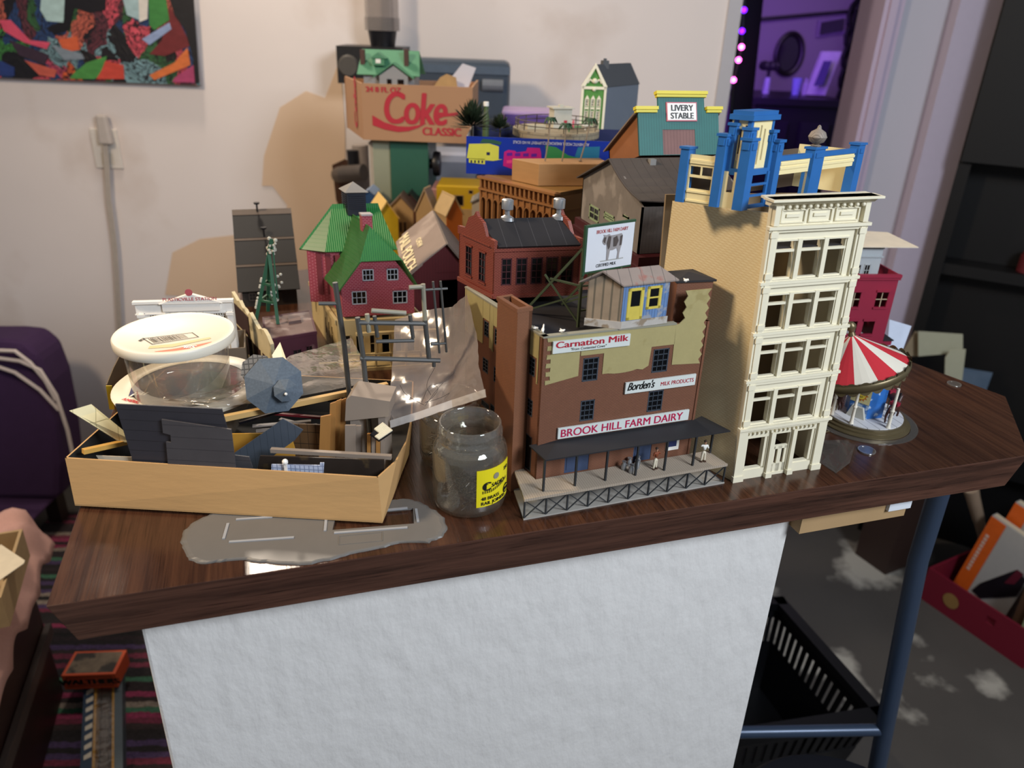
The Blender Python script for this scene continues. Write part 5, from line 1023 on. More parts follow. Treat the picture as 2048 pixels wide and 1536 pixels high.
# ================= white station
so = T(279, 690, .012); sp0, sp1 = V((-.158, .895, H+.0035)), V((-.0215, .878, H+.0035))
sp0 = Yp(275, 640, .892); sp1 = Yp(468, 640, .880); sp0.z = sp1.z = H+.0024; STM = fr(sp0, sp1, sp0.z); SWd = dist(sp0, sp1)
stn = thing('white_station_model', 'white plastic station with arched windows and a gabled front behind the tubs', 'model building', sp0); STL = Matrix.Translation(-sp0) @ STM
sz = onf(275, 603, STM).z; gz = onf(370, 586, STM).z; az1 = onf(375, 625, STM).z; az0 = az1-.034
b = B(); b.M = STL; aw = [(onf(x0, 640, STM).x, onf(x1, 640, STM).x) for x0, x1 in ((299, 326), (364, 390), (427, 452))]
hz_ = az1-.006
b.wall(SWd, sz-.001, .002, [(a, c_, az0, az1) for a, c_ in aw]); 
for a, c_ in aw:                                                       # arch corners
    m_, r_ = (a+c_)/2, (c_-a)/2
    for s in (-1, 1): b.prism([(m_+s*r_, az1), (m_, az1)]+[(m_+s*r_*sin(pi/2*k/6), az1-r_+r_*cos(pi/2*k/6)) for k in range(7)], 0, .002, 'y')
g0, g1 = onf(325, 611, STM).x, onf(440, 606, STM).x
b.box(g0, g1, -.003, 0, sz-.012, sz-.002); b.prism([(g0-.003, sz-.003), (g1+.003, sz-.003), ((g0+g1)/2, gz)], -.004, .002, 'y'); b.box(-.002, SWd+.002, -.0025, .004, sz-.003, sz); b.box(-.001, SWd+.001, -.0015, 0, sz-.016, sz-.0145)
for x in (onf(x, 640, STM).x for x in (285, 349, 402, 462)): b.box(x-.003, x+.003, -.003, 0, 0, sz-.014); b.box(x-.004, x+.004, -.004, 0, sz-.018, sz-.0145)
b.box(0, .002, .002, .012, 0, sz-.003); b.box(SWd-.002, SWd, .002, .012, 0, sz-.003)
b.build('walls', WHITE, stn)
for a, c_ in aw:
    b = B(); b.M = STL; m_, r_ = (a+c_)/2, (c_-a)/2
    for k in range(1, 5): x = a+(c_-a)*k/5; b.box(x-.0005, x+.0005, .0004, .0014, az0, az1)
    for k in range(1, 7): z = az0+(az1-az0)*k/7; b.box(a, c_, .0004, .0014, z-.0005, z+.0005)
    b.mi = 1; b.box(a, c_, .0016, .0019, az0, az1); b.build('arched_window', [WHITE, mat('dim_interior', '6b6140', .6)], stn)
text('lettering', 'PLASTICVILLE STATION', .0052, mat('station_red', 'b4545c', .6), stn, STL @ tr((g0+g1)/2, -.0043, sz+.001), off=.012, sx=1.05, align='CENTER')
b = B(); b.M = STL @ tr((g0+g1)/2, -.0042, sz+.0105) @ rot(90, 'X'); b.lathe([(.0001, .0004), (.004, .0004), (.004, 0)], 20); b.build('round_emblem', mat('station_red', 'b4545c', .6), stn)
# ================= maroon saloon with a broken cream false front, derrick on its roof
mo = V((.002, .80, H)); mr = thing('false_front_model', 'maroon western building with a ragged cream false front along its left side', 'model building', mo)
MAR = mat('maroon_plastic', '4b2330', .5, var=.25, sc=50, stain='7a5a58', ssc=40, sth=.62)
mzr = .045; c0, c1, c2, c3 = (T(*p, mzr) for p in ((530, 679), (633, 662), (598, 618), (522, 616)))
mo = V((c0.x, c0.y, H)); mr.location = mo; MRM = skew(mo, c1, c3); ML = Matrix.Translation(-mo) @ MRM; mW, mD = dist(c0, c1), min(.075, dist(c0, c3))
b = B(); b.M = ML; mw = [(mW*.5, mW*.68, .010, .026), (mW*.76, mW*.9, .010, .028)]; b.wall(mW, mzr, .002, mw); b.box(0, .002, .002, mD-.002, 0, mzr); b.box(mW-.002, mW, .002, mD-.002, 0, mzr); b.box(0, mW, mD-.002, mD, 0, mzr); b.box(-.0005, mW+.0005, -.001, .0005, mzr-.004, mzr); b.build('walls', MAR, mr)
for q in mw: win(mr, ML, *q, 2, 2, fm=MAR, y=.0005)
MRF = mat('dusty_maroon_roof', '6a5550', .6, var=.3, sc=40, stain='8d7d78', ssc=40); b = B(); b.M = ML; b.box(.001, mW-.001, .001, mD-.001, mzr-.003, mzr-.0005); b.box(mW*.5, mW*.75, mD*.5, mD*.75, mzr-.001, mzr+.003); b.build('roof', MRF, mr)
fz = .074; fa, fb = T(466, 581, fz), T(543, 676, .06); FFM = fr(fa, fb, H); FL_ = Matrix.Translation(-mo) @ FFM; Lf = dist(fa, fb); zA_, zB_ = fz, .06
IVG = mat('chalky_ivory', 'c9bc98', .7, var=.2, sc=50, stain='8f8466', ssc=40)
pr_ = [(0, 0), (Lf, 0)]; n_ = 14
for k in range(n_+1): f_ = 1-k/n_; z = zA_+(zB_-zA_)*f_; pr_.append((Lf*f_, z+random.uniform(-.006, .001)-(.004 if k % 4 == 0 else 0)));
b = B(); b.M = FL_; b.prism(pr_, -.002, .002, 'y'); b.build('false_front', IVG, mr, label='ragged cream false front')
b = B(); b.M = FL_
for k in range(4): b.box(Lf*(.04+.24*k), Lf*(.22+.24*k), -.0026, -.002, .006, .03)
b.box(0, Lf*.45, -.003, -.002, .034, .060); b.build('dark_panels', mat('dark_brown_panel', '3b2723', .6), mr)
dp0 = ML @ V((.022, .075, mzr)) + mo
def col2(px, py, y): return Yp(px, py, y)
f1, f2, f3 = T(512, 640, mzr), T(556, 648, mzr), T(536, 622, mzr); ctr = (f1+f2+f3)/3; ctr.z = H+mzr
der = thing('derrick_model', 'dark green spidery derrick with pale crumbs standing on the maroon roof', 'model crane', ctr)
DG = mat('derrick_green', '24503a', .5, var=.2, sc=80); PALE = mat('pale_crumb', 'b4b2a6', .8, var=.2, sc=150)
iD = Matrix.Translation(-ctr); yd_ = ctr.y; tp_ = Yp(538, 507, yd_); tq_ = Yp(544, 478, yd_)
for a in (f1, f2, f3): b = B(); b.bar(iD @ a, iD @ tp_, .004, .003); b.build('leg', DG, der)
b = B()
for q in (.3, .55): b.bar(iD @ f1.lerp(tp_, q), iD @ f2.lerp(tp_, q), .0025); b.bar(iD @ f2.lerp(tp_, q), iD @ f3.lerp(tp_, q), .0025); b.bar(iD @ f3.lerp(tp_, q), iD @ f1.lerp(tp_, q), .0025)
b.build('cross_braces', DG, der)
b = B(); b.bar(iD @ tp_, iD @ tq_, .005, .004); b.bar(iD @ Yp(545, 490, yd_-.004), iD @ Yp(556, 598, yd_-.012), .0018); b.build('mast', DG, der)
b = B()
for k in range(26):
    f_ = random.random(); p = Yp(543+random.uniform(-8, 8)+(0 if f_ < .5 else 0), 476+f_*32, yd_+random.uniform(-.005, .005)); r_ = .0016+random.random()*.0012; b.ball(tuple(iD @ p), r_, 6)
for k in range(22): f_ = random.random(); q = f3.lerp(tp_, .1+f_*.5)+V((random.uniform(.002, .016), 0, random.uniform(0, .008))); b.ball(tuple(iD @ q), .002, 6)
for k in range(14): q = f1.lerp(tp_, .15+random.random()*.5)+V((-.003, 0, 0)); b.ball(tuple(iD @ q), .0018, 6)
b.build('pale_crumbs', PALE, der)
# ================= brown arcade building, blue box, wood block
za = .187; an, af = T(1113, 386, za), T(962, 351, za); an.z = af.z = H
ADIR = V((af.x-an.x, af.y-an.y, 0)); AL = dist(an, af); ADIR.normalize(); APER = V((ADIR.y, -ADIR.x, 0))
arc = thing('arcade_building_model', 'tall orange-brown arcaded building under the blue box, behind the dairy', 'model building', an)
AM = fr(af, an, H); AMl = Matrix.Translation(-an) @ AM; TER = mat('terracotta_plastic', '9a6a3e', .45, var=.1, sc=60)
b = B(); b.M = AMl; n_ = 11; hs = []
for k in range(n_):
    x0 = AL*(.03+.94*k/n_); w_ = AL*.94/n_*.62
    for z0, z1 in ((.105, .158), (.055, .088), (.01, .042)): hs.append((x0, x0+w_, z0, z1))
b.wall(AL, za-.001, .006, hs)
b.box(-.001, AL+.001, -.004, 0, za-.019, za-.016); b.box(-.002, AL+.002, -.006, .006, za-.003, za); b.box(0, AL, -.003, 0, .09, .0925); b.box(0, AL, -.003, 0, .045, .047)
for h_ in hs:
    m_, r_ = (h_[0]+h_[1])/2, (h_[1]-h_[0])/2
    for s in (-1, 1): b.prism([(m_+s*r_, h_[3]), (m_, h_[3])]+[(m_+s*r_*sin(pi/2*k/4), h_[3]-r_+r_*cos(pi/2*k/4)) for k in range(5)], -.001, .006, 'y')
    b.prism([(m_-r_*1.35, h_[3]-r_), (m_-r_*1.05, h_[3]-r_), *[(m_-r_*1.05*cos(pi*k/8), h_[3]-r_+r_*1.05*sin(pi*k/8)) for k in range(9)], (m_+r_*1.35, h_[3]-r_), *[(m_+r_*1.35*cos(pi*k/8), h_[3]-r_+r_*1.35*sin(pi*k/8)) for k in range(9)]], -.0025, 0, 'y')
for k in range(16): x = AL*(.02+.96*k/16); b.box(x, x+.003, -.005, 0, za-.014, za-.004)
for k in range(n_+1): x = AL*(.022+.94*k/n_)-.002; b.box(x-.001, x+.0015, -.0025, 0, 0, za-.02)
b.build('front_wall', TER, arc)
AW = .135; ab = an+APER*AW; SMm = fr(an, ab, H); SMl = Matrix.Translation(-an) @ SMm
OCH = mat('ochre_card', '9c7440', .55, var=.06, sc=40)
b = B(); b.M = SMl; b.wall(AW, za, .003, [(.03, .042, .06, .10), (.07, .082, .06, .10)]); b.box(.012, .10, -.002, 0, za-.026, za-.024); b.box(.02, .025, -.0015, 0, .05, .13); b.box(.02, .055, -.0015, 0, .108, .113)
b.build('side_wall', OCH, arc)
a2 = af+APER*AW; b = B(); b.M = Matrix.Translation(-an) @ fr(ab, a2, H); b.wall(AL, za, .003); b.M = Matrix.Translation(-an) @ fr(a2, af, H); b.wall(AW, za, .003); b.build('rear_walls', OCH, arc)
b = B(); q = [p-an for p in (an, ab, a2, af)]; b.prism([(p.x, p.y) for p in q], za-.006, za-.0002); b.build('roof', OCH, arc)
# blue kit box
x0 = T(932, 347, za+.0005); xd = V((cos(_y), -sin(_y), 0)); KM = fr(x0, x0+xd, H+za+.0005); KH = over(932, 273, x0)-za; KWd, KD = .30, .136
kit = thing('blue_kit_box', 'open blue cardboard kit box with printed toy houses holding trees and a terrace', 'box', V((x0.x, x0.y, H+za+.0005))); KL = Matrix.Translation(-V((x0.x, x0.y, H+za+.0005))) @ KM
BLX = mat('royal_blue_card', '16308f', .3, var=.05, sc=20); CRX = mat('cream_card', 'd8cbb0', .6, var=.05)
b = B(); b.M = KL; b.box(0, KWd, 0, .002, 0, KH); b.build('front_panel', BLX, kit)
b = B(); b.M = KL; b.box(0, .002, .002, KD, 0, KH); b.mi = 1; b.box(-.0003, 0, .004, KD, .002, KH*.72); b.build('end_panel', [mat('grey_card', '9a938c', .6), CRX], kit)
b = B(); b.M = KL; b.box(KWd-.002, KWd, .002, KD, 0, KH); b.box(.002, KWd-.002, KD-.002, KD, 0, KH); b.box(.002, KWd-.002, .002, KD-.002, 0, .002); b.build('tray', mat('navy_card', '1b2350', .6), kit)
u = lambda x: x*.192
pic = lambda pts, m, nm, d=.0004: (lambda b: (setattr(b, 'M', KL), b.prism([(u(x), KH*z) for x, z in pts], -d, 0, 'y'), b.build(nm, m, kit)))(B())
YG = mat('print_yellow', 'c3c24a', .4); MG = mat('print_magenta', 'b01870', .4); GN = mat('print_green', '2f7a44', .4); NV = mat('print_navy', '1c2044', .4)
pic([(.005, .42), (.02, .8), (.17, .83), (.24, .76), (.24, .42)], YG, 'printed_house'); pic([(.02, .3), (.02, .42), (.14, .42), (.14, .27)], YG, 'printed_porch')
pic([(.02, .40), (.02, .42), (.27, .42), (.2, .37)], YG, 'printed_eave'); pic([(.15, .52), (.15, .6), (.175, .6), (.175, .52)], NV, 'printed_window', .0006)
for k in range(4): pic([(.033+.027*k, .30), (.033+.027*k, .37), (.045+.027*k, .37), (.045+.027*k, .30)], NV, 'printed_window', .0006)
pic([(.1, .84), (.12, .95), (.2, .93), (.26, .88), (.25, .8), (.18, .84)], mat('print_dark_green', '2c5340', .4), 'printed_tree')
pic([(.275, .25), (.28, .62), (.31, .68), (.36, .66), (.37, .62), (.44, .66), (.45, .76), (.54, .76), (.55, .66), (.56, .35), (.36, .15)], MG, 'printed_mill')
for i in range(4):
    pic([(.3+.06*i, .52), (.3+.06*i, .6), (.34+.06*i, .615), (.34+.06*i, .53)], mat('print_violet', '5a1a86', .4), 'printed_window', .0006); pic([(.3+.06*i, .32), (.3+.06*i, .4), (.34+.06*i, .415), (.34+.06*i, .33)], mat('print_pink', 'd23b74', .4), 'printed_window', .0006)
pic([(.6, .3), (.58, .84), (.66, .8), (.75, .6), (.85, .52), (.98, .45), (.98, .3)], GN, 'printed_lawn'); pic([(.8, .55), (.82, .82), (.98, .86), (.98, .5)], mat('print_teal', '1f6a8a', .4), 'printed_trees')
text('lettering', 'AUTHENTIC MODEL RAILROAD EQUIPMENT IN HO SCALE', .0055, mat('print_white', 'c8ccd8', .5), kit, KL @ tr(u(.9), -.0005, KH*.93) @ rot(180, 'Y'), sx=.74)
b = B(); b.M = KL
for z in (.3, .48):
    for k in range(4): y = .03+.019*k; b.box(-.0006, -.0003, y, y+.014, KH*z, KH*(z+.05))
b.build('blurred_print', mat('pale_ink', 'a99e8e', .5), kit)
# bushy trees in the box
def bush(px, py, yl, r, hgt, lab, n=260):
    base = KM @ V((max(.0045, onf(px, py, KM, yl).x), yl, .0022))
    o = thing('bushy_tree', lab, 'model tree', base); b = B(); b.cyl(0, 0, 0, KH+.006, .002, 7, .001); b.build('trunk', mat('tree_brown', '46382a', .8), o)
    b = B()
    cz_ = KH+.008
    for i in range(n):
        a = random.uniform(0, 2*pi); e = random.uniform(-.06, 1.5); s = r*random.uniform(.6, 1.1)
        d_ = V((cos(a)*cos(e), sin(a)*cos(e), sin(e)*1.05)); p0 = V((0, 0, cz_-.004)); p1 = p0+d_*s
        w_ = d_.cross(V((0, 0, 1))).normalized()*.0019; b.f([p0+(p1-p0)*.3, p0+(p1-p0)*.7+w_, p1, p0+(p1-p0)*.7-w_])
    b.build('foliage', mat('dark_fir_green', '22301c', .7, var=.45, sc=120), o); return o
bush(939, 262, .052, .036, .05, 'larger dark bushy tree at the left end of the blue box', 420); t_ = bush(1000, 268, .034, .021, .03, 'small dark bushy tree right of the big tree in the blue box', 220)
p = KM @ V((.022, .11, .0022)); o = thing('green_bottle', 'thin dark green stem with a white cap behind the big tree', 'bottle', p); b = B(); zt = over(931, 205, p)+H-p.z; b.lathe([(.0001, 0), (.005, 0), (.005, zt*.75), (.0035, zt*.85), (.0035, zt-.004), (.0001, zt-.004)], 14); b.build('bottle_body', mat('bottle_green', '4d5f3a', .5), o, smooth=True); b = B(); b.cyl(0, 0, zt-.004, zt+.002, .0042, 14); b.build('cap', WHITE, o)
# round terrace
tc = T(1112, 268, za+KH+.012); r_t = .062; tb = KM @ V((onf(1112, 262, KM, .07).x, .07, .0022)); zt0 = KH+.006
terr = thing('terrace_model', 'round grey stone roof terrace with railing, tables and a small white kiosk', 'model building', tb)
STN = mat('stone_blocks', '9c8f76', .8, var=.15, sc=60, pat='brick', p=.011, q=.0058, c2='7c7160', bump=.3)
tzt = over(1112, 268, tb-V((0, r_t, 0)))-za-.002
b = B(); b.lathe([(.0001, 0), (r_t-.006, 0), (r_t-.004, tzt-.012), (r_t+.002, tzt-.010), (r_t+.002, tzt), (.0001, tzt)], 36); b.build('drum', STN, terr)
DK2 = mat('rail_brown', '4f4438', .6)
for k in range(18): a = 2*pi*k/18; b = B(); b.cyl(r_t*.97*cos(a), r_t*.97*sin(a), tzt, tzt+.013, .0008, 6); b.build('rail_post', DK2, terr)
b = B()
for z in (.007, .013): b.tube([(r_t*.97*cos(2*pi*k/36), r_t*.97*sin(2*pi*k/36), tzt+z) for k in range(37)], .0007, 5)
b.build('railing', DK2, terr)
b = B(); kx, ky = .01, .012; b.box(kx-.014, kx+.014, ky-.011, ky+.011, tzt, tzt+.027); b.box(kx-.017, kx+.017, ky-.014, ky+.014, tzt+.027, tzt+.029); b.box(kx-.003, kx+.003, ky-.003, ky+.003, tzt+.029, tzt+.032); b.mi = 1; b.box(kx+.002, kx+.007, ky-.0115, ky-.011, tzt+.004, tzt+.011); b.build('kiosk', [mat('kiosk_white', 'b9b6a8', .7), RED], terr)
b = B(); b.box(-.048, -.02, -.01, .0, tzt, tzt+.006); b.build('bench', mat('sand_bench', 'b5ab92', .7), terr)
for x, y, m in ((.02, -.035, GN), (.038, -.02, WHITE), (.005, -.04, GN)):
    b = B(); b.cyl(x, y, tzt, tzt+.006, .0008, 6); b.cyl(x, y, tzt+.006, tzt+.007, .0055, 14); b.build('cafe_table', m, terr)
px_ = tb+V((.022, -.012, tzt)); o = thing('person_figure', 'tiny figure in pink standing on the round terrace', 'person', px_)
skin('body', [(0, 0, .0005), (0, 0, .006), (0, 0, .0105), (0, 0, .012), (0, 0, .0138), (.0022, 0, .009), (-.0022, 0, .009)], [(0, 1), (1, 2), (2, 3), (3, 4), (2, 5), (2, 6)], [.0014, .0015, .0015, .0007, .0012, .0007, .0007], mat('pink_clothes', 'cf5f6e', .6), o)
# wood block with three palms
w0 = T(1076, 372, za+.0005); wz = H+za+.0005; WM = fr(w0, w0+V((.97, -.1, 0)), wz); wh = onf(1080, 328, WM).z; wlen = .10
blk = thing('wood_block', 'bare wooden block sitting in front of the blue box, palms on its top', 'block', V((w0.x, w0.y, wz))); WLm = Matrix.Translation(-V((w0.x, w0.y, wz))) @ WM
b = B(); b.M = WLm; b.mesh([(0, 0, 0), (wlen, 0, 0), (wlen, .05, 0), (-.028, .042, 0), (0, 0, wh), (wlen, 0, wh), (wlen, .05, wh), (-.028, .042, wh)], [(3, 2, 1, 0), (4, 5, 6, 7), (0, 1, 5, 4), (1, 2, 6, 5), (2, 3, 7, 6), (3, 0, 4, 7)])
b.build('block_body', mat('raw_pine', 'b18758', .6, var=.16, sc=12, stretch=(3, 3, 14)), blk, bevel=.0006)
for i, (px, py, tx_, ty_) in enumerate([(1090, 322, 1101, 240), (1124, 323, 1132, 252), (1160, 322, 1181, 242)]):
    p = T(px, py, za+wh+.0012); tp2 = Yp(tx_, ty_, p.y+.004); o = thing('palm_tree', ['left palm tree on the wooden block, tallest crown', 'middle palm tree on the wooden block, lowest crown', 'right palm tree on the wooden block, its trunk leaning right'][i], 'palm tree', p, 0, 'palms on the wooden block'); q = tp2-p
    b = B(); b.tube([(0, 0, 0), q*.5+V((.001, 0, 0)), q], .0011, 7, .0008); b.build('trunk', mat('palm_trunk', '8a7a66', .8), o)
    b = B(); 
    if i == 2: b.ball((0, 0, .0006), .003, 8, .3)
    b.build('root_pad', mat('palm_trunk', '8a7a66', .8), o) if i == 2 else b.bm.free()
    b = B()
    for k in range(13):
        a = 2*pi*k/13+random.random()*.3; l_ = .011*random.uniform(.8, 1.15); d_ = V((cos(a), sin(a), 0)); s_ = V((-sin(a), cos(a), 0))*.0022
        c1, c2, c3 = q+V((0, 0, .001)), q+d_*l_*.55+V((0, 0, .003)), q+d_*l_+V((0, 0, -.004)); b.f([c1, c2-s_, c3, c2+s_]); b.f([c1, c2-s_*.6+V((0, 0, .001)), c3+V((0, 0, -.002)), c2+s_*.6-V((0, 0, .0015))])
    b.build('fronds', mat('palm_green', '2d4a30', .6, var=.3, sc=150), o)
# green victorian house standing in the kit box
vb = V((.50, 1.16, H+za+.0027)); vq0 = onf(1158, 270, KM, .146); vq1 = onf(1212, 270, KM, .148); vb = KM @ V((vq0.x, .146, 0)); vb.z = H+.19; vr = KM @ V((vq1.x, .148, 0)); VM = fr(vb, vr, vb.z); VW = onf(1210, 200, VM).x
vic = thing('victorian_house_model', 'narrow green and cream gabled townhouse with a long grey side and roof', 'model building', vb); VL = Matrix.Translation(-vb) @ VM
vz, vt_ = onf(1160, 172, VM).z, onf(1185, 130, VM).z; GV = mat('victorian_green', '4f8a3a', .6, var=.06, sc=40); CV = mat('victorian_cream', 'eae2c8', .5, var=.04)
b = B(); b.M = VL; vw = []
for r_ in range(3):
    for k in range(3): x = VW*(.17+.25*k); z1 = onf(1183, [213, 240, 268][r_], VM).z; vw.append((x, x+VW*.13, z1-.0, z1+.0135))
b.wall(VW, vz, .002, [q for q in vw if q[2] > .003]); b.prism([(0, vz), (VW, vz), (VW*.5, vt_)], 0, .002, 'y'); b.build('front_wall', GV, vic)
b = B(); b.M = VL; e_ = VW*.07
for x0, x1 in ((-.001, e_), (VW-e_, VW+.001)): b.box(x0, x1, -.002, 0, 0, vz)
b.box(0, VW, -.002, 0, vz-.004, vz); b.prism([(-.002, vz), (VW*.5, vt_+.003), (VW+.002, vz), (VW-.004, vz), (VW*.5, vt_-.004), (.004, vz)], -.003, 0, 'y')
for k in range(3): x = VW*(.14+.25*k); m_ = x+VW*.095; b.box(x, x+VW*.02, -.0016, 0, .004, vz*.83); b.box(x+VW*.17, x+VW*.19, -.0016, 0, .004, vz*.83); zt = vz*.83; b.prism([(x, zt), (x+VW*.19, zt), (m_, zt+.006)], -.0016, 0, 'y')
for q in vw: b.box(q[0]-.001, q[1]+.001, -.0012, 0, q[2]-.004, q[2]-.001)
b.M = VL; b.ball((VW*.5, -.001, vz+.008), .0042, 10); b.ball((VW*.5, -.001, vz-.004), .0032, 10)
for s in (-1, 1): b.tube([(VW*.5+s*.002, -.001, vz+.006), (VW*.5+s*.007, -.0014, vz+.010), (VW*.5+s*.011, -.001, vz+.005)], .0016, 6)
b.build('trim', CV, vic)
for q in vw:
    if q[2] > .003: win(vic, VL, *q, 2, 3, fm=CV, w=.001, y=.0006)
vd = T(1318, 200, over(1250, 210, vr)); VD = .115; vdir = V((.78, .62, 0)); vq = VL @ V((VW, 0, 0)); VS = fr(vq, vq+vdir, 0)
b = B(); b.M = VS; b.prism([(0, 0), (VD, 0), (VD, vz), (0, vz)], 0, .002, 'y'); b.build('side_wall', mat('blue_grey_wall', '6d747e', .6, var=.05), vic)
v0 = VL @ V((0, 0, 0)); pk = VL @ V((VW*.5, 0, vt_)); e1 = vq+V((0, 0, vz-.001)); o_ = vdir*VD
b = B(); b.slab([e1, e1+o_, pk+o_, pk], -.002); e2 = v0+V((0, 0, vz)); b.slab([pk, pk+o_, e2+o_, e2], -.002); b.build('roof', mat('charcoal_roof', '4d4e50', .6, var=.06), vic)
b = B(); b.f([v0+o_, vq+o_, e1+o_, pk+o_, e2+o_]); b.f([v0, v0+o_, e2+o_, e2]); b.build('rear_walls', mat('blue_grey_wall', '6d747e', .6), vic)
b = B(); k_ = pk+o_*.25; b.box(k_.x-.005, k_.x+.005, k_.y-.005, k_.y+.005, k_.z-.006, k_.z+.006); b.box(k_.x-.002, k_.x+.002, k_.y-.002, k_.y+.002, k_.z+.006, k_.z+.009); b.build('chimney', mat('charcoal_roof', '4d4e50', .6), vic)
ct_ = thing('cardboard_carton', 'plain brown carton behind the blue box that carries the green townhouse', 'carton', V((vb.x, vb.y, H)))
b = B(); b.M = fr(V((0, 0, 0)), V((vr.x-vb.x, vr.y-vb.y, 0)), 0); b.box(-.012, .115, -.004, .085, 0, .1898); b.build('carton_body', CARD, ct_); b = B(); b.M = fr(V((0, 0, 0)), V((vr.x-vb.x, vr.y-vb.y, 0)), 0); b.box(-.01, .113, -.0046, -.004, .09, .1); b.build('tape', TAN, ct_)
# ================= maroon base building, grey shed, livery stable
sn = V((.366, .722, 0)); sz0 = .168
sh0 = T(1275, 508, sz0); se_ = over(1292, 415, sh0); 
base = thing('maroon_block_model', 'dark maroon building mostly hidden under the weathered grey shed', 'model building', V((sh0.x+.002, sh0.y-.012, H)))
b = B(); b.box(-.006, .135, .0, .185, 0, sz0-.0005); b.box(-.008, .137, -.002, .187, sz0-.014, sz0-.010); b.build('walls', mat('deep_maroon', '431419', .5, var=.1), base); win(base, tr(0, 0, 0), .03, .05, .08, .12, 2, 3, fm=mat('deep_maroon', '431419', .5)); 
gsh = thing('grey_shed_model', 'weathered grey shed with green windows and a sagging dark roof under the livery stable', 'model building', V((sh0.x, sh0.y, H+sz0)))
SD2, SL2 = .165, .13; GSH = mat('driftwood_grey', '77706a', .75, var=.2, sc=50, pat='line', ax='xy', p=.004, w=.06, c2='5c5650', stain='8f8780', ssc=30)
eh = se_-sz0; rh = eh+.034
LSh = fr((0, SD2, 0), (0, 0, 0), 0)
LSw = Matrix.Translation(V((sh0.x, sh0.y, H+sz0))) @ LSh
gw_ = [rect(LSw, (1180, 407), (1197, 448)), rect(LSw, (1209, 422), (1228, 448)), rect(LSw, (1246, 428), (1258, 440))]
gw_ = [(a, c_, max(.003, d0), max(.012, d1)) for a, c_, d0, d1 in gw_]
gw_ = [q for q in gw_ if 0 < q[0] < q[1] < SD2 and q[3] < eh]
b = B(); b.M = LSh; b.wall(SD2, eh, .002, gw_); b.prism([(0, eh), (SD2, eh), (SD2*.5, rh)], 0, .002, 'y')
b.M = Matrix.Identity(4); b.wall(SL2, eh, .002); b.wall(SL2, eh, .002, (), y0=SD2-.002); b.prism([(.002, 0), (SD2-.002, 0), (SD2-.002, eh), (SD2*.5, rh), (.002, eh)], SL2-.002, SL2, 'x'); b.build('walls', GSH, gsh)
for q in gw_: win(gsh, LSh, *q, 2, 2, fm=mat('sage_window', '8fa07c', .6), w=.0022, y=.0004)
SRF = mat('rust_dark_roof', '4c443f', .6, var=.25, sc=30, pat='line', ax='x', p=.012, w=.04, c2='37302c')
b = B(); n_ = 5
for k in range(n_):                                                        # front slope sags
    y0, y1 = SD2*.5*(1-k/n_), SD2*.5*(1-(k+1)/n_)-.004*(k == n_-1); f0, f1 = k/n_, (k+1)/n_; s = lambda f: rh+.002-(rh-eh)*f-.008*sin(pi*f)*.6+.006*f
    b.slab([(-.006, y1, s(f1)), (SL2*.5, y1-.006*f1, s(f1)-.004*f1), (SL2*.5, y0-.006*f0, s(f0)), (-.006, y0, s(f0))], .0012); b.slab([(SL2*.5, y1-.006*f1, s(f1)-.004*f1), (SL2, y1, s(f1)-.002), (SL2, y0, s(f0)), (SL2*.5, y0-.006*f0, s(f0))], .0012)
b.build('roof_slope', SRF, gsh)
b = B(); b.slab([(-.006, SD2*.5, rh+.002), (SL2, SD2*.5, rh+.002), (SL2, SD2+.008, eh-.001), (-.006, SD2+.008, eh-.001)], .0014); b.build('roof_slope', SRF, gsh)
b = B(); b.box(.04, .047, SD2*.5-.012, SD2*.5-.005, rh-.006, rh+.0022); b.build('roof_block', mat('grey_metal_cap', '85827e', .5), gsh)
# livery stable tilted back on the shed's rear roof slope
lf = Yp(1276, 328, sh0.y+SD2*.5+.006); lfr = Yp(1440, 333, sh0.y+SD2*.5+.006)
tilt = math.degrees(math.atan2(rh-eh, SD2*.5)); lz = H+sz0+rh+.004
lvo = V((lf.x, sh0.y+SD2*.5+.004, lz)); liv = thing('livery_stable_model', 'teal false-fronted livery stable with yellow caps and bare wood sides', 'model building', lvo)
LvM = Matrix.Translation(lvo) @ rot(-tilt*.85, 'X'); LvL = rot(-tilt*.85, 'X')
lp = lambda px, py: onf(px, py, LvM); cl, cr2 = lp(1315, 184), lp(1408, 195); hl_ = lp(1281, 220).z; ht = (cl.z+cr2.z)/2; lW = lp(1437, 240).x; hr3 = hl_
TEAL = mat('teal_board', '1f6460', .55, var=.15, sc=50, pat='line', ax='x', p=.0032, w=.1, c2='184c4a', bump=.4); YC = mat('bright_yellow', 'd8c83a', .5, var=.05); LW_ = mat('brown_plywood', '8f5a34', .65, var=.25, sc=22, stretch=(1, 1, 2))
b = B(); b.M = LvL; dr = (lp(1325, 260).x, lp(1390, 262).x, .0005, lp(1350, 259).z); b.wall(lW, hl_, .0025, [dr], x0=0); b.box(cl.x, cr2.x, 0, .0025, hl_, ht); b.build('false_front', TEAL, liv)
b = B(); b.M = LvL; b.box(dr[0], dr[1], .0006, .002, dr[2], dr[3]); m_ = (dr[0]+dr[1])/2; b.build('barn_door', mat('mauve_door', '7d5c58', .7, var=.15, sc=60, pat='line', ax='x', p=.004, w=.1, c2='644845'), liv)
for x0, x1, z in ((-.004, cl.x-.0012, hl_), (cl.x-.003, cr2.x+.003, ht), (cr2.x+.0012, lW+.004, hl_)):
    b = B(); b.M = LvL; b.box(x0, x1, -.004, .0035, z, z+.0035); b.box(x0+.001, x1-.001, -.0025, .003, z-.003, z); b.build('cap', YC, liv)
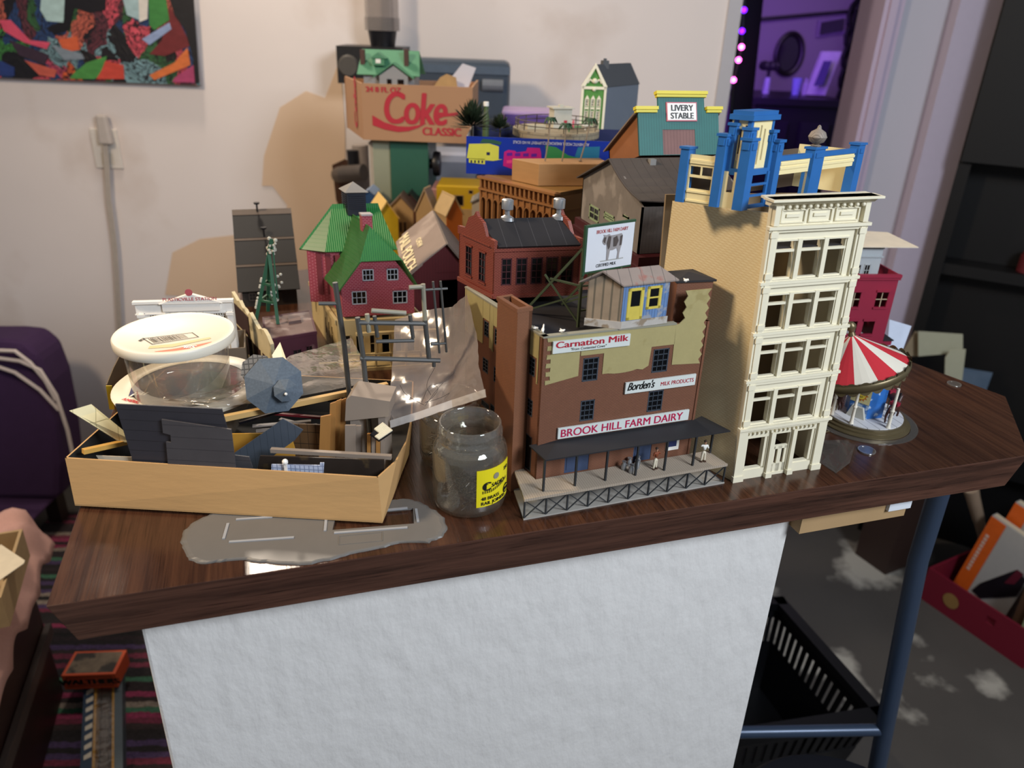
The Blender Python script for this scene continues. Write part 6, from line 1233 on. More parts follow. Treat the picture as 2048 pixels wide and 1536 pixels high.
q = rect(LvM, (1331, 202), (1393, 243)); b = B(); b.M = LvL; zz0, zz1 = lp(1360, 243).z, lp(1360, 205).z; b.box(q[0], q[1], -.0016, 0, zz0, zz1); b.mi = 1; b.box(q[0]+.0012, q[1]-.0012, -.002, -.0016, zz0+.0012, zz1-.0012); so_ = b.build('sign', [mat('sign_pink_edge', 'c06a78', .6), WHITE], liv, label='white sign with red edge')
hh = zz1-zz0; text('lettering', 'LIVERY', hh*.45, INK, so_, LvL @ tr((q[0]+q[1])/2, -.0022, zz0+hh*.54), off=.025, align='CENTER', sx=.98); text('lettering', 'STABLE', hh*.45, INK, so_, LvL @ tr((q[0]+q[1])/2, -.0022, zz0+hh*.13), off=.025, align='CENTER', sx=.95)
LD = .085; b = B(); b.M = LvL; ze = hl_*.62; b.prism([(0.0025, 0), (LD, 0), (LD, ze*.8), (.0025, hl_*.93)], .001, .0035, 'x'); b.prism([(.0025, 0), (LD, 0), (LD, ze*.8), (.0025, hl_*.93)], lW-.0035, lW-.001, 'x'); b.box(.001, lW-.001, LD-.0025, LD, 0, ze*.8); b.build('side_wall', LW_, liv)
b = B(); b.M = LvL; b.slab([(-.004, .003, hl_*.93+.001), (-.004, LD+.006, ze*.8-.003), (lW*.5, LD+.006, ze*.8+.01), (lW*.5, .003, ht*.9)], -.0016); b.slab([(lW*.5, .003, ht*.9), (lW*.5, LD+.006, ze*.8+.01), (lW+.004, LD+.006, ze*.8-.003), (lW+.004, .003, hl_*.93+.001)], -.0016); b.build('roof', mat('weathered_grey_roof2', '8a7a6c', .7, var=.15, sc=40), liv)
# ================= carousel
cc = T(1722, 838); car = thing('toy_carousel', 'toy carousel with a crooked red and white striped roof beside the tower', 'toy', cc)
BRS = mat('aged_brass', '6b5f45', .4, m=.55, var=.2, sc=60); RS = mat('carousel_red', 'c8323c', .4, var=.04); IVY = mat('carousel_ivory', 'e4dccb', .45, var=.04)
b = B(); b.lathe([(.0001, 0), (.048, 0), (.050, .0012), (.050, .0024), (.0465, .0036), (.0465, .0055), (.044, .0066), (.044, .0085), (.0001, .0085)], 48); b.build('base', BRS, car, smooth=True)
b = B(); b.lathe([(.0001, .0086), (.0415, .0086), (.0415, .0098), (.0001, .0098)], 48); o = b.build('floor_disc', mat('carousel_floor', 'c9c9cb', .5, pat='line', ax='x', p=.011, w=.05, c2='55555a'), car); o['label'] = 'pale grey planked floor disc'
cl_ = thing('clear_disc', 'large clear plastic disc under the carousel base', 'disc', cc); bpy.data.objects.remove(cl_)
b = B(); b.lathe([(.0505, .0002), (.058, .0002), (.058, .0010), (.0505, .0010)], 48); b.build('clear_base_rim', film('clear_rim_film', 'e6e6e2', .12, .08, .05, .02), car)
rc = Yp(1712, 742, cc.y-.002)-cc; pzt = rc.z-.006
for px, py in ((1681, 868), (1779, 858), (1742, 808), (1640, 830)):
    p = T(px, py, .0098)-cc; l_ = hypot(p.x, p.y); p = p*(min(l_, .0395)/l_); b = B(); b.lathe([(.0001, .0099), (.0026, .0099), (.0019, .013), (.0016, .028), (.0024, .030), (.0016, .032), (.0016, pzt), (.0001, pzt)], 12, p.x, p.y); b.build('post', IVY, car, smooth=True)
# picture column
nrm = (EYE-cc); ang = math.atan2(nrm.y, nrm.x); n = 6
b = B(); b.lathe([(.0001, .0099), (.0205, .0099), (.0205, .056), (.0001, .056)], 6, 0, 0, ang-.3+pi/6, ang-.3+pi/6+2*pi); b.build('picture_column', mat('column_blue', '2f6cb8', .4, var=.35, sc=90, stain='c9dcee', ssc=110, sth=.58), car)
a = ang-.3; fm = Matrix(((-sin(a), -cos(a), 0, .0180*cos(a)), (cos(a), -sin(a), 0, .0180*sin(a)), (0, 0, 1, 0), (0, 0, 0, 1)))
b = B(); b.M = fm; k = 24
b.f([((.0078 if i % 2 == 0 else .0053)*cos(2*pi*i/k), -.0004, .036+(.0082 if i % 2 == 0 else .0056)*sin(2*pi*i/k)) for i in range(k)]); b.build('sun_rays', mat('sun_orange', 'c9762a', .5), car)
b = B(); b.M = fm; b.f([(.0048*cos(2*pi*i/24), -.0008, .036+.005*sin(2*pi*i/24)) for i in range(24)]); b.build('sun_disc', mat('sun_yellow', 'ecd24a', .5), car)
b = B(); b.M = fm
for x in (-.0018, .0018): b.f([(x+.0007*cos(2*pi*i/10), -.0010, .0375+.0007*sin(2*pi*i/10)) for i in range(10)])
b.tube([(-.002, -.001, .0345), (0, -.001, .0335), (.002, -.001, .0345)], .0003, 5); b.build('sun_face', INK, car)
b = B(); b.M = fm
b.f([(-.0103, -.0003, .0265), (.0103, -.0003, .0265), (.0103, -.0003, .0455), (-.0103, -.0003, .0455)]); b.build('sun_panel', mat('panel_cream', 'd8cf9a', .5, var=.1, sc=200), car)
LACE = mat('lace_white', 'd9d9d6', .5, var=.3, sc=400)
b = B(); b.M = fm
for k in range(2): x = -.0103+.0103*k; b.f([(x, -.0012, .056), (x+.0103, -.0012, .056), (x+.008, -.0012, .0475), (x+.0052, -.0012, .0465), (x+.002, -.0012, .0475)])
b.build('lace_trim', LACE, car)
b = B(); b.M = fm; b.prism([(-.01, .0099), (.01, .0099), (.006, .0225), (-.006, .0225)], -.004, -.0002, 'y'); b.build('column_foot', mat('column_foot_grey', 'b9b7ac', .5), car)
# horses
def horse(ang_, r, lab):
    p = V((r*cos(ang_), r*sin(ang_), 0)); h = thing('carousel_horse', lab, 'horse', cc+p+V((0, 0, .0101)), math.degrees(ang_)+90, 'brown carousel horses')
    vs = [(-.006, 0, .019), (0, 0, .0185), (.006, 0, .0195), (.009, 0, .026), (.0108, 0, .0295), (.0155, 0, .0265), (.0072, .0018, .013), (.0086, .0018, .0085), (.0062, .0018, .0042), (.0066, -.0018, .0125), (.0098, -.0018, .0095), (.0082, -.0018, .005), (-.0072, .0018, .0135), (-.0098, .0018, .0085), (-.0078, .0018, .0006), (-.0066, -.0018, .0135), (-.0088, -.0018, .0085), (-.0070, -.0018, .0006), (-.0098, 0, .0195), (-.0118, 0, .012)]
    ed = [(0, 1), (1, 2), (2, 3), (3, 4), (4, 5), (2, 6), (6, 7), (7, 8), (2, 9), (9, 10), (10, 11), (0, 12), (12, 13), (13, 14), (0, 15), (15, 16), (16, 17), (0, 18), (18, 19)]
    rd = [.0042, .0041, .0042, .0029, .0025, .0016, .0018, .0012, .001, .0018, .0012, .001, .0021, .0012, .001, .0021, .0012, .001, .0012, .001]
    skin('body', vs, ed, rd, mat('horse_brown', '40211c', .45, var=.2, sc=150), h)
    b = B(); b.box(-.003, .0034, -.0044, .0044, .0205, .0238); b.build('saddle', mat('saddle_red', '8f1f34', .5), h); b = B(); b.tube([(.0086, 0, .0325), (.0078, 0, .029), (.0056, 0, .0245)], .0012, 6); b.build('mane', mat('horse_mane', '1f1412', .6), h)
    b = B(); b.cyl(0, 0, .0005, .049, .0007, 8); b.build('pole', BRS, h); return h
horse(ang+1.15, .031, 'brown carousel horse between the sun panel and the right carousel post'); horse(ang-1.05, .031, 'brown carousel horse at the left behind the front carousel post'); horse(ang+2.3, .031, 'brown carousel horse with red saddle at the back right of the carousel')
# crooked roof
rc = Yp(1712, 742, cc.y-.002)-cc; RT_ = tr(*rc) @ rot(-15, 'Y') @ rot(-9, 'X'); RR = .0525
b = B(); b.M = RT_; nseg = 14
for mi in (0, 1):
    b.mi = mi
    for k in range(nseg):
        if k % 2 == mi:
            for j in range(3): a0_, a1_ = 2*pi*(k+j/3)/nseg, 2*pi*(k+(j+1)/3)/nseg; b.f([(0, 0, .043), (RR*cos(a0_), RR*sin(a0_), .006), (RR*cos(a1_), RR*sin(a1_), .006)])
b.build('striped_roof', [RS, IVY], car)
b = B(); b.M = RT_; b.lathe([(RR-.004, -.004), (RR-.001, -.002), (RR+.001, .002), (RR+.001, .0065), (RR-.001, .0075)], 60)
for k in range(26): a0_ = 2*pi*k/26; b.f([(( RR+.0014)*cos(a0_+2*pi/26*t_), (RR+.0014)*sin(a0_+2*pi/26*t_), .0065+.0035*sin(pi*t_)) for t_ in (0, .2, .4, .6, .8, 1)]); b.f([((RR-.003)*cos(a0_+2*pi/26*t_), (RR-.003)*sin(a0_+2*pi/26*t_), -.003-.004*sin(pi*t_)) for t_ in (0, .2, .4, .6, .8, 1)])
b.build('scalloped_rim', BRS, car, smooth=2)
b = B(); b.M = RT_; b.lathe([(.0001, .041), (.004, .0415), (.0026, .0455), (.003, .0465), (.0052, .050), (.0052, .053), (.003, .056), (.0001, .0565)], 16); b.build('finial', BRS, car, smooth=True)
b = B(); b.cyl(0, 0, .056, rc.z+.02, .0035, 12); b.build('hub', BRS, car)
# clear plastic bits
CD = film('clear_disc_film', 'e2e0dc', .09, .06, .05, .03)
dp = T(1690, 915); o = thing('clear_window_sheet', 'bent clear plastic sheet lying beside the foot of the tower', 'plastic sheet', dp); q = [T(x, y, z)-dp for x, y, z in ((1640, 925, .0006), (1672, 946, .0006), (1700, 925, .004), (1710, 890, .008), (1690, 880, .006), (1642, 880, .0006))]; b = B(); b.slab(q, .0004); b.build('sheet', CD, o)
def ring(px, py, r, lab):
    p = T(px, py); o = thing('clear_disc', lab, 'disc', p, 0, None); b = B(); b.lathe([(.0001, .0002), (r, .0002), (r+.0004, .0008), (r, .0014), (.0001, .0014)], 32); b.build('disc', CD, o, smooth=True)
    b = B(); b.lathe([(r-.0008, .0002), (r+.0003, .0002), (r+.0003, .0016), (r-.0008, .0016)], 32); b.build('rim', film('clear_rim_bright', 'd8d6d0', .25, .1, .1, .02), o, smooth=True)
ring(1733, 902, .0085, 'small clear plastic disc in front of the carousel'); ring(1908, 769, .0078, 'small clear plastic ring alone near the counter far right edge')
p = T(1652, 866); o = thing('brass_pin', 'tiny brass pin lying between the tower and the carousel', 'pin', p); b = B(); b.tube([(-.004, 0, .001), (.004, .001, .001)], .0006, 6); b.ball((.0042, .001, .001), .001, 6); b.build('pin', BRS, o)
# ================= red building with grey piece and cream sheet
ra, rb2 = Yp(1672, 640, .80), Yp(1798, 640, .782); RM = fr(ra, rb2, H); rW = onf(1800, 550, RM).x; rzt = onf(1795, 549, RM).z; x0 = rW-.105
ro_ = V((ra.x, ra.y, H)); rd_ = thing('red_brick_row_model', 'dark pink-red building with two rows of empty windows behind the carousel', 'model building', ro_); RL = Matrix.Translation(-ro_) @ RM
CRM = mat('crimson_plastic', '8c1f38', .5, var=.08, sc=60)
b = B(); b.M = RL; rws = []
for r_, (t0, t1) in enumerate(((584, 614), (642, 668))):
    for k in range(4):
        px0 = (1763, 1741, 1708, 1688)[k]-(5, 5, 6, 6)[k]*r_; q = rect(RM, (px0-8, t0), (px0+8, t1)); 
        if x0+.004 < q[0] and q[1] < rW-.003: rws.append(q)
xs_ = sorted(rws); good = []
for q in rws:
    if all(q[1] < g_[0] or q[0] > g_[1] or q[3] < g_[2] or q[2] > g_[3] for g_ in good): good.append(q)
b.wall(rW-x0, rzt-.004, .0025, good, x0=x0)
for q in good: b.box(q[0]-.0015, q[1]+.0015, -.0016, 0, q[3], q[3]+.003); b.box(q[0]-.0015, q[1]+.0015, -.0016, 0, q[2]-.0025, q[2])
b.box(x0-.001, rW+.002, -.003, .0025, rzt-.004, rzt); b.box(x0-.001, rW+.002, -.0018, .0025, rzt-.0075, rzt-.004); b.box(rW-.0025, rW, .0025, .07, 0, rzt); b.box(x0, x0+.0025, .0025, .07, 0, rzt); b.wall(rW-x0, rzt, .0025, [(x0+.02, x0+.04, .05, .09), (rW-.04, rW-.02, .05, .09)], x0=x0, y0=.07)
b.build('walls', CRM, rd_)
b = B(); b.M = RL; b.box(x0+.0025, rW-.0025, .0025, .07, rzt-.016, rzt-.014); b.build('roof', mat('maroon_deck', '4b1722', .6), rd_)
for q in good[:2]: b = B(); b.M = RL; m_ = (q[0]+q[1])/2; b.box(m_-.0005, m_+.0005, .0006, .0016, q[2], q[3]); b.box(q[0], q[1], .0006, .0016, (q[2]+q[3])/2-.0005, (q[2]+q[3])/2+.0005); b.build('window_bars', mat('pale_bars', 'b9a58a', .5), rd_)
b = B(); b.M = RL; q = rect(RM, (1770, 682), (1793, 712)); b.box(rW+.0005, rW+.014, .001, .03, 0, q[3]); b.mi = 1; b.box(rW+.0005, rW+.0155, -.0005, .032, q[3], q[3]+.0015); b.build('annex', [CRM, ROOF], rd_)
gz0 = rzt-.014; g0_ = RM @ V((onf(1706, 545, RM, .02).x, .02, gz0+.0002)); gk = thing('grey_white_upper_model', 'pale grey upper storey piece standing inside the red building top', 'model building', g0_); GM_ = Matrix.Translation(-g0_) @ RM
gx0, gx1 = onf(1690, 540, RM, .02).x, onf(1757, 540, RM, .02).x; gt_ = onf(1755, 497, RM, .02).z
b = B(); b.M = GM_; PGW = mat('pale_grey_plastic', 'a7adb0', .5, var=.05); ws = [(gx0+(gx1-gx0)*a, gx0+(gx1-gx0)*c_, gz0+(gt_-gz0)*.12, gz0+(gt_-gz0)*.5) for a, c_ in ((.28, .46), (.55, .73))]
b.wall(gx1-gx0, gt_-gz0, .002, ws, x0=gx0, z0=gz0+.0002, y0=.02); b.box(gx1-.002, gx1, .022, .05, gz0+.0002, gt_); b.box(gx0-.001, gx1+.002, .0185, .02, gt_-.012, gt_-.010); b.mi = 1; b.box(gx0-.001, gx1+.001, .019, .05, gt_, gt_+.003); b.build('walls', [PGW, mat('dark_eave', '4a4a4e', .6)], gk)
for q in ws: win(gk, GM_ @ tr(0, .02, 0), *q, 2, 2, fm=PGW)
q = [RM @ V((gx0-.02, .012, gt_+.0033)), RM @ V((onf(1838, 492, RM, .012).x, .012, gt_+.0033))]; q2 = T(1775, 466, gt_+.0033); q3 = T(1700, 462, gt_+.0033); sh_ = thing('cream_card_sheet', 'thin cream sheet lying flat on top of the grey upper storey piece', 'sheet', q[0]); b = B(); b.slab([p-q[0] for p in (q[0], q[1], q2, q3)], -.0012); b.build('sheet', mat('cream_sheet', 'd3c8b4', .6), sh_)
# cards and folded pieces leaning at the far right of the counter
q = [Yp(*p, .80) for p in ((1775, 690), (1803, 706), (1823, 652), (1780, 638))]; q = [Yp(1775, 690, .835), Yp(1803, 707, .830), Yp(1823, 652, .84), Yp(1779, 639, .845)]; k = thing('white_card', 'bluish white card leaning beside the red building', 'card', q[0]); b = B(); b.slab([p-q[0] for p in q], .001); b.build('card', mat('cool_white_card', 'c3cbdb', .6), k)
# dark trunk beyond the counter holding the grey folded card
DKW = mat('dark_brown_wood', '2a1c18', .5, var=.2, sc=10, stretch=(1, 6, 1)); tA = G(1770, 1150); td = V((.985, .17, 0)).normalized(); TK = fr(tA, tA+td, 0); dd = 1.86; tz_ = W(1890, 795, dd).z
trk = thing('dark_brown_trunk', 'dark brown wooden trunk on the floor beyond the counter, behind the red book box', 'trunk', V((tA.x, tA.y, 0))); b = B(); b.M = Matrix.Translation(-trk.location) @ TK; b.box(0, .14, 0, .11, 0, tz_-.04); b.build('trunk_body', mat('dark_board', '35241e', .6, var=.15, sc=6), trk); b = B(); b.M = Matrix.Translation(-trk.location) @ TK; b.box(-.006, .146, -.006, .116, tz_-.04, tz_-.0005); b.build('lid', mat('dark_board', '35241e', .6), trk)
kq = W(1890, 780, dd); kq.z = tz_; k = thing('folded_card_box', 'grey-green folded cardboard pieces standing behind the counter right end', 'card', kq); GC = mat('grey_green_card', 'a7a68f', .7, var=.06)
def cardq(pts, d, m, nm, par): b = B(); q = [W(*p, d)-kq for p in pts]; b.slab(q, .002); b.build(nm, m, par)
cardq([(1836, 662), (1925, 668), (1925, 705), (1836, 712)], dd, GC, 'front_flap', k); cardq([(1900, 700), (1931, 698), (1920, 790), (1888, 790), (1890, 715)], dd-.03, GC, 'side_flap', k); cardq([(1800, 712), (1830, 662), (1845, 668), (1845, 712)], dd+.02, mat('tan_card', '8f7f66', .7), 'side_flap', k)
b = B(); b.box(-.03, .06, -.03, .06, .0003, .012); b.build('bottom', GC, k)
q = [W(*p, dd+.08) for p in ((1925, 735), (1985, 745), (1970, 785), (1915, 785))]; k2 = thing('blue_grey_pouch', 'translucent blue-grey plastic pouch behind the counter right edge', 'plastic bag', V((q[3].x, q[3].y, tz_))); b = B(); qq = [p-V((q[3].x, q[3].y, tz_)) for p in q]; b.slab(qq, .002); b.box(qq[3].x, qq[2].x, -.002, .004, .0005, qq[3].z+.004); b.build('pouch', mat('blue_grey_film', '5a6a7c', .3), k2)
# ================= far right: tall black cabinet, floor clutter
c0 = W(1916, 330, 2.06); c1 = c0+V((c0.y, -c0.x, 0)).normalized(); CBF = fr(c0, c1, 0)
cab = thing('tall_black_cabinet', 'tall black cabinet filling the right edge behind the counter', 'cabinet', V((c0.x, c0.y, 0))); L0 = Matrix.Translation(-V((c0.x, c0.y, 0)))
b = B(); b.M = L0 @ CBF; b.box(0, .03, 0, .10, 0, 2.3); b.box(.9, .94, 0, .10, 0, 2.3); b.box(.03, .9, .09, .10, 0, 2.3); b.build('carcass', mat('black_lacquer', '070607', .5, var=.2), cab)
b = B(); b.M = L0 @ CBF; b.box(.004, .93, -.018, -.001, 1.16, 2.29); b.build('door', mat('black_lacquer_door', '060506', .55), cab)
for i, z in enumerate((.3, .86, 1.35, 1.85)): b = B(); b.M = L0 @ CBF; b.box(.03, .9, .01, .09, z, z+.03); b.build('shelf', mat('black_lacquer', '0b0a0b', .5), cab)
for (px, py, w_, h_, m, nm, lab) in ((2010, 700, .07, .05, mat('dim_red', '5c1a22', .6), 'red_tin', 'dark red tin on the dim cabinet shelf'), (2130, 655, .07, .12, mat('dim_taupe', '544844', .6), 'taupe_jar', 'dull taupe jar on the dim cabinet shelf')):
    p = L0.inverted() @ (L0 @ CBF @ V((onf(px, py, CBF, .05).x, .05, .891))); o = thing(nm, lab, 'container', p); b = B(); b.lathe([(.0001, 0), (w_*.5, 0), (w_*.5, h_*.85), (w_*.45, h_*.88), (w_*.45, h_), (.0001, h_)], 20); b.build('body', m, o, smooth=True)
# shopping basket
BK = mat('black_basket', '0e0e11', .38, var=.15); bo = V((1.0, 1.08, 0)); bs = thing('shopping_basket', 'black plastic shopping basket with slotted sides on the concrete floor', 'basket', bo)
q = [G(1370, 1205, .235), G(1560, 1207, .235), G(1757, 1430, .235), G(1440, 1480, .235)]; ctr = sum((V((p.x, p.y, 0)) for p in q), V())/4; bs.location = ctr
tp = [V((p.x, p.y, .235))-ctr for p in q]; bt_ = [V((p.x*.78, p.y*.78, .004)) for p in tp]
for i in range(4):
    j = (i+1) % 4; A, Bb, C_, D_ = bt_[i], bt_[j], tp[j], tp[i]; b = B(); P2 = lambda u, v: A.lerp(Bb, u).lerp(D_.lerp(C_, u), v)
    n = 15; b.slab([P2(0, 0), P2(1, 0), P2(1, .56), P2(0, .56)], .004); b.slab([P2(0, .84), P2(1, .84), P2(1, 1), P2(0, 1)], .004)
    for k in range(n+1): u0 = max(0, k/n-.02); u1 = min(1, k/n+.02); b.slab([P2(u0, .54), P2(u1, .54), P2(u1, .86), P2(u0, .86)], .003)
    b.build('side', BK, bs)
b = B(); 
for i in range(4): j = (i+1) % 4; d = (tp[j]-tp[i]).normalized(); b.bar(tp[i]-d*.012, tp[j]+d*.012, .026, .02)
b.build('rim', BK, bs); b = B(); b.slab([p for p in bt_], .003); b.build('bottom', BK, bs)
# stool
so2 = G(1650, 1590, .5); so2 = V((so2.x, so2.y, 0)); pt = G(1645, 1499, .5); r_ = hypot(pt.x-so2.x, pt.y-so2.y); r_ = .155; cst = V((pt.x, pt.y, 0))-V((sin(radians(24)), cos(radians(24)), 0))*r_
sl = thing('round_stool', 'round black stool seat at the bottom edge beside the white base', 'stool', cst); b = B(); b.lathe([(.0001, .470), (r_*.96, .470), (r_, .478), (r_, .488), (r_*.95, .497), (r_*.7, .5), (.0001, .5)], 48); b.build('seat', mat('black_vinyl', '0c0d14', .5, var=.1), sl, smooth=True)
for k in range(4): a = pi/4+k*pi/2; b = B(); b.tube([(r_*.7*cos(a), r_*.7*sin(a), .47), (r_*.95*cos(a), r_*.95*sin(a), .0)], .011, 10); b.build('leg', BLK, sl)
# red box of books
rq = [G(1838, 1195, .0), G(2022, 1322, .0)]; zt_ = over(1850, 1125, rq[0])+H; RBF = fr(rq[0], rq[1], 0); rl = dist(*rq)+.03; hb = .20
o0 = V((rq[0].x, rq[0].y, 0)); rb_ = thing('red_book_box', 'dark red cardboard box full of books on the floor at the right', 'box', o0); RBl = Matrix.Translation(-o0) @ RBF; MRD = mat('dull_red_card', '6d1226', .55, var=.1, sc=8)
hb = onf(1850, 1130, RBF).z; bd = .30
b = B(); b.M = RBl; b.wall(rl, hb, .006, [(rl*.60, rl*.68, hb*.55, hb*.75)]); b.build('front_panel', MRD, rb_)
b = B(); b.M = RBl; b.box(0, .006, .006, bd, 0, hb); b.build('side_panel', MRD, rb_); b = B(); b.M = RBl; b.box(rl-.006, rl, .006, bd, 0, hb); b.build('side_panel', MRD, rb_); b = B(); b.M = RBl; b.box(0, rl, bd, bd+.006, 0, hb); b.build('rear_panel', MRD, rb_); b = B(); b.M = RBl; b.box(.006, rl-.006, .006, bd, 0, .004); b.build('bottom', MRD, rb_)
b = B(); b.M = RBl @ tr(rl*.28, -.0015, hb*.5) @ rot(90, 'X'); b.lathe([(.0001, .0008), (.022, .0008), (.022, 0)], 20); b.build('gold_seal', mat('dull_gold', '8a6a3c', .5), rb_)
def book(name, lab, x, y, w_, t_, h_, lean, m, extra=None, yaw=0):
    o = V((0, 0, 0)); p = RBF @ V((x, y, .0055+w_*sin(radians(lean)))); k = thing(name, lab, 'book', p, math.degrees(math.atan2(RBF[1][0], RBF[0][0]))+yaw, None, 0, lean)
    b = B(); b.box(0, w_, 0, t_, 0, h_); b.build('cover', m, k); b = B(); b.box(.003, w_-.002, .003, t_-.003, h_, h_+.0015); b.build('pages', mat('page_block', 'c4b79e', .7), k)
    if extra: extra(k, w_, t_, h_)
    return k
OR = mat('book_orange', 'cf5c1c', .45); SV = mat('book_silver', 'a9a6a2', .5, var=.06)
def ex1(k, w_, t_, h_):
    b = B(); b.box(0, w_*.28, -.002, 0, .004, h_-.004); b.build('orange_band', OR, k)
    b = B()
    for j in range(11): b.box(w_*.07, w_*.13, -.003, -.002, h_*(.3+.045*j), h_*(.33+.045*j))
    b.build('blurred_title', mat('book_white', 'c9b0a0', .5), k)
    b = B(); b.prism([(w_*.34, h_*.12), (w_*.52, h_*.10), (w_*.98, h_*.40), (w_*.98, h_*.62), (w_*.78, h_*.66), (w_*.40, h_*.26)], -.003, -.002, 'y'); b.build('cover_photo', mat('photo_dark', '17131a', .4, var=.3, sc=18), k); b = B(); b.prism([(w_*.72, h_*.44), (w_*.86, h_*.5), (w_*.9, h_*.66), (w_*.78, h_*.66)], -.004, -.003, 'y'); b.build('cover_photo_red', mat('photo_red', '5a1a2a', .4), k)
def ex2(k, w_, t_, h_): b = B(); b.box(0, w_*.28, -.002, 0, .004, h_-.004); b.build('orange_band', OR, k)
book('tall_book', 'tall silver book with orange band and dark photo, in front in the red box', .025, .10, .15, .02, .27, 8, SV, ex1)
book('tall_book', 'tall silver book with an orange band behind its twin in the red box', .045, .135, .15, .02, .32, 8, SV, ex2)
book('brown_book', 'thick brown book with a pale spine standing in the red box', .219, .04, .026, .15, .18, 0, mat('book_brown', '4a3222', .5, var=.3, sc=30)); book('pale_green_book', 'pale green and yellow book beside the blue book in the red box', .248, .03, .014, .17, .18, 0, mat('book_palegreen', '9aa07a', .5, var=.25, sc=25)); book('blue_book', 'deep blue book at the right end of the red box', .264, .03, .018, .17, .14, 0, mat('book_blue', '18277c', .4))
p = RBF @ V((.13, .215, .022)); k = thing('wrapped_parcel', 'shiny plastic wrapped tan parcel poking up at the back of the red box', 'parcel', p, math.degrees(math.atan2(RBF[1][0], RBF[0][0])), None, 0, 6); b = B(); b.box(0, .11, 0, .05, 0, .34); b.build('parcel_body', mat('tan_glossy_wrap', 'a98358', .15, var=.25, sc=12, coat=1., bump=.5, bsc=20), k, bevel=.012)
p = RBF @ V((.04, .275, .014)); k = thing('wooden_handle', 'tan rounded wooden handle sticking up at the back left of the red book box', 'handle', p); t_ = Yp(1945, 990, p.y); b = B(); b.tube([(0, 0, 0), (t_-p)*.7, (t_-p)*.72, t_-p, (t_-p)*1.08], .012, 10, .02); b.build('shaft', mat('tan_chair_wood', 'a08a74', .5, var=.1), k, smooth=True)
# ================= back bench with coke carton, cases, blurred buildings
bz = 1.0
def onb(px, py, dz=0): return G(px, py, bz+dz)
fdir = V((sin(_y), cos(_y), 0)); rdir = V((cos(_y), -sin(_y), 0))
def wfr(px, py, d): p = W(px, py, d); return Matrix(((rdir.x, fdir.x, 0, p.x), (rdir.y, fdir.y, 0, p.y), (0, 0, 1, 0), (0, 0, 0, 1)))
def zat(px, py, d): return W(px, py, d).z
Mb = wfr(708, 430, 1.36); o0 = Mb.to_translation(); bn = thing('work_bench', 'plain work bench behind the counter carrying the back row of buildings', 'table', V((o0.x, o0.y, 0))); bw_ = onf(1130, 430, Mb).x
b = B(); b.M = Matrix.Translation(-bn.location) @ Mb; b.box(0, bw_, 0, .66, bz-.03, bz-.0003); b.build('table_top', DKW, bn)
for x in (.02, bw_-.06):
    for y in (.02, .60): b = B(); b.M = Matrix.Translation(-bn.location) @ Mb; b.box(x, x+.04, y, y+.04, .0, bz-.03); b.build('leg', DKW, bn)
# green cabinet
d = 1.62; Mg = wfr(780, 300, d); xr = onf(856, 300, Mg).x; o0 = Mg.to_translation(); ct2 = zat(820, 281, d); gcab = thing('green_metal_cabinet', 'green metal cabinet with a black knob under the cola carton', 'cabinet', V((o0.x, o0.y, bz))); Lg = Matrix.Translation(-V((o0.x, o0.y, bz))) @ Mg
xl = onf(745, 300, Mg).x
b = B(); b.M = Lg; b.box(0, xr, 0, .16, bz, ct2); b.build('body', mat('machine_green', '2f5c4c', .4, var=.06), gcab)
b = B(); b.M = Lg; b.box(xl, -.0005, .004, .16, bz, ct2); b.build('side_case', mat('grey_green_case', '8f927c', .5, var=.05), gcab); b = B(); b.M = Lg; b.box(xl-.012, xl-.0005, .02, .15, bz, ct2-.01); b.build('white_side_plate', mat('off_white_plate', 'c9c2bb', .5), gcab)
b = B(); kz = zat(858, 332, d); b.M = Lg @ tr(xr, .03, kz) @ rot(90, 'Y'); b.lathe([(.0001, 0), (.010, 0), (.010, .006), (.024, .008), (.026, .014), (.024, .022), (.0001, .024)], 24); b.build('knob', BLK, gcab, smooth=True)
# cola carton
d = 1.60; Mc = wfr(727, 270, d); o0 = Mc.to_translation(); cz0 = ct2+.001; cz1 = zat(840, 171, d); cw = onf(945, 200, Mc).x
ck = thing('cola_carton', 'open tan cola carton with red script on top of the green cabinet', 'carton', V((o0.x, o0.y, cz0))); Lc2 = Matrix.Translation(-V((o0.x, o0.y, cz0))) @ Mc; cdp = .3
CC = mat('cola_carton_board', 'a8805f', .75, var=.06, sc=10); CRD = mat('cola_red', 'b02a38', .6, var=.04)
b = B(); b.M = Lc2; b.box(0, cw, 0, .004, cz0, cz1); b.build('front_panel', CC, ck); 
b = B(); sl2 = fr(Lc2 @ V((0, 0, 0)), Lc2 @ V((0, 1, 0)), 0); xk = onf(690, 200, wfr(690, 200, d+.14)).x; pL = W(690, 168, d+.17); pL2 = Lc2 @ (Mc.inverted() @ V((pL.x, pL.y, 0)))
LS_ = fr(V((pL2.x, pL2.y, 0)), Lc2 @ V((0, 0.0, 0)), 0); LS_[2][3] = 0; ls_ = dist(pL2, Lc2 @ V((0, 0, 0))); b.M = LS_; b.box(0, ls_, 0, .004, cz0-cz0+0, cz1-cz0); ob_ = b.build('side_panel', CC, ck)
for o_ in (ob_,): pass
b = B(); b.M = Lc2; q = Lc2.inverted() @ V((pL2.x, pL2.y, 0)); b.prism([(0, .004), (cw, .004), (cw, .2), (q.x, q.y)], cz0, cz0+.004); b.box(cw-.004, cw, .004, .2, cz0, cz1); b.prism([(q.x, q.y-.004), (q.x, q.y), (cw, .2), (cw, .196)], cz0, cz1-.004); b.prism([(.004, .004), (cw-.004, .004), (cw-.004, .195), (q.x+.004, q.y-.006)], cz1-.03, cz1-.026); b.build('rear_panels', CC, ck)
ML_ = Lc2; ch = cz1-cz0
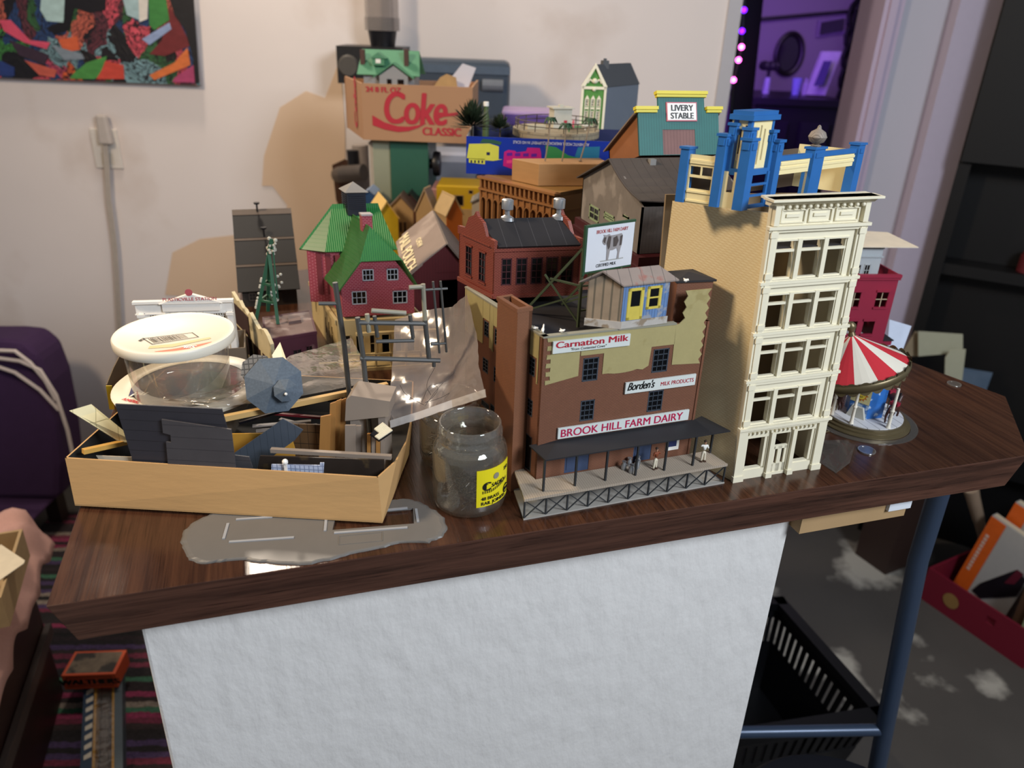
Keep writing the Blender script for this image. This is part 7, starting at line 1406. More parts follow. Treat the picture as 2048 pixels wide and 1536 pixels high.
tl = text('cola_script', 'Coke', ch*.80, CRD, ck, ML_ @ tr(cw*.185, -.0012, cz0+ch*.32), off=.022, shear=.12, sx=.70, space=.95)
def band(nm, up, lo_): b = B(); b.M = ML_; n = len(up); b.mesh([(x*cw, -.0014, cz0+z*ch) for x, z in up]+[(x*cw, -.0014, cz0+z*ch) for x, z in lo_], [(i, i+1, n+i+1, n+i) for i in range(n-1)]); b.build(nm, CRD, ck)
band('script_swash', [(.09, .45), (.2, .33), (.32, .27), (.42, .27), (.50, .30), (.58, .345)], [(.09, .27), (.2, .20), (.32, .165), (.42, .19), (.50, .25), (.58, .34)]); band('script_tail', [(.68, .46), (.74, .52), (.80, .54), (.87, .56)], [(.68, .42), (.74, .47), (.80, .485), (.87, .50)])
text('lettering', 'CLASSIC', ch*.2, CRD, ck, ML_ @ tr(cw*.545, -.0012, cz0+ch*.13), off=.03, sx=.98); text('lettering', '24 8 FL OZ', ch*.13, CRD, ck, ML_ @ tr(cw*.04, -.0012, cz0+ch*.86), off=.03, sx=1.05)
text('lettering', 'Coke', ch*.42, CRD, ck, LS_ @ tr(ls_*.72, -.0012, ch*.14) @ rot(-90, 'Y'), off=.03)
# model house and bits on the carton
hz0 = cz1-.0258; d2 = d+.06; Mh = wfr(712, 165, d2); ho = Mh.to_translation(); hs_ = thing('bungalow_model', 'grey bungalow model with green roof and two chimneys on the cola carton', 'model building', V((ho.x, ho.y, hz0))); Lh = Matrix.Translation(-V((ho.x, ho.y, hz0))) @ Mh
hw_ = onf(838, 160, Mh).x; ez2 = zat(770, 150, d2); rz2 = zat(770, 102, d2)
SID = mat('grey_siding', '8f9294', .6, var=.05, pat='line', ax='z', p=.004, w=.2, c2='7c7f82'); GRR = mat('sage_shingle', '4f8565', .7, var=.12, sc=60)
b = B(); b.M = Lh; b.box(.012, hw_-.012, .02, .10, hz0, ez2); gx0, gx1 = onf(758, 160, Mh).x, onf(815, 160, Mh).x; b.box(gx0, gx1, .004, .02, hz0, ez2-.002); b.prism([(gx0, ez2-.002), (gx1, ez2-.002), ((gx0+gx1)/2, ez2+.018)], .004, .02, 'y'); b.build('walls', SID, hs_)
b = B(); b.M = Lh
for x, w_ in ((.35, .16), (.75, .22)): xx = gx0+(gx1-gx0)*x; b.box(xx-w_*(gx1-gx0)/2, xx+w_*(gx1-gx0)/2, .003, .004, hz0+(ez2-hz0)*.35, hz0+(ez2-hz0)*.8)
b.build('windows', PANE, hs_)
b = B(); b.M = Lh; b.slab([(0, .012, ez2-.001), (hw_, .012, ez2-.001), (hw_-.006, .06, rz2), (.004, .06, rz2)], .002); b.slab([(hw_, .108, ez2-.001), (0, .108, ez2-.001), (.004, .06, rz2), (hw_-.006, .06, rz2)], .002)
m_ = (gx0+gx1)/2; b.slab([(gx0-.012, .0, ez2-.006), (m_, .0, ez2+.021), (m_, .035, ez2+.021), (gx0-.012, .035, ez2-.006)], -.002); b.slab([(m_, .0, ez2+.021), (gx1+.012, .0, ez2-.006), (gx1+.012, .035, ez2-.006), (m_, .035, ez2+.021)], -.002); b.build('roof', GRR, hs_)
for px in (719, 808): x = onf(px, 120, Mh).x; b = B(); b.M = Lh; b.box(x-.0045, x+.0045, .03, .04, ez2+.006, zat(px, 100, d2)); b.build('chimney', mat('brown_chimney', '4f3730', .7), hs_)
x = onf(753, 120, Mh).x; b = B(); b.M = Lh; dz0 = zat(753, 125, d2); b.box(x-.012, x+.012, .018, .04, dz0-.006, dz0+.008); b.prism([(x-.016, dz0+.007), (x, dz0+.018), (x+.016, dz0+.007)], .015, .045, 'y'); b.mi = 1; b.box(x-.005, x+.005, .0172, .018, dz0-.002, dz0+.006); b.build('dormer', [GRR, WHITE], hs_)
q = [W(*p, d+.1) for p in ((918, 176), (938, 172), (952, 136), (925, 127), (900, 158))]; k = thing('torn_card_piece', 'crumpled pale card piece sticking up out of the cola carton', 'card', V((q[0].x, q[0].y, hz0))); oq = k.location; b = B(); b.slab([p-oq for p in q], .002); b.slab([q[0]-oq, q[1]-oq, V((q[1].x, q[1].y, hz0))-oq, V((q[0].x, q[0].y, hz0))-oq], .002); b.build('card', mat('pale_blue_card', 'c9c8d0', .6, var=.1, sc=20), k)
q = [W(*p, d+.08) for p in ((868, 172), (915, 176), (912, 155), (893, 148), (880, 155))]; k = thing('torn_card_piece', 'crumpled tan printed scrap beside the pale card in the cola carton', 'card', V((q[0].x, q[0].y, hz0))); oq = k.location; b = B(); b.slab([p-oq for p in q], .003); b.slab([q[0]-oq, q[1]-oq, V((q[1].x, q[1].y, hz0))-oq, V((q[0].x, q[0].y, hz0))-oq], .002); b.build('card', mat('tan_print', 'a98a5c', .6, var=.35, sc=30), k)
# dark case and black instrument against the wall, clear tube
d3 = 1.98; Mk = wfr(838, 200, d3); o0 = Mk.to_translation(); z0, z1 = zat(930, 290, d3), zat(930, 120, d3); xw = onf(1018, 200, Mk).x
def plinth(nm, lab, M_, x0, x1, y0, y1, zb, zt_, m): 
    p = M_ @ V((x0, y0, 0)); o = thing(nm, lab, 'cabinet', V((p.x, p.y, zb))); b = B(); b.M = Matrix.Translation(-V((p.x, p.y, zb))) @ M_; b.box(x0, x1, y0, y1, zb, zt_); b.build('body', m, o); b = B(); b.M = Matrix.Translation(-V((p.x, p.y, zb))) @ M_; b.box(x0+.01, x1-.01, y0-.006, y0, zb+.03, zt_-.03); b.build('door', m, o); return o
cs = thing('blue_grey_case', 'dark blue-grey hard case with rounded corners against the wall', 'case', V((o0.x, o0.y, z0))); Lk = Matrix.Translation(-V((o0.x, o0.y, z0))) @ Mk
b = B(); b.M = Lk; b.box(-.02, xw, 0, .09, z0, z1); b.build('case_body', mat('steel_blue_case', '3f4a57', .35, var=.08), cs, bevel=.015); b = B(); b.M = Lk; b.box(-.02, xw, -.004, .0, z1-.03, z1-.012); b.build('lid_seam', mat('steel_blue_trim', '566474', .3), cs)
x = onf(965, 170, Mk).x; b = B(); b.M = Lk @ tr(x, -.001, zat(975, 170, d3)); b.tube([(0, 0, 0), (.05, 0, 0)], .014, 12); b.build('handle', mat('grey_handle', '6b7078', .4), cs)
wcab = thing('white_appliance', 'white rounded appliance standing beside the green cabinet', 'appliance', V((0, 0, 0))); Ma = wfr(866, 330, 1.85); o0 = Ma.to_translation(); wcab.location = (o0.x, o0.y, bz); La = Matrix.Translation(-wcab.location) @ Ma
b = B(); b.M = La; b.box(-.03, onf(1000, 330, Ma).x, 0, .12, bz, z0-.001); b.build('body', mat('cool_white_enamel', 'b9bcc9', .3, var=.05), wcab, bevel=.02); b = B(); b.M = La; x = onf(968, 355, Ma).x; b.box(x-.012, x+.012, -.012, -.001, bz+.02, z0-.04); b.build('blue_handle', mat('navy_handle', '2f4468', .4), wcab)
d4 = 2.04; Mt = wfr(680, 130, d4); o0 = Mt.to_translation(); zt0, zt1 = zat(720, 168, d4), zat(720, 93, d4); bi = thing('black_instrument', 'black square instrument with a round grey dial mounted on the wall', 'instrument', V((o0.x, o0.y, zt0))); Lt = Matrix.Translation(-V((o0.x, o0.y, zt0))) @ Mt
b = B(); b.M = Lt; b.box(onf(674, 130, Mt).x, onf(806, 130, Mt).x, 0, .128, zt0, zt1); b.build('body', mat('instrument_black', '1f1f21', .4), bi); b = B(); b.M = Lt @ tr(onf(697, 130, Mt).x, -.001, zat(697, 132, d4)) @ rot(90, 'X'); b.lathe([(.0001, .006), (.022, .006), (.026, 0)], 24); b.build('dial', mat('dial_grey', '4e4a45', .5), bi)
tx_ = onf(757, 80, Mt).x; tub_ = thing('clear_tube', 'clear plastic tube in a black cup on the black instrument', 'tube', V((o0.x, o0.y, zt1))); b = B(); b.M = Matrix.Translation(-V((o0.x, o0.y, zt1))) @ Mt; zz1 = zat(757, 62, d4)
b.lathe([(.0001, zt1+.0005), (.030, zt1+.0005), (.036, zz1), (.0001, zz1)], 28, tx_, .06); b.build('black_cup', BLK, tub_, smooth=True)
b = B(); b.M = Matrix.Translation(-V((o0.x, o0.y, zt1))) @ Mt; b.lathe([(.041, zz1-.0), (.041, zz1+.35)], 32, tx_, .06); b.lathe([(.034, zz1+.0005), (.043, zz1+.0005), (.043, zz1+.03), (.034, zz1+.03)], 28, tx_, .06); b.build('tube_wall', film('tube_film', 'cfcac8', .10, .12, .12, .02), tub_, smooth=True)
# pipe and fittings at the broken wall hole
pi_ = thing('wall_pipe', 'dark pipe fitting coming out of the broken hole in the wall', 'pipe', W(690, 350, 2.155)); io = Matrix.Translation(-pi_.location)
b = B(); b.tube([io @ W(678, 350, 2.15), io @ W(690, 348, 2.08), io @ W(728, 345, 2.06)], .022, 14); b.build('elbow', mat('rusty_grey', '4f4844', .5, var=.2), pi_, smooth=True); b = B(); b.tube([io @ W(705, 300, 2.1), io @ W(708, 335, 2.1)], .016, 12); b.build('valve', BLK, pi_); b = B(); b.tube([io @ W(720, 290, 2.12), io @ W(728, 380, 2.12)], .022, 12); b.build('grey_pipe', mat('dusty_pipe', '9a8f88', .6), pi_, smooth=True)
# lilac bin
Ml = wfr(962, 250, 1.78); o0 = Ml.to_translation(); lz0 = bz; lz1 = zat(1030, 222, 1.78); lb3 = thing('lilac_plastic_bin', 'lilac plastic storage bin with lid behind the trees', 'bin', V((o0.x, o0.y, lz0))); Ll = Matrix.Translation(-V((o0.x, o0.y, lz0))) @ Ml; lw3 = onf(1120, 250, Ml).x
LIL = mat('lilac_plastic', '9c84b0', .4, var=.05); b = B(); b.M = Ll; b.box(.05, lw3-.005, .005, .10, lz0, lz1-.03); b.build('bin_body', LIL, lb3); b = B(); b.M = Ll; b.box(.045, lw3, 0, .105, lz1-.03, lz1); b.build('lid', mat('lilac_lid', 'a890b8', .4), lb3, bevel=.006); b = B(); b.M = Ll; b.box(lw3-.12, lw3-.02, -.012, -.0005, lz1-.028, lz1-.006); b.build('latch', mat('violet_latch', '5f4a8f', .4), lb3)
# blurred buildings on the bench
def gable(nm, lab, px0, px1, pyb, pye, pyr, d, dpt, mw, mr, mg=None, yaw=0, zb=None, wins=()):
    M_ = wfr(px0, pye, d) @ rot(yaw); o0 = M_.to_translation(); zb = bz if zb is None else zb; x1 = onf(px1, pye, M_).x; ze, zr_ = zat(px0, pye, d), zat(px0, pyr, d); k = thing(nm, lab, 'model building', V((o0.x, o0.y, zb))); L_ = Matrix.Translation(-V((o0.x, o0.y, zb))) @ M_
    b = B(); b.M = L_; b.box(0, x1, .001, dpt, zb, ze); b.build('walls', mw, k)
    b = B(); b.M = L_; b.prism([(0, ze), (x1, ze), (x1/2, zr_)], 0, .0012, 'y'); b.prism([(0, zb), (x1, zb), (x1, ze), (0, ze)], 0, .001, 'y'); b.build('gable_wall', mg or mw, k)
    b = B(); b.M = L_; b.slab([(-.003, -.003, ze-.002), (-.003, dpt+.003, ze-.002), (x1/2, dpt+.003, zr_+.002), (x1/2, -.003, zr_+.002)], -.002); b.slab([(x1/2, -.003, zr_+.002), (x1/2, dpt+.003, zr_+.002), (x1+.003, dpt+.003, ze-.002), (x1+.003, -.003, ze-.002)], -.002); b.build('roof', mr, k)
    for x0_, w_, z0_, h_ in wins: win(k, L_ @ tr(0, -.0006, 0), x1*x0_, x1*(x0_+w_), zb+(ze-zb)*z0_, zb+(ze-zb)*(z0_+h_), 2, 1, fm=mr)
    return k
YB = mat('model_yellow', 'c9a41f', .5, var=.06); BGE = mat('model_beige', 'b39468', .6, var=.06); ORG = mat('model_orange', 'cf7028', .5)
d5 = 1.52; My = wfr(873, 400, d5); o0 = My.to_translation(); yk = thing('yellow_shop_model', 'yellow shop model with dark display windows in the blurred back row', 'model building', V((o0.x, o0.y, bz))); Ly = Matrix.Translation(-V((o0.x, o0.y, bz))) @ My; yz = zat(910, 374, d5); yw = onf(958, 400, My).x
b = B(); b.M = Ly; b.box(0, yw, .002, .10, bz, yz-.001); q = rect(My, (883, 389), (927, 412)); b.wall(yw, yz-bz, .002, [q, rect(My, (937, 380), (946, 388))], z0=bz); b.build('walls', YB, yk); win(yk, Ly, *q, 3, 1, fm=BGE); win(yk, Ly, *rect(My, (937, 380), (946, 388)), 1, 1, fm=BGE)
b = B(); b.M = Ly; b.box(-.012, -.0005, .005, .1, bz, yz-.008); b.build('pink_end_wall', mat('dusty_pink', 'a57a78', .6), yk); b = B(); b.M = Ly; b.box(0, yw, -.004, 0, bz, q[2]-.006); b.build('beige_base', BGE, yk)
gable('orange_gable_model', 'beige model house with an orange gable wall in front of the yellow shop', 893, 925, 455, 430, 396, 1.40, .05, BGE, mat('beige_roof', 'b79c70', .7), ORG, 30)
gable('ivory_block_model', 'off-white small model beside the orange gabled house', 944, 968, 455, 402, 398, 1.42, .05, mat('off_white_model', 'b9ae9c', .6), mat('grey_flat_roof', '6f6c66', .6))
gable('beige_gable_model', 'beige gabled model with three small windows left of the barn roof', 775, 826, 440, 418, 392, 1.52, .05, BGE, mat('brown_shingle', '6d5848', .7), None, 0, None, ((.28, .1, .55, .2), (.45, .1, .55, .2), (.62, .1, .55, .2)))
gable('bright_yellow_model', 'bright yellow model house just right of the green roofed house', 752, 796, 455, 436, 405, 1.40, .08, mat('lemon_yellow', 'd8b424', .5), mat('pale_gold_roof', 'd9b56a', .6), None, 20)
gable('pale_roof_model', 'model house with a shiny pale roof beside the yellow shop', 832, 868, 440, 420, 376, 1.46, .025, BGE, mat('pale_shiny_roof', 'b8a084', .35), None, -15)
k = gable('dark_maroon_model', 'dark maroon model house half hidden behind the pale roofed model', 806, 834, 440, 400, 385, 1.57, .03, mat('dark_maroon', '3f2628', .6), mat('dark_green_roof', '24342a', .6))
gable('blue_model', 'small deep blue model behind the cupola of the green roofed house', 728, 748, 430, 386, 380, 1.55, .05, mat('model_blue', '274a78', .5), mat('pale_blue_roof', '7f8ea6', .6))
# ================= wall: painting, outlet, cord
Mp = wfr(-140, 150, D-.02); o0 = Mp.to_translation(); pzb = zat(200, 163, D-.02); pxr = onf(398, 150, Mp).x
pa = thing('abstract_painting', 'colourful thick-stroked abstract canvas hanging at the upper left', 'painting', V((o0.x, o0.y, pzb))); Lp = Matrix.Translation(-V((o0.x, o0.y, pzb))) @ Mp @ rot(0)
tilt_ = math.atan2((zat(390, 170, D-.02)-zat(5, 154, D-.02)), onf(390, 170, Mp).x-onf(5, 154, Mp).x)
b = B(); b.M = Lp; b.box(0, pxr, 0, .018, pzb, pzb+.8); b.build('stretcher', mat('canvas_edge', 'a7a3a8', .6), pa)
def art_mat():
    M = bpy.data.materials.new('abstract_strokes'); M.use_nodes = True; nt = M.node_tree; L = nt.links.new; bb_ = nt.nodes['Principled BSDF']
    tc = nd(nt, 'TexCoord'); n1 = nd(nt, 'TexNoise'); n1.inputs['Scale'].default_value = 6; n1.inputs['Detail'].default_value = 5; L(tc.outputs['Object'], n1.inputs['Vector'])
    ad = nd(nt, 'VectorMath', operation='MULTIPLY_ADD'); L(n1.outputs['Color'], ad.inputs[0]); ad.inputs[1].default_value = (.22, .22, .22); L(tc.outputs['Object'], ad.inputs[2])
    mp = nd(nt, 'Mapping'); mp.inputs['Rotation'].default_value = (0, .7, 0); mp.inputs['Scale'].default_value = (24, 9, 12); L(ad.outputs[0], mp.inputs[0])
    vo = nd(nt, 'TexVoronoi'); vo.inputs['Scale'].default_value = 1; L(mp.outputs[0], vo.inputs['Vector']); sp_ = nd(nt, 'SeparateColor'); L(vo.outputs['Color'], sp_.inputs[0])
    rp = nd(nt, 'ValToRGB'); rp.color_ramp.interpolation = 'CONSTANT'; cols = ['c24a58', '1a1414', '3a7a3a', 'cc5a32', '5a2a34', '25406c', '6f8f96', '7f3038', 'b85c4a', '2f5a34', '141216', 'b0455e']
    el = rp.color_ramp.elements; el[0].color = lin(cols[0]); el[1].position = 1/12; el[1].color = lin(cols[1])
    for i in range(2, 12): e = el.new(i/12); e.color = lin(cols[i])
    L(sp_.outputs[0], rp.inputs[0]); n2 = nd(nt, 'TexNoise'); n2.inputs['Scale'].default_value = 4; n2.inputs['Detail'].default_value = 6; L(mp.outputs[0], n2.inputs['Vector'])
    v2 = nd(nt, 'TexVoronoi', feature='DISTANCE_TO_EDGE'); L(mp.outputs[0], v2.inputs['Vector']); ed_ = mixc(nt, mth(nt, 'LESS_THAN', v2.outputs['Distance'], mth(nt, 'MULTIPLY', n2.outputs['Fac'], .13)), rp.outputs[0], lin('15121a')); L(mixc(nt, .6, ed_, n2.outputs['Fac'], 'OVERLAY'), bb_.inputs['Base Color']); bb_.inputs['Roughness'].default_value = .45
    bp = nd(nt, 'Bump'); bp.inputs['Strength'].default_value = .5; bp.inputs['Distance'].default_value = .004; L(n2.outputs['Fac'], bp.inputs['Height']); L(bp.outputs[0], bb_.inputs['Normal']); return M
b = B(); b.M = Lp; b.box(0, pxr, -.002, 0, pzb, pzb+.8); b.build('canvas_face', art_mat(), pa)
def patch(pts, c, nm): b = B(); b.M = Lp; b.prism([(onf(x, y, Mp).x, onf(x, y, Mp).z) for x, y in pts], -.0032-random.random()*.0012, -.002, 'y'); b.build(nm, mat('paint_'+c, c, .45, var=.3, sc=40, bump=.5, bsc=60, stretch=(1, 1, 2)), pa)
for c, pts in (('211f22', [(330, -40), (386, -40), (400, 165), (391, 168), (388, 120), (372, 60), (350, 30)]), ('6f2a2c', [(338, 15), (352, 28), (375, 75), (380, 92), (330, 112), (300, 108), (325, 80)]), ('3f8040', [(298, -20), (330, -20), (340, 40), (310, 60), (300, 50)]), ('4a8a44', [(150, 145), (175, 125), (215, 112), (205, 150), (190, 158), (140, 157)]), ('c4483a', [(212, 122), (248, 130), (250, 158), (194, 158), (205, 140)]), ('d0603c', [(118, 80), (155, 72), (160, 100), (130, 104)]), ('d24f68', [(0, 40), (22, 40), (60, 80), (102, 85), (95, 98), (50, 85), (10, 62)]), ('15131a', [(130, -40), (215, -40), (212, 20), (180, 26), (150, 16), (140, 60), (110, 70), (95, 55), (130, 40)]), ('a9c4c2', [(85, -20), (132, -20), (128, 45), (95, 42), (82, 20)]), ('9fb9bc', [(240, -30), (285, -30), (280, 40), (255, 30)]), ('d9d2c8', [(278, -20), (298, -20), (296, 38), (280, 44)]), ('8fa0c4', [(285, 78), (340, 45), (344, 58), (300, 90)]), ('d2703c', [(350, 125), (376, 95), (382, 130), (310, 160), (300, 150)]), ('a8446a', [(350, 155), (388, 130), (391, 165), (345, 164)]), ('2a3c74', [(0, 120), (30, 135), (30, 152), (0, 151)]), ('7f8a94', [(105, 90), (165, 108), (170, 118), (130, 120)]), ('3a2a38', [(20, 80), (100, 110), (90, 130), (40, 110)]), ('c05a4a', [(50, 120), (115, 140), (110, 155), (80, 150)])): patch(pts, c, 'paint_stroke')
Mo = wfr(212, 298, D-.006); o0 = Mo.to_translation(); oz0, oz1 = zat(215, 337, D-.006), zat(210, 258, D-.006); ox0, ox1 = onf(185, 298, Mo).x, onf(239, 298, Mo).x
ou = thing('wall_outlet', 'white outlet plate with a grey plug on the back wall', 'outlet', V((o0.x, o0.y, oz0))); Lo = Matrix.Translation(-V((o0.x, o0.y, oz0))) @ Mo
b = B(); b.M = Lo; b.box(ox0, ox1, 0, .006, oz0, oz1); b.build('plate', mat('outlet_white', 'd8d0c6', .4), ou, bevel=.002)
b = B(); b.M = Lo; b.box(ox0+.02, ox1-.02, -.001, 0, oz0+.012, oz0+.042); b.build('socket', mat('socket_ivory', 'c9c0b2', .4), ou)
pz0, pz1 = zat(207, 290, D-.03), zat(203, 230, D-.03); Mo2 = wfr(204, 260, D-.03); o1 = Mo2.to_translation(); cd = thing('power_cord', 'pale flat power cord with a plug hanging down the wall from the outlet', 'cord', V((o1.x, o1.y, pz0))); Lo2 = Matrix.Translation(-V((o1.x, o1.y, pz0))) @ Mo2
b = B(); b.M = Lo2; b.box(-.018, .018, 0, .022, pz0, pz1, .004, .002); b.build('plug', mat('plug_grey', 'b8aea6', .4), cd, bevel=.006)
cpts = [(208, 290), (211, 330), (215, 400), (222, 450), (228, 500), (232, 560), (236, 640), (240, 720), (244, 800)]
b = B(); q = [Lo2 @ (Mo2.inverted() @ W(x, y, D-.022)) for x, y in cpts]; b.tube(q, .0036, 8); b.tube([p+V((.006, 0, 0)) for p in q], .0036, 8); b.build('cable', mat('cord_beige', 'b3a89c', .5), cd, smooth=True)
# ================= left side: rug, chest with quilt, purple chair, boxes
def rug_mat():
    M = bpy.data.materials.new('rag_stripes'); M.use_nodes = True; nt = M.node_tree; L = nt.links.new; bb_ = nt.nodes['Principled BSDF']; tc = nd(nt, 'TexCoord'); sp_ = nd(nt, 'SeparateXYZ'); L(tc.outputs['Object'], sp_.inputs[0])
    nz = nd(nt, 'TexNoise'); nz.inputs['Scale'].default_value = 60; L(tc.outputs['Object'], nz.inputs['Vector'])
    y = mth(nt, 'ADD', sp_.outputs[1], mth(nt, 'MULTIPLY', nz.outputs['Fac'], .012)); wn = nd(nt, 'TexWhiteNoise'); wn.noise_dimensions = '1D'; L(mth(nt, 'FLOOR', mth(nt, 'DIVIDE', y, .015)), wn.inputs['W'])
    rp = nd(nt, 'ValToRGB'); rp.color_ramp.interpolation = 'CONSTANT'; cols = ['1b171c', '63243a', '241c22', '35604c', '191518', '7a7068', '231a1f', '7d2a4c', '1a1a1c', '3f3054', '2a2022', '161416']
    el = rp.color_ramp.elements; el[0].color = lin(cols[0]); el[1].position = 1/12; el[1].color = lin(cols[1])
    for i in range(2, 12): e = el.new(i/12); e.color = lin(cols[i])
    L(wn.outputs['Value'], rp.inputs[0])
    n2 = nd(nt, 'TexNoise'); n2.inputs['Scale'].default_value = 140; L(tc.outputs['Object'], n2.inputs['Vector']); L(mixc(nt, .6, rp.outputs[0], n2.outputs['Fac'], 'OVERLAY'), bb_.inputs['Base Color']); bb_.inputs['Roughness'].default_value = .95
    bp = nd(nt, 'Bump'); bp.inputs['Strength'].default_value = .9; bp.inputs['Distance'].default_value = .006; L(n2.outputs['Fac'], bp.inputs['Height']); L(bp.outputs[0], bb_.inputs['Normal']); return M
rg = thing('rag_rug', 'multicoloured striped rag rug on the floor at the left', 'rug', V((-.45, 1.6, 0)), -14); b = B(); b.box(-.45, .255, -.72, .62, .0005, .010); b.build('rug_weave', rug_mat(), rg)
CHW = mat('dark_red_wood', '2b1614', .45, var=.25, sc=8, stretch=(6, 1, 1)); qe0, qe1 = G(110, 1012, .5), G(44, 1300, .5); exx = -.562
ch = thing('dark_wood_chest', 'dark reddish wooden chest at the left edge under the pink quilt', 'chest', V((exx, 1.2, 0)))
b = B(); b.box(-.6, 0, -.45, .33, .0125, .478); b.build('chest_body', CHW, ch); b = B(); b.bar((.009, -.45, .2), (.009, .33, .2), .012, .03); b.build('trim_rail', mat('greyish_rail', '3f3634', .5), ch)
PK = mat('dusty_pink_quilt', 'c59c94', .95, var=.08, sc=200, bump=.4, bsc=300); qn = thing('pink_quilt', 'dusty pink quilted blanket draped over the dark chest', 'blanket', V((exx, 1.2, .48))); b = B()
nx, ny = 48, 44; gx = []; y0q, y1q = -.10, .345
for i in range(nx+1):
    for j in range(ny+1):
        u = -.58+.68*i/nx; v_ = y0q+(y1q-y0q)*j/ny; z = .010+.022*(abs(sin((u+v_)*pi/.10))*abs(sin((u-v_)*pi/.10)))**.5; x = u; dr_ = u-.012-.006*sin(v_*30)
        if dr_ > 0: z -= dr_*1.15+.0; x = .018+dr_*.42; z = max(z, -.10)
        gx.append((x, v_+.008*sin(u*25), z))
b.mesh(gx, [(i*(ny+1)+j, (i+1)*(ny+1)+j, (i+1)*(ny+1)+j+1, i*(ny+1)+j+1) for i in range(nx) for j in range(ny)]); o = b.build('quilt_cloth', PK, qn, smooth=2); mo_ = o.modifiers.new('thick', 'SOLIDIFY'); mo_.thickness = .010; mo_.offset = 1
cz = .524; c1, c2 = G(45, 1058, cz+.06), G(2, 1195, cz+.06); dv = V((c2.x-c1.x, c2.y-c1.y, 0)); ca = math.degrees(math.atan2(dv.y, dv.x))+90; cl9 = dv.length
bx_ = thing('small_open_carton', 'small open tan carton on the pink quilt at the left edge', 'carton', V((c1.x, c1.y, cz)), ca); b = B()
for q in ((-.2, 0, -.005, 0), (-.2, 0, -cl9, -cl9+.005), (-.005, 0, -cl9+.005, -.005), (-.2, -.195, -cl9+.005, -.005)): b.box(*q, 0, .06)
b.box(-.195, -.005, -cl9+.005, -.005, 0, .004); b.build('carton_body', mat('tan_carton', 'a8906c', .7), bx_)
q = [G(x, y, cz+.064) for x, y in ((-30, 1125), (2, 1090), (50, 1122), (48, 1128), (-5, 1165), (-40, 1160))]; pp = thing('paper_slip', 'pale paper slip lying across the small open carton', 'paper', q[0]); b = B(); b.slab([p-q[0] for p in q], .0015); b.build('sheet', mat('cream_paper', 'd6cdb8', .7), pp)
Mu = wfr(60, 850, 1.86); o0 = Mu.to_translation(); pu = thing('purple_armchair', 'dark purple upholstered armchair at the left edge behind the quilt', 'armchair', V((o0.x, o0.y, .0))); PUM = mat('dark_purple_fabric', '3a2247', .9, var=.12, sc=40); Lu = Matrix.Translation(-pu.location) @ Mu
pol = [(onf(x, y, Mu).x, onf(x, y, Mu).z) for x, y in ((-160, 1000), (118, 1000), (122, 930), (112, 850), (95, 770), (72, 712), (40, 686), (0, 682), (-160, 682))]
b = B(); b.M = Lu; b.prism(pol, 0, .13, 'y'); b.build('backrest', PUM, pu, bevel=.02); zs9 = pol[0][1]
b = B(); b.M = Lu; b.box(pol[0][0], pol[1][0]-.03, -.16, .12, .13, zs9-.0005); b.build('seat', PUM, pu, bevel=.02)
for x in (pol[0][0]+.02, pol[1][0]-.09):
    for y in (-.14, .06): b = B(); b.M = Lu; b.box(x, x+.04, y, y+.04, .0105, .13); b.build('leg', DKW, pu)
cb3 = thing('white_cables', 'loose white cables draped over the purple armchair', 'cable', W(0, 720, 1.92)); ic = Matrix.Translation(-cb3.location)
for i, ln in enumerate((((-20, 700), (30, 702), (60, 725), (90, 760), (112, 800)), ((-20, 714), (40, 722), (80, 740), (112, 790), (135, 860), (150, 930)), ((-20, 728), (30, 745), (80, 780), (118, 820)))): b = B(); b.tube([ic @ W(x, y, 1.83) for j, (x, y) in enumerate(ln)], .005, 8); b.build('cable', mat('cable_white', 'c9bdb6', .5), cb3, smooth=True)
# train boxes on the rug
kA, kB = G(163, 1536, .055), G(238, 1380, .055)
tx0 = [G(166, 1480, .05), G(244, 1475, .05), G(238, 1360, .05), G(176, 1370, .05)]
ctr = (tx0[0]+tx0[1])/2; dirv = ((tx0[2]+tx0[3])/2-ctr); dirv.z = 0; dirv.normalize(); ya = math.degrees(math.atan2(dirv.y, dirv.x))-90; tw_ = dist(tx0[0], tx0[1])
bxo = V((ctr.x, ctr.y, .0105)); tb2 = thing('train_box', 'long dark blue and yellow model train box with a torn cellophane window on the rug', 'box', bxo, ya); hw2 = tw_/2
NVB = mat('train_box_navy', '16304a', .45); YLW = mat('train_box_yellow', 'd8a424', .45); l0, l1 = -.22, .22
b = B(); b.box(-hw2, -hw2+.022, l0, l1, 0, .045); b.build('left_edge', NVB, tb2); b = B(); b.box(hw2-.016, hw2, l0, l1, 0, .045); b.build('right_edge', mat('dusty_navy', '44525c', .5), tb2); b = B(); b.box(-hw2+.022, hw2-.016, l0, l1, 0, .012); b.build('liner', mat('dark_liner', '2a221f', .6), tb2)
b = B(); b.box(-hw2+.022, -hw2+.027, l0, l1, .012, .047); b.box(hw2-.020, hw2-.016, l0, l1, .012, .047); b.build('yellow_border', YLW, tb2); b = B(); b.box(-hw2+.035, hw2-.03, l0+.02, l1-.02, .012, .03); b.build('train_body', mat('train_grey', '4a4440', .5), tb2)
b = B(); b.f([(-hw2+.022, l0+.06, .0475), (hw2-.016, l0+.10, .0475), (hw2-.016, l1, .0475), (-hw2+.022, l1, .0475)]); b.build('cellophane', film('cellophane', 'dcdad6', .06, .08, .04, .4, 40), tb2)
b = B()
for k in range(9): y = .16-.026*k; b.prism([(-hw2+.006, y), (-hw2+.02, y+.004), (-hw2+.02, y+.018), (-hw2+.006, y+.012)], .045, .0454)
b.build('white_print', mat('pale_print', 'b9b4a8', .5), tb2)
wq = [G(122, 1352, .10), G(230, 1348, .10), G(252, 1300, .10), G(150, 1306, .10)]
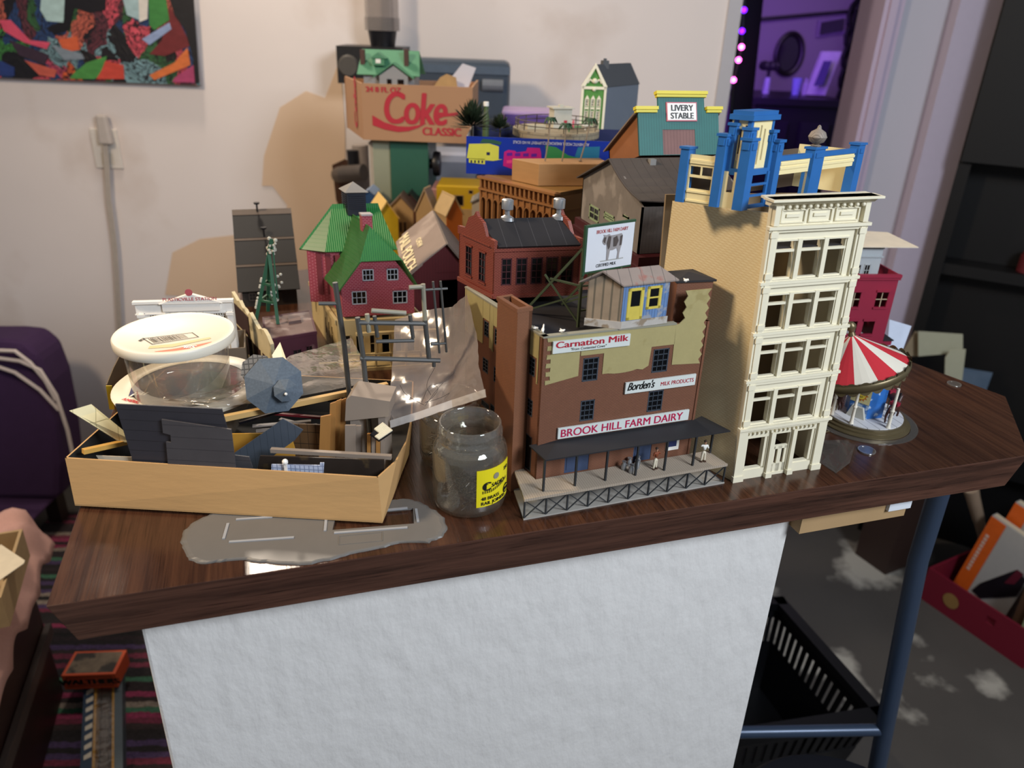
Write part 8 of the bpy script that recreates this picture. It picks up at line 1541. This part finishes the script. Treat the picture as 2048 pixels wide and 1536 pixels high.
wd = wq[1]-wq[0]; wa = math.degrees(math.atan2(wd.y, wd.x)); ww = wd.length; wdp = dist(wq[1], wq[2]); wo = V((wq[0].x, wq[0].y, .0585)); wb = thing('orange_kit_box', 'orange box with black capitals lying on the long train box', 'box', wo, wa); hk = .042
ORB = mat('kit_orange', 'c2502c', .5, var=.05); b = B(); b.box(0, ww, 0, wdp, 0, hk); b.build('box_body', ORB, wb, bevel=.001); b = B(); b.box(ww*.06, ww*.94, wdp*.08, wdp*.92, hk, hk+.0006); b.build('lid_picture', mat('lid_photo', '6d6050', .5, var=.7, sc=45, stain='2b2622', ssc=22, sth=.5), wb)
text('lettering', 'WALTHERS', hk*.5, INK, wb, tr(ww*.5, -.0008, hk*.34), off=.05, sx=1.2, align='CENTER')
b = B()
for x0_, x1_, z0_, z1_ in ((.08, .92, .2, .23), (.08, .92, .82, .85), (.08, .09, .2, .85), (.91, .92, .2, .85)): b.box(ww*x0_, ww*x1_, -.0006, 0, hk*z0_, hk*z1_)
b.build('printed_border', INK, wb)
# ================= beyond the doorway
Mf = wfr(1560, 100, D2-.03); 
def fz(px, py, d=D2-.03): return zat(px, py, d)
mi_ = thing('oval_mirror', 'oval mirror in a thick dark frame on the far purple-lit wall', 'mirror', W(1578, 108, D2-.02)); im = Matrix.Translation(-mi_.location); cx_, cz_ = W(1578, 108, D2-.02), 0
rx_ = (W(1608, 108, D2)-W(1548, 108, D2)).length/2; rz_ = (W(1578, 62, D2)-W(1578, 153, D2)).length/2
b = B(); Mm = Matrix(((rdir.x, fdir.x, 0, 0), (rdir.y, fdir.y, 0, 0), (0, 0, 1, 0), (0, 0, 0, 1))) @ rot(0); b.M = Mm; b.tube([(rx_*.85*cos(a), 0, rz_*.87*sin(a)) for a in [2*pi*k/32 for k in range(33)]], rx_*.17, 8); b.build('frame', mat('mirror_frame', '191216', .4), mi_, smooth=True); b = B(); b.M = Mm; b.f([(rx_*.8*cos(2*pi*k/32), .01, rz_*.8*sin(2*pi*k/32)) for k in range(32)]); b.build('glass', mat('mirror_glass', '4a3d52', .1, m=.6), mi_)
def flat(nm, lab, cat, pts, d, m, t=.02): q = [W(*p, d) for p in pts]; k = thing(nm, lab, cat, q[0]); b = B(); b.slab([p-q[0] for p in q], t); b.build('panel', m, k); return k
k = flat('framed_picture', 'small framed dark picture at the top right of the far wall', 'picture', [(1633, 75), (1690, 66), (1694, 30), (1637, 40)], D2-.02, mat('pale_frame', '9a86a8', .5)); q = [W(*p, D2-.045)-k.location for p in [(1639, 70), (1685, 62), (1688, 37), (1643, 45)]]; b = B(); b.slab(q, .004); b.build('print', mat('dark_print', '3b3044', .5, var=.4, sc=8), k)
flat('picture_rail_garland', 'dark horizontal rail across the top of the far wall', 'rail', [(1490, 46), (1745, 22), (1745, 16), (1490, 38)], D2-.03, mat('dark_rail', '1a1020', .5))
iron = thing('iron_wall_bracket', 'tall dark scrolled iron bracket on the far wall beside the doorway casing', 'bracket', W(1715, 120, D2-.04)); ii = Matrix.Translation(-iron.location)
b = B(); b.tube([ii @ W(1728, -20, D2-.05), ii @ W(1700, 222, D2-.05)], .02, 8); b.tube([ii @ W(1712, 20, D2-.05), ii @ W(1690, 220, D2-.05)], .012, 8)
for k in range(5): 
    c_ = ii @ W(1722-k*6, 30+k*42, D2-.05); b.tube([c_+rdir*(.06*cos(a))+V((0, 0, .08*sin(a))) for a in [2*pi*j/14 for j in range(15)]], .012, 6)
b.build('scrollwork', mat('iron_dark', '140f16', .5), iron)
dr = thing('black_dresser', 'black chest of drawers in the far room', 'dresser', V((W(1510, 200, 3.9).x, W(1510, 200, 3.9).y, 0))); Md = wfr(1512, 200, 3.75); Ld = Matrix.Translation(-dr.location) @ Md; dzt = zat(1590, 197, 3.75); dw = onf(1680, 200, Md).x
BLD = mat('dresser_black', '17121c', .4); b = B(); b.M = Ld; b.box(0, dw, 0, .42, 0, dzt-.03); b.build('body', BLD, dr); b = B(); b.M = Ld; b.box(-.02, dw+.02, -.02, .44, dzt-.03, dzt); b.build('top', BLD, dr)
for k in range(4): 
    for s_ in (0, 1): b = B(); b.M = Ld; z0_ = .12+k*(dzt-.2)/4; b.box(.03+s_*(dw/2), dw/2-.015+s_*(dw/2)-.015, -.015, -.0005, z0_, z0_+(dzt-.2)/4-.02); dd_ = b.build('drawer', mat('dresser_drawer', '1f1926', .35), dr); b = B(); b.M = Ld; b.ball((dw*.25+s_*dw/2, -.025, z0_+.09), .014, 8); b.build('knob', mat('knob_dim', '4a4350', .4), dd_)
# things on the dresser
def onD(px, py): p = W(px, py, 3.95); return V((p.x, p.y, dzt+.001))
q = onD(1530, 190); k = thing('white_candle', 'white candle with a dark flower on the far dresser left end', 'candle', q); zt_ = zat(1535, 155, 3.95)-dzt; b = B(); b.lathe([(.0001, 0), (.017, 0), (.015, zt_*.8), (.013, zt_), (.0001, zt_)], 16); b.build('wax', mat('candle_white', 'a7a2c4', .5), k); b = B()
for j in range(7): a = 2*pi*j/7; b.ball((.03*cos(a), .03*sin(a), zt_+.05), .022, 8)
b.tube([(0, 0, zt_), (0, 0, zt_+.06)], .008, 6); b.build('dark_flower', mat('flower_dark', '1c1420', .6), k)
q = onD(1590, 190); k = thing('blue_glass_cup', 'pale blue glass cup on the middle of the far dresser', 'cup', q); b = B(); b.lathe([(.0001, 0), (.018, 0), (.024, .075), (.021, .075), (.016, .008), (.0001, .008)], 16); b.build('cup', mat('pale_blue_glass', '8f93d8', .2), k); q = onD(1608, 190); k = thing('white_bottle', 'small white bottle beside the blue cup on the far dresser', 'bottle', q); b = B(); b.lathe([(.0001, 0), (.014, 0), (.014, .05), (.007, .06), (.007, .075), (.0001, .075)], 14); b.build('bottle', mat('bottle_pale', 'a49ab8', .4), k)
k = flat('white_frame_sign', 'tall white framed picture leaning on the far dresser', 'picture frame', [(1612, 189), (1650, 191), (1684, 103), (1646, 103)], 3.85, mat('pale_lilac_frame', 'b9acc8', .5), .03); q = [W(*p, 3.81)-k.location for p in [(1628, 172), (1646, 170), (1664, 122), (1648, 122)]]; b = B(); b.slab(q, .006); b.build('print', mat('frame_print', '4d3f78', .5, var=.3, sc=8), k)
k = flat('dark_curtain', 'dark curtain strip with string lights just inside the doorway', 'curtain', [(1455, 330), (1492, 330), (1530, -30), (1478, -30)], 3.0, mat('curtain_dark', '120c24', .8), .02)
sl3 = thing('string_lights', 'string of glowing purple-pink fairy lights hanging inside the doorway', 'string lights', W(1484, 90, 2.9)); il = Matrix.Translation(-sl3.location)
b = B(); b.tube([il @ W(x, y, 2.95) for x, y in ((1490, -20), (1486, 40), (1483, 94), (1477, 120), (1467, 160), (1462, 220))], .006, 6); b.build('wire', BLK, sl3)
BUL = mat('bulb_glow', 'ff5cd0', .4, var=0, emit=9)
for x, y in ((1488, 20), (1484, 62), (1483, 94), (1477, 120), (1467, 160)): b = B(); c_ = il @ W(x, y, 2.9); b.ball(tuple(c_), .0095, 10); b.build('bulb', BUL if y > 70 else mat('bulb_violet', '6a18ff', .4, var=0, emit=6), sl3)
# ================= camera, lights
cam = bpy.data.cameras.new('camera'); co = bpy.data.objects.new('camera', cam); COL.objects.link(co)
co.matrix_world = Matrix(((RT.x, UP.x, -FW.x, 0), (RT.y, UP.y, -FW.y, 0), (RT.z, UP.z, -FW.z, CAMH), (0, 0, 0, 1)))
cam.sensor_width = 36; cam.lens = 36*F/2048; cam.clip_start = .02
cam.dof.use_dof = True; cam.dof.focus_distance = .74; cam.dof.aperture_fstop = 6.0
bpy.context.scene.camera = co
def area(name, loc, tgt, size, power, col, spread=180):
    l = bpy.data.lights.new(name, 'AREA'); l.energy = power; l.color = col; l.size = size; l.spread = radians(spread)
    o = bpy.data.objects.new(name, l); COL.objects.link(o); o.location = loc
    o.rotation_euler = (V(tgt)-V(loc)).to_track_quat('-Z', 'Y').to_euler(); return o
area('warm_lamp', (-.95, .75, 2.25), (.15, .8, 1.06), .22, 22, (1, .78, .54))
area('ceiling_lamp', (-.148, 2.08, 2.29), (.1, .7, .9), .14, 14, (1, .86, .7))
area('cool_lamp', (.95, -.85, 2.2), (.3, .7, .9), .6, 40, (.84, .91, 1))
area('string_glow', tuple(W(1500, 100, 3.3)), tuple(W(1640, 200, 4.3)), .3, 5, (.35, .12, 1))
area('far_room_lamp', tuple(W(1650, -120, 3.4)), tuple(W(1640, 400, 4.3)), .3, 2.2, (.75, .5, 1))
w = bpy.data.worlds.new('world'); bpy.context.scene.world = w; w.use_nodes = True
w.node_tree.nodes['Background'].inputs[0].default_value = (.85, .9, 1, 1); w.node_tree.nodes['Background'].inputs[1].default_value = .17
sc_ = bpy.context.scene; sc_.view_settings.view_transform = 'Standard'; sc_.view_settings.look = 'None'
sc_.cycles.max_bounces = 8; sc_.cycles.transparent_max_bounces = 24; sc_.cycles.transmission_bounces = 8; sc_.cycles.use_denoising = True
sc_.cycles.sample_clamp_indirect = 4
